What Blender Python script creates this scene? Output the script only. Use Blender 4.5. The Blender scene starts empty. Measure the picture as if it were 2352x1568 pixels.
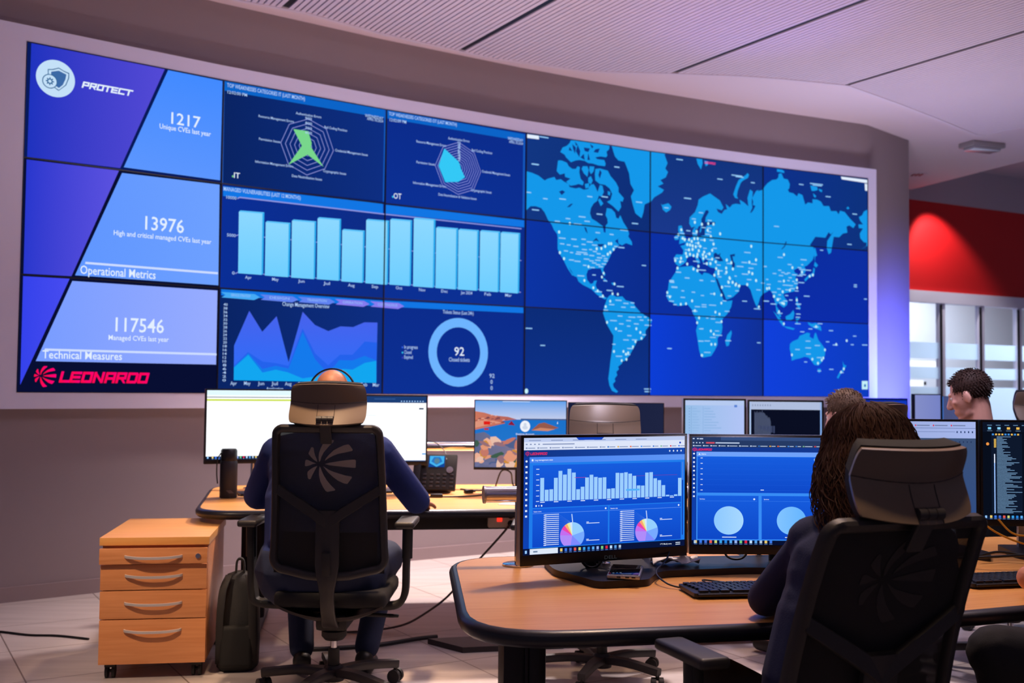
import bpy, bmesh, math, random
from math import sin, cos, pi, radians, sqrt, atan2
from mathutils import Vector, Matrix, geometry

random.seed(11)
SC = bpy.context.scene
COL = SC.collection

# ------------------------------------------------------------------ camera
cam_data = bpy.data.cameras.new('camera')
cam = bpy.data.objects.new('camera', cam_data)
COL.objects.link(cam)
cam.matrix_world = Matrix.Translation((0, 0, 1.403)) @ Matrix.Rotation(pi / 2 + 0.04276, 4, 'X') @ Matrix.Rotation(0.00995, 4, 'Z')
cam_data.sensor_width = 36.0
cam_data.lens = 36.0 * 2469.6 / 2352.0
cam_data.clip_end = 100
cam_data.dof.use_dof = True
cam_data.dof.focus_distance = 3.75
cam_data.dof.aperture_fstop = 3.6
SC.camera = cam

# ------------------------------------------------------------------ view, world, room lights
SC.view_settings.view_transform = 'Standard'
SC.view_settings.look = 'None'
SC.view_settings.exposure = 0.0
SC.view_settings.gamma = 1.0
SC.view_settings.use_curve_mapping = False
world = bpy.data.worlds.new('world')
SC.world = world
world.use_nodes = True
world.node_tree.nodes['Background'].inputs[0].default_value = (0.66, 0.62, 0.92, 1)
world.node_tree.nodes['Background'].inputs[1].default_value = 0.10


def light(name, kind, loc, target, energy, color, size=None, size_y=None, spot=None, blend=0.5, radius=0.1):
    d = bpy.data.lights.new(name, kind)
    d.energy = energy
    d.color = color
    if kind == 'AREA':
        d.shape = 'RECTANGLE'
        d.size = size
        d.size_y = size_y or size
        if 'uplight' in name:
            d.spread = radians(150)
    else:
        d.shadow_soft_size = radius
    if kind == 'SPOT':
        d.spot_size = radians(spot)
        d.spot_blend = blend
    o = bpy.data.objects.new(name, d)
    COL.objects.link(o)
    o.location = loc
    v = Vector(target) - Vector(loc)
    o.rotation_euler = v.to_track_quat('-Z', 'Y').to_euler()
    return o


WARM = (1.0, 0.66, 0.40)
PINK = (0.94, 0.80, 1.0)
# warm downlights over the desk rows
light('downlight_near_desk', 'SPOT', (0.9, 4.6, 4.0), (0.6, 3.7, 0.7), 270, WARM, spot=56, blend=0.8, radius=0.12)
light('downlight_far_desk', 'SPOT', (-0.6, 7.6, 4.0), (-0.8, 6.5, 0.7), 330, WARM, spot=60, blend=0.8, radius=0.12)
light('downlight_left_aisle', 'SPOT', (-2.5, 2.5, 4.0), (-1.80, 5.25, 0.35), 600, (1.0, 0.72, 0.50), spot=20, blend=0.9, radius=0.12)
light('downlight_man_chair', 'SPOT', (-0.75, 4.5, 4.0), (-0.80, 4.75, 1.3), 900, WARM, spot=26, blend=0.9, radius=0.12)
light('downlight_front_chair', 'SPOT', (0.96, 2.42, 4.0), (0.95, 2.47, 1.2), 330, WARM, spot=20, blend=0.9, radius=0.12)
light('downlight_middle', 'SPOT', (1.9, 6.4, 4.0), (0.95, 5.5, 0.3), 210, WARM, spot=46, blend=0.8, radius=0.12)
light('downlight_wall', 'SPOT', (0.2, 8.45, 3.9), (0.1, 7.6, 0.0), 1560, (1.0, 0.82, 0.78), spot=96, blend=0.9, radius=0.15)
# soft pinkish room lighting from the ceiling in front of the screens
light('ceiling_panel_rear', 'AREA', (0.0, 1.0, 3.9), (0.3, 5.0, 0.0), 4, PINK, 2.4, 1.2)
light('ceiling_panel_mid', 'AREA', (1.2, 5.0, 4.0), (1.2, 6.0, 0.0), 50, PINK, 2.0, 1.2)
# unseen up-lights at desk height, added to brighten the ceiling
UPL = (0.90, 0.80, 1.0)
light('fill_uplight_front', 'AREA', (0.5, 4.12, 1.06), (0.9, 4.6, 4.0), 46, UPL, 1.0, 0.05)
light('fill_uplight_far', 'AREA', (-0.6, 7.02, 1.06), (-0.3, 6.6, 4.0), 20, UPL, 1.6, 0.05)
light('fill_uplight_right', 'AREA', (3.5, 9.3, 1.0), (3.5, 9.6, 4.0), 48, UPL, 1.2, 0.05)
# blue wall washer at the right end of the screen wall
light('blue_wall_washer', 'SPOT', (4.85, 10.40, 0.6), (4.08, 11.5, 1.55), 1500, (0.09, 0.13, 1.0), spot=58, blend=1.0, radius=0.1)
light('blue_ceiling_fill', 'SPOT', (2.2, 8.7, 1.7), (1.8, 7.7, 4.1), 90, (0.28, 0.2, 1.0), spot=52, blend=1.0, radius=0.1)  # added spot standing in for the screen wall's glow on the ceiling
light('back_row_fill', 'SPOT', (2.1, 4.9, 4.0), (2.3, 5.6, 1.2), 240, PINK, spot=50, blend=0.9, radius=0.12)  # unseen fill, added to brighten the faces in the back row
light('partition_fill', 'SPOT', (6.6, 13.4, 4.1), (6.9, 15.7, 1.2), 60, (1.0, 0.92, 0.95), spot=52, blend=0.8)  # unseen fill, added to brighten the partition frames
# scallop light on the red wall
light('red_wall_spot', 'SPOT', (5.95, 14.55, 4.15), (6.05, 15.35, 3.0), 130, (1.0, 0.9, 0.85), spot=75, blend=0.55, radius=0.04)
light('next_room_light', 'AREA', (7.0, 17.8, 3.6), (7.0, 17.9, 0.0), 230, (0.86, 0.93, 1.0), 4.0, 1.5)

# ------------------------------------------------------------------ helpers
MATS = {}


def lin(c):
    r = []
    for v in c[:3]:
        v = v / 255.0
        r.append(v / 12.92 if v <= 0.04045 else ((v + 0.055) / 1.055) ** 2.4)
    return tuple(r)


def mat(name, rgb, rough=0.5, metal=0.0, spec=0.5, noise=None, bump=0.0, scale=40.0, alpha=None, sheen=0.0):
    if name in MATS:
        return MATS[name]
    m = bpy.data.materials.new(name)
    m.use_nodes = True
    nt = m.node_tree
    b = nt.nodes['Principled BSDF']
    c = lin(rgb)
    b.inputs['Base Color'].default_value = (*c, 1)
    b.inputs['Roughness'].default_value = rough
    b.inputs['Metallic'].default_value = metal
    b.inputs['Specular IOR Level'].default_value = spec
    if sheen:
        b.inputs['Sheen Weight'].default_value = sheen
    if noise or bump:
        tc = nt.nodes.new('ShaderNodeTexCoord')
        n = nt.nodes.new('ShaderNodeTexNoise')
        n.inputs['Scale'].default_value = scale
        n.inputs['Detail'].default_value = 4
        nt.links.new(tc.outputs['Object'], n.inputs['Vector'])
        if noise:
            mx = nt.nodes.new('ShaderNodeMix')
            mx.data_type = 'RGBA'
            c2 = lin(noise)
            mx.inputs[6].default_value = (*c, 1)
            mx.inputs[7].default_value = (*c2, 1)
            nt.links.new(n.outputs['Fac'], mx.inputs[0])
            nt.links.new(mx.outputs[2], b.inputs['Base Color'])
        if bump:
            bp = nt.nodes.new('ShaderNodeBump')
            bp.inputs['Strength'].default_value = bump
            bp.inputs['Distance'].default_value = 0.002
            nt.links.new(n.outputs['Fac'], bp.inputs['Height'])
            nt.links.new(bp.outputs[0], b.inputs['Normal'])
    if alpha is not None:
        b.inputs['Alpha'].default_value = alpha
    MATS[name] = m
    return m


def wood_mat(name, c1, c2, axis='X', rough=0.38):
    m = bpy.data.materials.new(name)
    m.use_nodes = True
    nt = m.node_tree
    b = nt.nodes['Principled BSDF']
    tc = nt.nodes.new('ShaderNodeTexCoord')
    mp = nt.nodes.new('ShaderNodeMapping')
    s = {'X': (1.2, 26, 26), 'Y': (26, 1.2, 26)}[axis]
    mp.inputs['Scale'].default_value = s
    n = nt.nodes.new('ShaderNodeTexNoise')
    n.inputs['Scale'].default_value = 2.2
    n.inputs['Detail'].default_value = 6
    n.inputs['Distortion'].default_value = 0.6
    r = nt.nodes.new('ShaderNodeValToRGB')
    r.color_ramp.elements[0].position = 0.3
    r.color_ramp.elements[1].position = 0.72
    r.color_ramp.elements[0].color = (*lin(c1), 1)
    r.color_ramp.elements[1].color = (*lin(c2), 1)
    nt.links.new(tc.outputs['Object'], mp.inputs[0])
    nt.links.new(mp.outputs[0], n.inputs['Vector'])
    nt.links.new(n.outputs['Fac'], r.inputs[0])
    nt.links.new(r.outputs[0], b.inputs['Base Color'])
    b.inputs['Roughness'].default_value = rough
    return m


def emis(name, rgb, strength=1.0):
    if name in MATS:
        return MATS[name]
    m = bpy.data.materials.new(name)
    m.use_nodes = True
    nt = m.node_tree
    nt.nodes.clear()
    e = nt.nodes.new('ShaderNodeEmission')
    e.inputs[0].default_value = (*lin(rgb), 1)
    e.inputs[1].default_value = strength
    o = nt.nodes.new('ShaderNodeOutputMaterial')
    nt.links.new(e.outputs[0], o.inputs[0])
    MATS[name] = m
    return m


def screen_mat():
    """picture of a lit display: every patch of the picture has its own colour in the 'Col' attribute"""
    m = bpy.data.materials.new('lit_display')
    m.use_nodes = True
    nt = m.node_tree
    nt.nodes.clear()
    a = nt.nodes.new('ShaderNodeAttribute')
    a.attribute_name = 'Col'
    e = nt.nodes.new('ShaderNodeEmission')
    o = nt.nodes.new('ShaderNodeOutputMaterial')
    nt.links.new(a.outputs['Color'], e.inputs[0])
    nt.links.new(e.outputs[0], o.inputs[0])
    return m


SCREEN = screen_mat()


def obj(name, bm, m, parent=None, smooth=True, angle=35):
    me = bpy.data.meshes.new(name)
    bmesh.ops.recalc_face_normals(bm, faces=bm.faces[:])
    bm.to_mesh(me)
    bm.free()
    for mm in (m if isinstance(m, (list, tuple)) else [m]):
        me.materials.append(mm)
    if smooth:
        me.polygons.foreach_set('use_smooth', [True] * len(me.polygons))
        me.set_sharp_from_angle(angle=radians(angle))
    o = bpy.data.objects.new(name, me)
    COL.objects.link(o)
    if parent:
        o.parent = parent
    return o


def thing(name, label, cat, loc=(0, 0, 0), rotz=0.0, group=None):
    o = bpy.data.objects.new(name, None)
    o.empty_display_size = 0.1
    COL.objects.link(o)
    o.location = loc
    o.rotation_euler = (0, 0, rotz)
    o['label'] = label
    o['category'] = cat
    if group:
        o['group'] = group
    return o


def tag(o, label, cat, group=None):
    o['label'] = label
    o['category'] = cat
    if group:
        o['group'] = group
    return o


def struct(o):
    o['kind'] = 'structure'
    return o


def copy_tree(o, parent=None):
    c = o.copy()
    COL.objects.link(c)
    if parent:
        c.parent = parent
    for ch in list(o.children):
        copy_tree(ch, c)
    return c


def B():
    return bmesh.new()


def xf(loc=(0, 0, 0), rot=(0, 0, 0)):
    return Matrix.Translation(loc) @ Matrix.Rotation(rot[2], 4, 'Z') @ Matrix.Rotation(rot[1], 4, 'Y') @ Matrix.Rotation(rot[0], 4, 'X')


def box(bm, c, s, bev=0.0, rot=(0, 0, 0), seg=2, M=None):
    m = xf(c, rot) @ Matrix.Diagonal((s[0], s[1], s[2], 1))
    if M is not None:
        m = M @ m
    r = bmesh.ops.create_cube(bm, size=1.0, matrix=m)
    if bev > 0:
        es = set()
        for v in r['verts']:
            es.update(v.link_edges)
        bmesh.ops.bevel(bm, geom=list(es), offset=bev, segments=seg, profile=0.6, affect='EDGES')


def frame_of(d):
    d = d.normalized()
    a = Vector((0, 0, 1)) if abs(d.z) < 0.9 else Vector((1, 0, 0))
    u = d.cross(a).normalized()
    return u, d.cross(u).normalized()


def ring(bm, c, u, v, r, n, ry=None):
    ry = r if ry is None else ry
    return [bm.verts.new(c + u * (r * cos(2 * pi * i / n)) + v * (ry * sin(2 * pi * i / n))) for i in range(n)]


def bridge(bm, a, b):
    n = len(a)
    for i in range(n):
        bm.faces.new((a[i], a[(i + 1) % n], b[(i + 1) % n], b[i]))


def cyl(bm, p0, p1, r0, r1=None, n=20):
    p0, p1 = Vector(p0), Vector(p1)
    r1 = r0 if r1 is None else r1
    u, v = frame_of(p1 - p0)
    a = ring(bm, p0, u, v, r0, n)
    b = ring(bm, p1, u, v, r1, n)
    bridge(bm, a, b)
    bm.faces.new(a[::-1])
    bm.faces.new(b)


def smooth_path(pts, k=6):
    pts = [Vector(p) for p in pts]
    if len(pts) < 3:
        return pts
    P = [pts[0]] + pts + [pts[-1]]
    out = []
    for i in range(1, len(P) - 2):
        for j in range(k):
            t = j / k
            a, b, c, d = P[i - 1], P[i], P[i + 1], P[i + 2]
            out.append(0.5 * ((2 * b) + (c - a) * t + (2 * a - 5 * b + 4 * c - d) * t * t + (3 * b - a - 3 * c + d) * t ** 3))
    out.append(pts[-1])
    return out


def tube(bm, pts, r, n=8, smooth=True, k=6, taper=None):
    P = smooth_path(pts, k) if smooth else [Vector(p) for p in pts]
    rings = []
    u = None
    for i, p in enumerate(P):
        d = (P[min(i + 1, len(P) - 1)] - P[max(i - 1, 0)])
        if d.length < 1e-9:
            d = Vector((0, 0, 1))
        d.normalize()
        if u is None:
            u, v = frame_of(d)
        else:
            u = (u - d * u.dot(d))
            if u.length < 1e-6:
                u, v = frame_of(d)
            u.normalize()
            v = d.cross(u)
        rr = r if taper is None else r * taper(i / (len(P) - 1))
        rings.append(ring(bm, p, u, v, rr, n))
    for a, b in zip(rings, rings[1:]):
        bridge(bm, a, b)
    bm.faces.new(rings[0][::-1])
    bm.faces.new(rings[-1])


def sweep_rect(bm, pts, half_w, half_t, wdir, smooth=True, k=5):
    """flat bar along a path; wdir = direction of its width"""
    P = smooth_path(pts, k) if smooth else [Vector(p) for p in pts]
    w = Vector(wdir).normalized()
    R = []
    for i, p in enumerate(P):
        d = (P[min(i + 1, len(P) - 1)] - P[max(i - 1, 0)]).normalized()
        nrm = d.cross(w).normalized()
        t = i / (len(P) - 1)
        hw = half_w(t) if callable(half_w) else half_w
        R.append([bm.verts.new(p + w * a * hw + nrm * b * half_t) for a, b in ((-1, -.6), (-.85, -1), (.85, -1), (1, -.6), (1, .6), (.85, 1), (-.85, 1), (-1, .6))])
    for a, b in zip(R, R[1:]):
        bridge(bm, a, b)
    bm.faces.new(R[0][::-1])
    bm.faces.new(R[-1])


def lathe(bm, prof, c=(0, 0, 0), n=24):
    c = Vector(c)
    R = []
    for r, z in prof:
        R.append(ring(bm, c + Vector((0, 0, z)), Vector((1, 0, 0)), Vector((0, 1, 0)), max(r, 1e-4), n))
    for a, b in zip(R, R[1:]):
        bridge(bm, a, b)
    bm.faces.new(R[0][::-1])
    bm.faces.new(R[-1])


def ell(bm, c, r, rot=None, sub=3):
    m = Matrix.Translation(c)
    if rot is not None:
        m = m @ rot.to_4x4()
    m = m @ Matrix.Diagonal((r[0], r[1], r[2], 1))
    bmesh.ops.create_icosphere(bm, subdivisions=sub, radius=1.0, matrix=m)


def cap(bm, p0, p1, r0, r1=None, sub=2):
    p0, p1 = Vector(p0), Vector(p1)
    r1 = r0 if r1 is None else r1
    if (p1 - p0).length > 1e-5:
        cyl(bm, p0, p1, r0, r1, 16)
    ell(bm, p0, (r0, r0, r0), sub=sub)
    ell(bm, p1, (r1, r1, r1), sub=sub)


def prism(bm, pts, z0, z1):
    """vertical prism over a simple (possibly concave) outline"""
    tri = geometry.tessellate_polygon([[Vector((x, y, 0)) for x, y in pts]])
    a = [bm.verts.new((x, y, z0)) for x, y in pts]
    b = [bm.verts.new((x, y, z1)) for x, y in pts]
    for t in tri:
        bm.faces.new([a[i] for i in t])
        bm.faces.new([b[i] for i in t])
    n = len(pts)
    for i in range(n):
        bm.faces.new((a[i], a[(i + 1) % n], b[(i + 1) % n], b[i]))


def round_poly(pts, rads, k=7):
    out = []
    n = len(pts)
    for i in range(n):
        p = Vector(pts[i])
        r = rads[i]
        if r <= 0:
            out.append((p.x, p.y))
            continue
        a = (Vector(pts[i - 1]) - p)
        b = (Vector(pts[(i + 1) % n]) - p)
        r = min(r, a.length * .49, b.length * .49)
        a = p + a.normalized() * r
        b = p + b.normalized() * r
        for j in range(k + 1):
            t = j / k
            q = a * (1 - t) ** 2 + p * (2 * t * (1 - t)) + b * t * t
            out.append((q.x, q.y))
    return out


def offset_poly(pts, d):
    n = len(pts)
    ar = sum(pts[i][0] * pts[(i + 1) % n][1] - pts[(i + 1) % n][0] * pts[i][1] for i in range(n))
    s = 1 if ar > 0 else -1
    out = []
    for i in range(n):
        p0, p1, p2 = Vector(pts[i - 1]), Vector(pts[i]), Vector(pts[(i + 1) % n])
        e1 = (p1 - p0).normalized()
        e2 = (p2 - p1).normalized()
        n1 = Vector((e1.y, -e1.x)) * s
        n2 = Vector((e2.y, -e2.x)) * s
        m = n1 + n2
        if m.length < 1e-6:
            m = n1
        m.normalize()
        out.append(tuple(p1 + m * (d / max(0.4, m.dot(n1)))))
    return out


def band(bm, pts, prof):
    """closed edging: prof = list of (outward offset, z) swept round the outline"""
    R = []
    for d, z in prof:
        R.append([bm.verts.new((x, y, z)) for x, y in offset_poly(pts, d)])
    R.append(R[0])
    for a, b in zip(R, R[1:]):
        bridge(bm, a, b)


# ------------------------------------------------------------------ flat pictures on lit displays
FONT_CACHE = {}


def font_tris(s):
    if s in FONT_CACHE:
        return FONT_CACHE[s]
    c = bpy.data.curves.new('txt', 'FONT')
    c.body = s
    c.resolution_u = 2
    c.offset = 0.008
    o = bpy.data.objects.new('txt', c)
    me = bpy.data.meshes.new_from_object(o)
    v = [(q.co.x, q.co.y) for q in me.vertices]
    f = [tuple(p.vertices) for p in me.polygons]
    bpy.data.objects.remove(o)
    bpy.data.curves.remove(c)
    bpy.data.meshes.remove(me)
    FONT_CACHE[s] = (v, f)
    return v, f


STROKES = {
    'L': ([(.12, 1), (.12, .12), (.82, .12)],),
    'E': ([(.86, .88), (.12, .88), (.12, .12), (.86, .12)], [(.12, .5), (.8, .5)]),
    'O': ([(.12, .12), (.84, .12), (.84, .88), (.12, .88), (.12, .12)],),
    'N': ([(.12, 0), (.12, .92), (.8, .08)], [(.84, .04), (.84, 1)]),
    'A': ([(.12, 0), (.12, .88), (.84, .88), (.84, 0)], [(.12, .42), (.84, .42)]),
    'R': ([(.12, 0), (.12, .88), (.82, .88), (.82, .46), (.12, .46)], [(.5, .46), (.8, 0)]),
    'D': ([(.12, .12), (.8, .12), (.86, .2), (.86, .8), (.8, .88), (.12, .88), (.12, .12)],),
    'P': ([(.12, 0), (.12, .88), (.82, .88), (.82, .44), (.12, .44)],),
    'T': ([(0, .88), (.95, .88)], [(.47, .88), (.47, 0)]),
    'C': ([(.86, .88), (.12, .88), (.12, .12), (.86, .12)],),
}
PETALS = [
    [(540, 745), (530, 640), (545, 520), (590, 400), (650, 290), (720, 205), (760, 188), (925, 188), (935, 215), (910, 255), (820, 330), (740, 420), (660, 510), (600, 620), (575, 710)],
    [(690, 715), (720, 650), (800, 560), (920, 450), (1060, 375), (1200, 315), (1290, 297), (1330, 310), (1415, 430), (1400, 460), (1200, 505), (1050, 535), (920, 580), (800, 640)],
    [(690, 797), (800, 765), (1000, 730), (1200, 700), (1380, 682), (1460, 680), (1490, 705), (1480, 885), (1440, 890), (1200, 872), (1000, 850), (800, 825)],
    [(645, 855), (700, 890), (800, 950), (900, 990), (1050, 1035), (1200, 1080), (1370, 1110), (1378, 1140), (1260, 1295), (1180, 1285), (1020, 1215), (880, 1110), (760, 1000)],
    [(550, 860), (580, 900), (600, 970), (650, 1080), (730, 1210), (830, 1330), (945, 1440), (930, 1465), (740, 1500), (690, 1470), (620, 1360), (560, 1230), (530, 1080), (535, 950)],
    [(490, 850), (440, 930), (390, 1020), (340, 1110), (310, 1180), (270, 1190), (240, 1160), (225, 1060), (235, 1000), (300, 940), (400, 880)],
    [(460, 787), (380, 800), (300, 835), (200, 862), (165, 850), (180, 720), (210, 693), (260, 705), (360, 750)],
    [(490, 745), (400, 690), (320, 610), (272, 545), (280, 510), (340, 390), (370, 372), (410, 400), (415, 490), (440, 590), (480, 680)],
]
PETALS = [[((x - 700) / 660.0, (845 - y) / 660.0) for x, y in p] for p in PETALS]


class Gfx:
    """coloured flat shapes in 2D, later laid on a display"""

    def __init__(s):
        s.it = []

    def tri(s, v, f, col, lay):
        s.it.append((v, f, col, lay))

    def poly(s, pts, col, lay=1):
        t = geometry.tessellate_polygon([[Vector((x, y, 0)) for x, y in pts]])
        s.tri(list(pts), [tuple(x) for x in t], col, lay)

    def rect(s, x0, y0, x1, y1, col, lay=1):
        s.tri([(x0, y0), (x1, y0), (x1, y1), (x0, y1)], [(0, 1, 2, 3)], col, lay)

    def line(s, pts, w, col, lay=1):
        for (a, b), (c, d) in zip(pts, pts[1:]):
            L = sqrt((c - a) ** 2 + (d - b) ** 2) or 1e-6
            nx, ny = -(d - b) / L * w / 2, (c - a) / L * w / 2
            s.tri([(a + nx, b + ny), (a - nx, b - ny), (c - nx, d - ny), (c + nx, d + ny)], [(0, 1, 2, 3)], col, lay)

    def disc(s, x, y, rx, ry, col, lay=1, n=28, a0=0.0, a1=2 * pi):
        full = a1 - a0 > 6.28
        v = [] if full else [(x, y)]
        m = n if full else n + 1
        v += [(x + rx * cos(a0 + (a1 - a0) * i / n), y + ry * sin(a0 + (a1 - a0) * i / n)) for i in range(m)]
        s.tri(v, [tuple(range(len(v)))], col, lay)

    def text(s, t, x, y, w, h, col, lay=1):
        """text from x over width w (None = natural), capital height h"""
        v, f = font_tris(t)
        if not v:
            return
        x0, x1 = min(p[0] for p in v), max(p[0] for p in v)
        ky = h / 0.70
        kx = ky if w is None else w / max(1e-6, x1 - x0)
        s.tri([(x + (p[0] - x0) * kx, y + p[1] * ky) for p in v], f, col, lay)

    def strokes(s, t, x, y, w, h, col, lay=1, slant=0.24, th=0.235):
        adv = {'L': .88, 'N': 1.06, 'T': 1.0}
        tot = sum(adv.get(c, 1.02) for c in t) - .1 + slant
        kx = w / tot
        px = 0.0
        for c in t:
            for st in STROKES[c]:
                q = [(x + (px + a + b * slant) * kx, y + b * h) for a, b in st]
                for (a, b), (cc, d), (r0, r1) in zip(q, q[1:], zip(st, st[1:])):
                    dx, dy = r1[0] - r0[0], r1[1] - r0[1]
                    L = sqrt(dx * dx + dy * dy)
                    ux, uy = dx / L, dy / L
                    e = th / 2 * .8
                    P = []
                    for sx, sy in ((-e, 1), (-e, -1), (L + e, -1), (L + e, 1)):
                        lx = r0[0] + ux * sx - uy * sy * th / 2
                        ly = min(1.0, max(0.0, r0[1] + uy * sx + ux * sy * th / 2))
                        P.append((x + (px + lx + ly * slant) * kx, y + ly * h))
                    s.tri(P, [(0, 1, 2, 3)], col, lay)
            px += adv.get(c, 1.02)

    def petals(s, x, y, r, rx, col, lay=1):
        for p in PETALS:
            s.poly([(x + a * rx, y + b * r) for a, b in p], col, lay)

    def gear(s, x, y, r, rx, col, lay=1):
        pts = []
        for i in range(16):
            for k in (-.3, .3):
                a = 2 * pi * (i + k * .9) / 16
                rr = 1.0 if i % 2 == 0 else .66
                pts.append((x + rx * rr * cos(a), y + r * rr * sin(a)))
        s.poly(pts, col, lay)

    def build(s, name, fn, parent, cuts=(), gain=1.0, mats=None):
        bm = bmesh.new()
        L = bm.loops.layers.float_color.new('Col')
        for v, f, col, lay in s.it:
            vs = [bm.verts.new((p[0], p[1], lay)) for p in v]
            grad = isinstance(col[0], (tuple, list))
            if grad:
                c0, c1, ax = lin(col[0]), lin(col[1]), col[2]
                lo, hi = min(p[ax] for p in v), max(p[ax] for p in v)
            else:
                c = lin(col)
            for q in f:
                try:
                    fc = bm.faces.new([vs[i] for i in q])
                except ValueError:
                    continue
                for i, lp in zip(q, fc.loops):
                    if grad:
                        t = (v[i][ax] - lo) / max(1e-6, hi - lo)
                        k = [a + (b - a) * t for a, b in zip(c0, c1)]
                    else:
                        k = c
                    lp[L] = (k[0] * gain, k[1] * gain, k[2] * gain, 1)
        for c in cuts:
            bmesh.ops.bisect_plane(bm, geom=bm.verts[:] + bm.edges[:] + bm.faces[:], plane_co=(c, 0, 0), plane_no=(1, 0, 0), dist=1e-7)
        for f_ in bm.faces:
            f_.normal_update()
        # map face by face so that shapes meeting a fold stay on their own panel
        cen = {f_: f_.calc_center_median() for f_ in bm.faces}
        for v in bm.verts:
            lk = v.link_faces
            ref = cen[lk[0]].x if lk else v.co.x
            v.co = fn(v.co.x, v.co.y, v.co.z, ref)
        me = bpy.data.meshes.new(name)
        bm.to_mesh(me)
        bm.free()
        me.materials.append(SCREEN)
        o = bpy.data.objects.new(name, me)
        COL.objects.link(o)
        if parent:
            o.parent = parent
        return o
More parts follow.
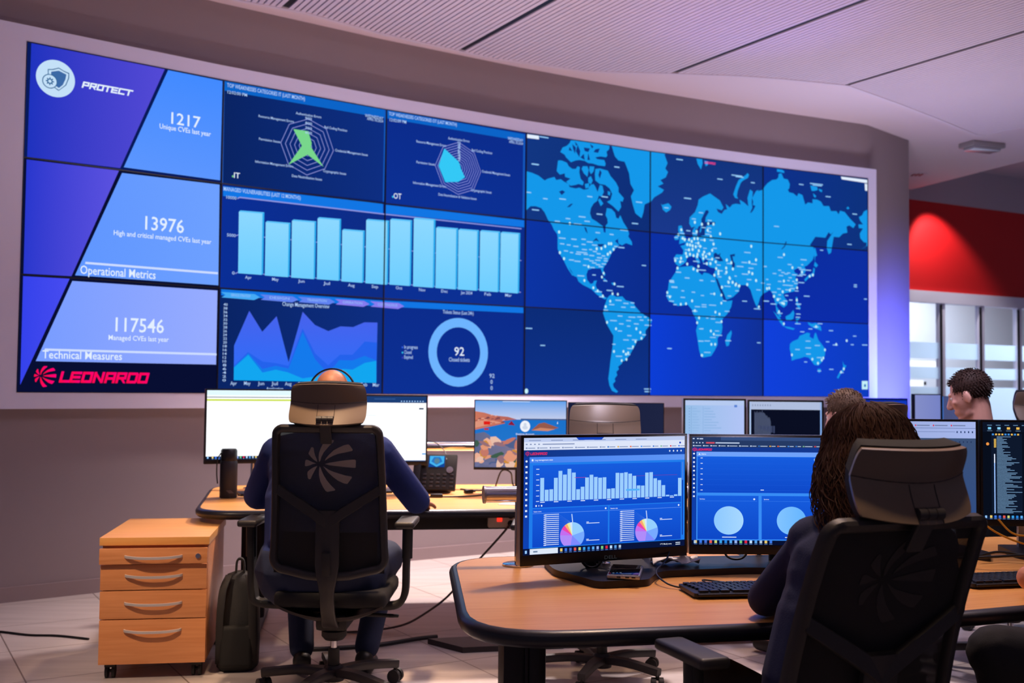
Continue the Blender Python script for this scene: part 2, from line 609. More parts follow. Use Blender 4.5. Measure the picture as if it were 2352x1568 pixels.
WALL_POLYS = [
('world_map','land',1,[(3,0.8522),(3.048,0.8485),(3.095,0.8413),(3.143,0.8254),(3.167,0.8338),(3.218,0.844),(3.232,0.8327),(3.267,0.8384),(3.295,0.8297),(3.33,0.8231),(3.337,0.8114),(3.386,0.8091),(3.414,0.8143),(3.45,0.8077),(3.485,0.8134),(3.503,0.8304),(3.528,0.8355),(3.543,0.8257),(3.561,0.8055),(3.579,0.835),(3.601,0.8328),(3.612,0.8086),(3.594,0.7879),(3.572,0.792),(3.558,0.7699),(3.529,0.7576),(3.508,0.7388),(3.501,0.7172),(3.516,0.6968),(3.552,0.6881),(3.581,0.6789),(3.606,0.6714),(3.614,0.6486),(3.628,0.6458),(3.628,0.6742),(3.646,0.6858),(3.642,0.7034),(3.627,0.7169),(3.638,0.746),(3.675,0.7444),(3.704,0.7317),(3.716,0.7108),(3.734,0.7082),(3.749,0.7233),(3.775,0.696),(3.813,0.6691),(3.824,0.6516),(3.817,0.6405),(3.847,0.6203),(3.851,0.606),(3.798,0.6126),(3.765,0.6022),(3.735,0.608),(3.731,0.6257),(3.75,0.6337),(3.706,0.6174),(3.743,0.6012),(3.706,0.5853),(3.677,0.5662),(3.666,0.5515),(3.648,0.533),(3.619,0.5106),(3.609,0.4967),(3.613,0.495),(3.63,0.4798),(3.62,0.4726),(3.602,0.4857),(3.591,0.5024),(3.557,0.5011),(3.522,0.4997),(3.487,0.4916),(3.476,0.4742),(3.481,0.454),(3.509,0.438),(3.53,0.4421),(3.536,0.4512),(3.56,0.4534),(3.55,0.436),(3.558,0.4226),(3.586,0.4132),(3.6,0.4034),(3.621,0.3904),(3.642,0.3876),(3.628,0.3803),(3.6,0.3863),(3.558,0.3987),(3.516,0.4178),(3.488,0.4237),(3.447,0.4325),(3.412,0.4448),(3.399,0.4612),(3.378,0.4639),(3.357,0.4833),(3.334,0.4993),(3.351,0.4831),(3.375,0.4671),(3.364,0.4654),(3.326,0.4922),(3.289,0.5277),(3.265,0.5452),(3.247,0.5652),(3.246,0.6101),(3.243,0.622),(3.215,0.6396),(3.201,0.6562),(3.17,0.6753),(3.145,0.7015),(3.118,0.7172),(3.077,0.7218),(3.037,0.7196),(3.003,0.7006)]),
('world_map','land',1,[(3.262,0.9442),(3.279,0.9629),(3.313,0.9724),(3.334,0.9844),(3.344,0.9964),(3.383,0.9979),(3.412,0.9972),(3.454,0.998),(3.49,0.9977),(3.555,0.998),(3.657,0.998),(3.653,0.9828),(3.632,0.9723),(3.639,0.9567),(3.628,0.9488),(3.584,0.9494),(3.541,0.9428),(3.556,0.9367),(3.614,0.9371),(3.625,0.9236),(3.621,0.9126),(3.563,0.9123),(3.52,0.9165),(3.484,0.9158),(3.455,0.9227),(3.413,0.9233),(3.384,0.9196),(3.346,0.9099),(3.307,0.9265),(3.296,0.9362)]),
('world_map','sea',2,[(3.355,0.9825),(3.384,0.9705),(3.377,0.9454),(3.363,0.962)]),
('world_map','sea',2,[(3.398,0.9821),(3.419,0.959),(3.412,0.9338),(3.384,0.9564)]),
('world_map','sea',2,[(3.447,0.9751),(3.497,0.9752),(3.483,0.96),(3.455,0.9615)]),
('world_map','sea',2,[(3.483,0.9565),(3.498,0.9292),(3.477,0.9277)]),
('world_map','sea',2,[(3.541,0.9747),(3.577,0.9809),(3.563,0.9621),(3.526,0.9631)]),
('world_map','sea',2,[(3.334,0.9704),(3.356,0.9544),(3.328,0.9559)]),
('world_map','sea',2,[(3.42,0.9343),(3.448,0.9504),(3.455,0.9262)]),
('world_map','sea',2,[(3.376,0.9946),(3.398,0.9821),(3.384,0.9775)]),
('world_map','sea',2,[(3.497,0.9929),(3.526,0.9844),(3.512,0.9762)]),
('world_map','land',1,[(3.245,0.91),(3.272,0.9119),(3.314,0.906),(3.329,0.893),(3.357,0.8844),(3.385,0.8862),(3.399,0.8977),(3.417,0.8954),(3.413,0.8741),(3.424,0.8501),(3.449,0.8376),(3.442,0.8249),(3.407,0.8279),(3.386,0.8231),(3.344,0.817),(3.309,0.8306),(3.343,0.845),(3.301,0.8493),(3.298,0.863),(3.26,0.8553),(3.235,0.8676)]),
('world_map','land',1,[(3.431,0.8893),(3.441,0.9006),(3.477,0.9029),(3.488,0.8895),(3.478,0.8606),(3.449,0.8728)]),
('world_map','land',1,[(3.495,0.9041),(3.534,0.905),(3.527,0.885),(3.506,0.873),(3.492,0.8862)]),
('world_map','land',1,[(3.485,0.8575),(3.506,0.8659),(3.521,0.8492),(3.507,0.8324),(3.485,0.8399)]),
('world_map','land',1,[(3.457,0.831),(3.492,0.8368),(3.492,0.8191),(3.464,0.8138)]),
('world_map','land',1,[(3.542,0.8966),(3.578,0.9008),(3.643,0.8962),(3.666,0.8762),(3.71,0.8539),(3.733,0.8338),(3.733,0.8158),(3.778,0.7933),(3.767,0.7782),(3.748,0.7808),(3.756,0.7561),(3.734,0.7369),(3.689,0.7559),(3.638,0.7709),(3.667,0.7797),(3.681,0.8056),(3.659,0.8257),(3.622,0.8377),(3.579,0.8386),(3.542,0.8505),(3.538,0.8751)]),
('world_map','land',1,[(3.565,0.7738),(3.579,0.7818),(3.609,0.7621),(3.587,0.7502)]),
('world_map','land',1,[(3.644,0.8141),(3.666,0.8119),(3.663,0.7973),(3.645,0.7998)]),
('world_map','sea',2,[(3.578,0.8955),(3.593,0.8858),(3.578,0.8599),(3.567,0.8734)]),
('world_map','sea',2,[(3.254,0.7889),(3.281,0.7958),(3.302,0.7901),(3.275,0.7763)]),
('world_map','sea',2,[(3.317,0.7317),(3.345,0.7455),(3.366,0.7484),(3.338,0.7329)]),
('world_map','sea',2,[(3.455,0.6603),(3.47,0.6592),(3.484,0.6353),(3.466,0.645)]),
('world_map','sea',2,[(3.524,0.6073),(3.553,0.6227),(3.578,0.608),(3.553,0.6121)]),
('world_map','sea',2,[(3.564,0.5985),(3.618,0.6009),(3.596,0.5875),(3.568,0.5898)]),
('world_map','land',1,[(3.679,0.9919),(3.672,0.9978),(3.693,0.9978),(4.014,0.9976),(4.131,0.998),(4.12,0.995),(4.147,0.9597),(4.128,0.9363),(4.151,0.9229),(4.132,0.8996),(4.087,0.8859),(4.113,0.8727),(4.065,0.8589),(4.117,0.8471),(4.102,0.8352),(4.035,0.8114),(4.01,0.7935),(3.968,0.7802),(4.012,0.7958),(3.955,0.778),(3.944,0.7447),(3.929,0.7202),(3.876,0.7374),(3.853,0.7723),(3.837,0.804),(3.863,0.8309),(3.833,0.8544),(3.821,0.8971),(3.783,0.9416),(3.731,0.9434),(3.702,0.9575),(3.687,0.978)]),
('world_map','land',1,[(4.092,0.7887),(4.103,0.7837),(4.156,0.7939),(4.182,0.7805),(4.171,0.7669),(4.137,0.7542),(4.107,0.7655),(4.103,0.7764)]),
('world_map','land',1,[(3.602,0.4672),(3.627,0.4626),(3.648,0.4496),(3.63,0.4531)]),
('world_map','land',1,[(3.677,0.4478),(3.698,0.4499),(3.719,0.4417),(3.691,0.4393)]),
('world_map','land',1,[(3.642,0.3842),(3.663,0.3965),(3.684,0.4026),(3.72,0.3934),(3.77,0.397),(3.799,0.3819),(3.857,0.3767),(3.879,0.3599),(3.923,0.3367),(3.967,0.3238),(4.011,0.3143),(4.019,0.3005),(3.997,0.2825),(3.968,0.2643),(3.968,0.2433),(3.939,0.2253),(3.895,0.221),(3.881,0.2034),(3.859,0.1857),(3.838,0.1646),(3.809,0.1469),(3.787,0.1363),(3.766,0.1395),(3.773,0.1292),(3.738,0.1151),(3.745,0.1049),(3.724,0.0944),(3.731,0.0807),(3.71,0.0668),(3.717,0.0566),(3.696,0.0462),(3.703,0.0326),(3.739,0.0156),(3.725,0.0108),(3.689,0.0188),(3.668,0.0392),(3.658,0.0664),(3.667,0.1007),(3.674,0.1349),(3.684,0.1693),(3.694,0.2037),(3.698,0.2381),(3.672,0.2581),(3.644,0.2815),(3.629,0.3017),(3.612,0.3252),(3.621,0.3528),(3.635,0.3703)]),
('world_map','land',1,[(4.396,0.9949),(4.447,0.9955),(4.451,0.9788),(4.437,0.9515),(4.408,0.9723)]),
('world_map','land',1,[(4.466,0.9911),(4.498,0.9893),(4.498,0.9742),(4.478,0.9673)]),
('world_map','land',1,[(4.844,0.9533),(4.857,0.9617),(4.871,0.9549),(4.861,0.9408),(4.816,0.9265),(4.795,0.9157),(4.767,0.8796),(4.759,0.8561),(4.771,0.8453),(4.742,0.8476),(4.726,0.862),(4.75,0.8978),(4.775,0.9261)]),
('world_map','land',1,[(4.243,0.7039),(4.27,0.707),(4.282,0.6853),(4.309,0.6493),(4.305,0.638),(4.248,0.6282),(4.255,0.6581),(4.24,0.6871)]),
('world_map','land',1,[(4.206,0.6523),(4.221,0.664),(4.248,0.6633),(4.244,0.6465),(4.213,0.6434)]),
('world_map','land',1,[(4.416,0.8225),(4.455,0.8378),(4.518,0.8544),(4.55,0.8448),(4.606,0.8288),(4.638,0.8001),(4.622,0.7879),(4.574,0.7931),(4.59,0.7787),(4.622,0.7727),(4.646,0.791),(4.67,0.7942),(4.658,0.8164),(4.678,0.8098),(4.694,0.803),(4.718,0.8176),(4.751,0.8231),(4.795,0.8216),(4.783,0.8421),(4.824,0.8327),(4.865,0.8176),(4.857,0.8537),(4.881,0.8917),(4.906,0.8835),(4.902,0.8562),(4.919,0.8725),(4.939,0.8892),(4.964,0.8944),(4.951,0.887),(5.003,0.8978),(5.015,0.9105),(5.044,0.9281),(5.086,0.9445),(5.124,0.9485),(5.141,0.9575),(5.145,0.9739),(5.17,0.9794),(5.191,0.9562),(5.229,0.9542),(5.248,0.9348),(5.242,0.9142),(5.229,0.9095),(5.242,0.8979),(5.28,0.8958),(5.315,0.8833),(5.328,0.8982),(5.366,0.892),(5.392,0.8503),(5.418,0.8618),(5.461,0.8598),(5.461,0.8782),(5.505,0.8783),(5.54,0.8718),(5.566,0.8524),(5.619,0.8549),(5.637,0.833),(5.69,0.8354),(5.712,0.8219),(5.726,0.8392),(5.771,0.835),(5.825,0.8061),(5.879,0.7834),(5.856,0.7657),(5.815,0.7765),(5.788,0.7691),(5.797,0.7424),(5.752,0.7363),(5.716,0.7183),(5.663,0.7182),(5.636,0.6448),(5.614,0.6378),(5.596,0.664),(5.601,0.6971),(5.663,0.743),(5.636,0.7275),(5.614,0.7369),(5.583,0.7109),(5.487,0.7111),(5.435,0.6722),(5.469,0.6633),(5.482,0.6392),(5.46,0.6057),(5.408,0.5795),(5.382,0.5745),(5.4,0.5588),(5.374,0.5376),(5.348,0.5368),(5.348,0.5612),(5.322,0.5664),(5.284,0.555),(5.297,0.5433),(5.322,0.5401),(5.297,0.5231),(5.322,0.5077),(5.318,0.4913),(5.288,0.4622),(5.203,0.4518),(5.186,0.4473),(5.201,0.4308),(5.227,0.4173),(5.219,0.3994),(5.189,0.3881),(5.16,0.398),(5.138,0.408),(5.123,0.3936),(5.152,0.3732),(5.167,0.3489),(5.152,0.345),(5.123,0.369),(5.116,0.4004),(5.101,0.4282),(5.086,0.4489),(5.064,0.4623),(5.028,0.4508),(4.999,0.443),(4.976,0.4284),(4.961,0.4035),(4.946,0.3857),(4.931,0.3958),(4.909,0.423),(4.886,0.4571),(4.864,0.4703),(4.842,0.4765),(4.79,0.4749),(4.746,0.4873),(4.724,0.5073),(4.746,0.4804),(4.79,0.468),(4.778,0.4469),(4.724,0.4212),(4.673,0.4095),(4.651,0.4123),(4.629,0.4357),(4.608,0.4555),(4.586,0.4822),(4.572,0.5022),(4.55,0.5083),(4.56,0.5257),(4.575,0.5363),(4.551,0.5392),(4.52,0.5418),(4.488,0.5519),(4.504,0.5713),(4.472,0.5738),(4.457,0.5583),(4.441,0.5764),(4.41,0.5864),(4.433,0.5574),(4.41,0.5528),(4.387,0.578),(4.363,0.5827),(4.317,0.5754),(4.309,0.5565),(4.29,0.5484),(4.248,0.5339),(4.218,0.5457),(4.203,0.5673),(4.225,0.5848),(4.279,0.585),(4.286,0.6038),(4.259,0.6213),(4.294,0.6264),(4.317,0.6496),(4.347,0.6584),(4.367,0.663),(4.363,0.6889),(4.386,0.7087),(4.394,0.6903),(4.409,0.6649),(4.44,0.6756),(4.425,0.688),(4.44,0.7149),(4.417,0.7101),(4.401,0.6944),(4.386,0.7087),(4.355,0.7016),(4.335,0.7175),(4.339,0.7438),(4.385,0.7685),(4.409,0.7996)]),
('world_map','sea',2,[(4.479,0.7807),(4.499,0.7824),(4.507,0.7746),(4.479,0.7506),(4.475,0.7316),(4.558,0.7356),(4.566,0.7284),(4.487,0.7153),(4.472,0.6976),(4.472,0.6751),(4.417,0.6671),(4.44,0.6924),(4.444,0.7189),(4.44,0.7412),(4.464,0.7649)]),
('world_map','sea',2,[(4.551,0.5994),(4.567,0.6057),(4.591,0.5972),(4.614,0.6057),(4.606,0.5941),(4.638,0.5726),(4.599,0.5692),(4.551,0.5844)]),
('world_map','sea',2,[(4.695,0.6013),(4.743,0.607),(4.739,0.5954),(4.719,0.5965),(4.727,0.5759),(4.743,0.5651),(4.739,0.5478),(4.715,0.5488),(4.711,0.5753)]),
('world_map','sea',2,[(4.569,0.4966),(4.586,0.4945),(4.618,0.4592),(4.647,0.4293),(4.661,0.4126),(4.65,0.4116),(4.615,0.4387),(4.586,0.4685)]),
('world_map','sea',2,[(5.208,0.6797),(5.219,0.6781),(5.203,0.6573),(5.174,0.6421),(5.171,0.6448),(5.197,0.6611)]),
('world_map','sea',2,[(4.898,0.856),(4.91,0.8412),(4.906,0.8255),(4.931,0.8229),(4.91,0.8025),(4.89,0.7899),(4.882,0.7914),(4.902,0.8137),(4.896,0.8327)]),
('world_map','land',1,[(5.128,0.9952),(5.179,0.994),(5.196,0.9889),(5.196,0.9808),(5.162,0.9829),(5.13,0.9832)]),
('world_map','land',1,[(5.44,0.9388),(5.505,0.936),(5.51,0.9218),(5.479,0.9161),(5.453,0.9148)]),
('world_map','land',1,[(5.518,0.9284),(5.554,0.924),(5.549,0.9135),(5.527,0.9186)]),
('world_map','land',1,[(5.466,0.9052),(5.496,0.8944),(5.488,0.8857),(5.472,0.8911)]),
('world_map','land',1,[(5.787,0.8524),(5.802,0.8615),(5.819,0.8539),(5.802,0.849)]),
('world_map','land',1,[(5.995,0.8559),(5.961,0.8459),(5.943,0.8282),(5.911,0.8184),(5.924,0.8022),(5.952,0.7866),(5.906,0.7846),(5.91,0.768),(5.951,0.7676),(5.919,0.7432),(5.924,0.7224),(5.96,0.705),(5.988,0.7039),(5.983,0.6869),(5.923,0.67),(5.995,0.6916)]),
('world_map','land',1,[(5.476,0.6615),(5.487,0.6599),(5.504,0.6277),(5.486,0.623),(5.482,0.5983),(5.476,0.6308)]),
('world_map','land',1,[(5.482,0.6003),(5.512,0.585),(5.495,0.5742),(5.473,0.5816)]),
('world_map','land',1,[(5.469,0.5733),(5.482,0.5676),(5.473,0.5367),(5.425,0.527),(5.391,0.5077),(5.382,0.5176),(5.425,0.5393),(5.46,0.5485)]),
('world_map','land',1,[(4.227,0.5297),(4.279,0.5351),(4.361,0.5417),(4.398,0.5322),(4.413,0.5183),(4.41,0.5211),(4.449,0.5056),(4.465,0.5174),(4.504,0.515),(4.551,0.5053),(4.543,0.5012),(4.564,0.5019),(4.586,0.4685),(4.615,0.4352),(4.637,0.4085),(4.666,0.4025),(4.72,0.4074),(4.709,0.3796),(4.673,0.3479),(4.637,0.3299),(4.623,0.3159),(4.63,0.2922),(4.623,0.2648),(4.587,0.2437),(4.587,0.2165),(4.558,0.189),(4.53,0.1682),(4.459,0.1606),(4.438,0.167),(4.423,0.1942),(4.407,0.2443),(4.397,0.2728),(4.412,0.3019),(4.392,0.323),(4.369,0.3441),(4.362,0.3583),(4.324,0.3788),(4.28,0.3741),(4.236,0.3708),(4.199,0.3826),(4.162,0.3887),(4.14,0.4094),(4.155,0.4382),(4.162,0.4669),(4.191,0.4892),(4.22,0.5116)]),
('world_map','land',1,[(4.673,0.2589),(4.71,0.2802),(4.714,0.2665),(4.688,0.2148),(4.666,0.211),(4.656,0.2279)]),
('world_map','land',1,[(5.094,0.3718),(5.13,0.3551),(5.175,0.3314),(5.197,0.3072),(5.182,0.3069),(5.145,0.3308),(5.116,0.3548)]),
('world_map','land',1,[(5.189,0.307),(5.241,0.3045),(5.293,0.2985),(5.278,0.2925),(5.219,0.2985)]),
('world_map','land',1,[(5.207,0.3497),(5.249,0.3612),(5.279,0.3796),(5.289,0.3657),(5.279,0.3407),(5.241,0.3328),(5.212,0.3357)]),
('world_map','land',1,[(5.301,0.3411),(5.338,0.3455),(5.316,0.3308),(5.326,0.3204),(5.308,0.3165)]),
('world_map','land',1,[(5.414,0.3293),(5.452,0.3229),(5.49,0.3272),(5.536,0.3138),(5.543,0.2924),(5.513,0.299),(5.482,0.302),(5.452,0.3086),(5.421,0.3187)]),
('world_map','land',1,[(5.301,0.4369),(5.316,0.4373),(5.324,0.4091),(5.346,0.3919),(5.339,0.381),(5.309,0.4016)]),
('world_map','land',1,[(5.248,0.2305),(5.271,0.2415),(5.323,0.2529),(5.338,0.2674),(5.376,0.2751),(5.406,0.2828),(5.436,0.2798),(5.429,0.2654),(5.467,0.2553),(5.479,0.2805),(5.49,0.2843),(5.513,0.2525),(5.543,0.2351),(5.581,0.2105),(5.574,0.1817),(5.55,0.1564),(5.512,0.1381),(5.474,0.1412),(5.447,0.1587),(5.421,0.1727),(5.383,0.1758),(5.338,0.1681),(5.3,0.1641),(5.263,0.1566),(5.26,0.1778),(5.245,0.2093)]),
('world_map','land',1,[(5.504,0.1237),(5.538,0.124),(5.527,0.1061),(5.512,0.1081)]),
('world_map','land',1,[(5.744,0.1622),(5.76,0.1443),(5.783,0.1409),(5.752,0.1152),(5.728,0.1042),(5.705,0.0824),(5.689,0.0859),(5.713,0.1077),(5.744,0.1224),(5.752,0.1406)]),
('world_map','land',1,[(4.939,0.3855),(4.969,0.3828),(4.954,0.3755)]),
('world_map','white',3,[(2.997,0.9945),(3.096,0.9952),(3.096,0.9814),(2.997,0.9802)]),
('world_map','white',3,[(5.734,0.9946),(5.995,0.9931),(5.995,0.9783),(5.743,0.9826)]),
('world_map','white',3,[(5.97,0.9749),(5.995,0.9742),(5.995,0.9425),(5.973,0.9434)]),
('world_map','dotc',3,[(5.933,0.0731),(5.992,0.0735),(5.992,0.0355),(5.933,0.0352)]),
('world_map','teal',4,[(5.954,0.0587),(5.973,0.0588),(5.973,0.0464),(5.954,0.0463)]),
('status_panel','pur1',1,[(0.022,0.9976),(0.677,0.9975),(0.461,0.6728),(0.018,0.6695)]),
('status_panel','pur2',1,[(0.016,0.6619),(0.455,0.6644),(0.238,0.3383),(0.017,0.3363)]),
('status_panel','pur3',1,[(0.016,0.3288),(0.23,0.3304),(0.017,0.0209)]),
('status_panel','blu1',2,[(0.695,0.9969),(0.994,0.9961),(0.992,0.6765),(0.479,0.6768)]),
('status_panel','blu2',2,[(0.471,0.6591),(0.99,0.6624),(0.995,0.3418),(0.255,0.3416)]),
('status_panel','blu3',2,[(0.243,0.3246),(0.991,0.3251),(0.992,0.0907),(0.084,0.0893)]),
('status_panel','line',3,[(0.303,0.3834),(0.991,0.3832),(0.991,0.3763),(0.301,0.3769)]),
('status_panel','line',3,[(0.124,0.126),(0.993,0.1265),(0.994,0.1196),(0.12,0.1197)]),
('status_panel','icond',4,[(0.1,0.9314),(0.123,0.934),(0.151,0.9415),(0.177,0.9346),(0.201,0.931),(0.201,0.916),(0.188,0.8933),(0.153,0.8732),(0.135,0.8797),(0.101,0.9175)]),
('status_panel','icon',5,[(0.104,0.9291),(0.125,0.9315),(0.151,0.9387),(0.175,0.9322),(0.197,0.9283),(0.196,0.9155),(0.184,0.8942),(0.154,0.8761),(0.134,0.8825),(0.105,0.9179)]),
('status_panel','iconm',6,[(0.116,0.9254),(0.151,0.9324),(0.187,0.9251),(0.184,0.9113),(0.172,0.893),(0.154,0.8818),(0.139,0.8865),(0.116,0.9122)]),
('radar_chart','hdr',1,[(1.004,0.9972),(1.996,0.998),(1.997,0.9679),(1.005,0.9663)]),
('radar_chart','frm',1,[(0.997,0.9964),(1.007,0.9974),(1.009,0.6694),(1,0.6687)]),
('radar_chart','navy1',1,[(1.008,0.9652),(1.991,0.9659),(1.988,0.6746),(1.009,0.668)]),
('radar_chart','hdr',1,[(2.007,0.998),(2.984,0.9931),(2.985,0.9647),(2.008,0.969)]),
('radar_chart','navy2',1,[(2.008,0.9674),(2.982,0.961),(2.98,0.6755),(2.005,0.6726)]),
('radar_chart','frm',2,[(2.978,0.9925),(2.991,0.9936),(2.991,0.6694),(2.977,0.6687)]),
('radar_chart','frm',2,[(1.987,0.998),(1.996,0.998),(1.993,0.6734),(1.985,0.6728)]),
('radar_chart','ring',3,[(1.4994,0.9212),(1.4994,0.9191),(1.6094,0.8958),(1.6119,0.8974)]),
('radar_chart','ring',3,[(1.6119,0.8974),(1.6094,0.8958),(1.6568,0.8262),(1.6604,0.8262)]),
('radar_chart','ring',3,[(1.6604,0.8262),(1.6568,0.8262),(1.6056,0.7611),(1.608,0.7596)]),
('radar_chart','ring',3,[(1.608,0.7596),(1.6056,0.7611),(1.496,0.7317),(1.4959,0.7295)]),
('radar_chart','ring',3,[(1.4959,0.7295),(1.496,0.7317),(1.3861,0.7583),(1.3836,0.7568)]),
('radar_chart','ring',3,[(1.3836,0.7568),(1.3861,0.7583),(1.3372,0.826),(1.3335,0.826)]),
('radar_chart','ring',3,[(1.3335,0.826),(1.3372,0.826),(1.3855,0.8912),(1.383,0.8926)]),
('radar_chart','ring',3,[(1.383,0.8926),(1.3855,0.8912),(1.4994,0.9191),(1.4994,0.9212)]),
('radar_chart','ring',3,[(1.4994,0.9054),(1.4994,0.9033),(1.5907,0.884),(1.5931,0.8856)]),
('radar_chart','ring',3,[(1.5931,0.8856),(1.5907,0.884),(1.63,0.8262),(1.6335,0.8262)]),
('radar_chart','ring',3,[(1.6335,0.8262),(1.63,0.8262),(1.5875,0.7722),(1.5899,0.7707)]),
('radar_chart','ring',3,[(1.5899,0.7707),(1.5875,0.7722),(1.4966,0.7478),(1.4965,0.7457)]),
('radar_chart','ring',3,[(1.4965,0.7457),(1.4966,0.7478),(1.4054,0.77),(1.4029,0.7684)]),
('radar_chart','ring',3,[(1.4029,0.7684),(1.4054,0.77),(1.3648,0.8261),(1.3611,0.8261)]),
('radar_chart','ring',3,[(1.3611,0.8261),(1.3648,0.8261),(1.4049,0.8801),(1.4023,0.8816)]),
('radar_chart','ring',3,[(1.4023,0.8816),(1.4049,0.8801),(1.4994,0.9033),(1.4994,0.9054)]),
('radar_chart','ring',3,[(1.4994,0.8896),(1.4994,0.8876),(1.5719,0.8722),(1.5744,0.8738)]),
('radar_chart','ring',3,[(1.5744,0.8738),(1.5719,0.8722),(1.6031,0.8263),(1.6067,0.8263)]),
('radar_chart','ring',3,[(1.6067,0.8263),(1.6031,0.8263),(1.5693,0.7834),(1.5717,0.7819)]),
('radar_chart','ring',3,[(1.5717,0.7819),(1.5693,0.7834),(1.4971,0.764),(1.497,0.7619)]),
('radar_chart','ring',3,[(1.497,0.7619),(1.4971,0.764),(1.4247,0.7816),(1.4222,0.78)]),
('radar_chart','ring',3,[(1.4222,0.78),(1.4247,0.7816),(1.3924,0.8262),(1.3888,0.8262)]),
('radar_chart','ring',3,[(1.3888,0.8262),(1.3924,0.8262),(1.4243,0.8691),(1.4217,0.8706)]),
('radar_chart','ring',3,[(1.4217,0.8706),(1.4243,0.8691),(1.4994,0.8876),(1.4994,0.8896)]),
('radar_chart','ring',3,[(1.4993,0.8739),(1.4993,0.8718),(1.5531,0.8604),(1.5556,0.8619)]),
('radar_chart','ring',3,[(1.5556,0.8619),(1.5531,0.8604),(1.5763,0.8263),(1.5798,0.8263)]),
('radar_chart','ring',3,[(1.5798,0.8263),(1.5763,0.8263),(1.5512,0.7945),(1.5536,0.793)]),
('radar_chart','ring',3,[(1.5536,0.793),(1.5512,0.7945),(1.4977,0.7802),(1.4976,0.778)]),
('radar_chart','ring',3,[(1.4976,0.778),(1.4977,0.7802),(1.444,0.7932),(1.4414,0.7917)]),
('radar_chart','ring',3,[(1.4414,0.7917),(1.444,0.7932),(1.42,0.8263),(1.4164,0.8263)]),
('radar_chart','ring',3,[(1.4164,0.8263),(1.42,0.8263),(1.4437,0.8581),(1.4411,0.8596)]),
('radar_chart','ring',3,[(1.4411,0.8596),(1.4437,0.8581),(1.4993,0.8718),(1.4993,0.8739)]),
('radar_chart','ring',3,[(1.4993,0.8581),(1.4993,0.856),(1.5343,0.8486),(1.5368,0.8501)]),
('radar_chart','ring',3,[(1.5368,0.8501),(1.5343,0.8486),(1.5494,0.8264),(1.553,0.8264)]),
('radar_chart','ring',3,[(1.553,0.8264),(1.5494,0.8264),(1.5331,0.8057),(1.5355,0.8042)]),
('radar_chart','ring',3,[(1.5355,0.8042),(1.5331,0.8057),(1.4982,0.7963),(1.4982,0.7942)]),
('radar_chart','ring',3,[(1.4982,0.7942),(1.4982,0.7963),(1.4632,0.8048),(1.4607,0.8033)]),
('radar_chart','ring',3,[(1.4607,0.8033),(1.4632,0.8048),(1.4477,0.8264),(1.444,0.8263)]),
('radar_chart','ring',3,[(1.444,0.8263),(1.4477,0.8264),(1.4631,0.8471),(1.4605,0.8485)]),
('radar_chart','ring',3,[(1.4605,0.8485),(1.4631,0.8471),(1.4993,0.856),(1.4993,0.8581)]),
('radar_chart','ring',3,[(1.4993,0.8423),(1.4993,0.8402),(1.5156,0.8368),(1.518,0.8383)]),
('radar_chart','ring',3,[(1.518,0.8383),(1.5156,0.8368),(1.5226,0.8265),(1.5261,0.8264)]),
('radar_chart','ring',3,[(1.5261,0.8264),(1.5226,0.8265),(1.515,0.8168),(1.5174,0.8154)]),
('radar_chart','ring',3,[(1.5174,0.8154),(1.515,0.8168),(1.4988,0.8125),(1.4987,0.8103)]),
('radar_chart','ring',3,[(1.4987,0.8103),(1.4988,0.8125),(1.4825,0.8164),(1.48,0.8149)]),
('radar_chart','ring',3,[(1.48,0.8149),(1.4825,0.8164),(1.4753,0.8264),(1.4716,0.8264)]),
('radar_chart','ring',3,[(1.4716,0.8264),(1.4753,0.8264),(1.4824,0.8361),(1.4799,0.8375)]),
('radar_chart','ring',3,[(1.4799,0.8375),(1.4824,0.8361),(1.4993,0.8402),(1.4993,0.8423)]),
('radar_chart','green',4,[(1.4993,0.8786),(1.5218,0.8407),(1.5186,0.8265),(1.5971,0.7663),(1.4983,0.7994),(1.3836,0.7568),(1.4628,0.8264),(1.4086,0.8781)]),
('radar_chart','ring',3,[(2.498,0.9242),(2.498,0.9221),(2.6088,0.8919),(2.6113,0.8934)]),
('radar_chart','ring',3,[(2.6113,0.8934),(2.6088,0.8919),(2.6579,0.825),(2.6615,0.8249)]),
('radar_chart','ring',3,[(2.6615,0.8249),(2.6579,0.825),(2.6071,0.7559),(2.6096,0.7543)]),
('radar_chart','ring',3,[(2.6096,0.7543),(2.6071,0.7559),(2.4979,0.7321),(2.4978,0.7299)]),
('radar_chart','ring',3,[(2.4978,0.7299),(2.4979,0.7321),(2.3885,0.7584),(2.386,0.7569)]),
('radar_chart','ring',3,[(2.386,0.7569),(2.3885,0.7584),(2.3368,0.8261),(2.3331,0.8261)]),
('radar_chart','ring',3,[(2.3331,0.8261),(2.3368,0.8261),(2.3897,0.8967),(2.3872,0.8983)]),
('radar_chart','ring',3,[(2.3872,0.8983),(2.3897,0.8967),(2.498,0.9221),(2.498,0.9242)]),
('radar_chart','ring',3,[(2.4981,0.9146),(2.4981,0.9125),(2.5975,0.8854),(2.6,0.8869)]),
('radar_chart','ring',3,[(2.6,0.8869),(2.5975,0.8854),(2.6416,0.8253),(2.6452,0.8252)]),
('radar_chart','ring',3,[(2.6452,0.8252),(2.6416,0.8253),(2.596,0.7633),(2.5984,0.7617)]),
('radar_chart','ring',3,[(2.5984,0.7617),(2.596,0.7633),(2.4979,0.7419),(2.4979,0.7397)]),
('radar_chart','ring',3,[(2.4979,0.7397),(2.4979,0.7419),(2.3997,0.7656),(2.3972,0.764)]),
('radar_chart','ring',3,[(2.3972,0.764),(2.3997,0.7656),(2.3533,0.8263),(2.3497,0.8263)]),
('radar_chart','ring',3,[(2.3497,0.8263),(2.3533,0.8263),(2.4008,0.8897),(2.3983,0.8913)]),
('radar_chart','ring',3,[(2.3983,0.8913),(2.4008,0.8897),(2.4981,0.9125),(2.4981,0.9146)]),
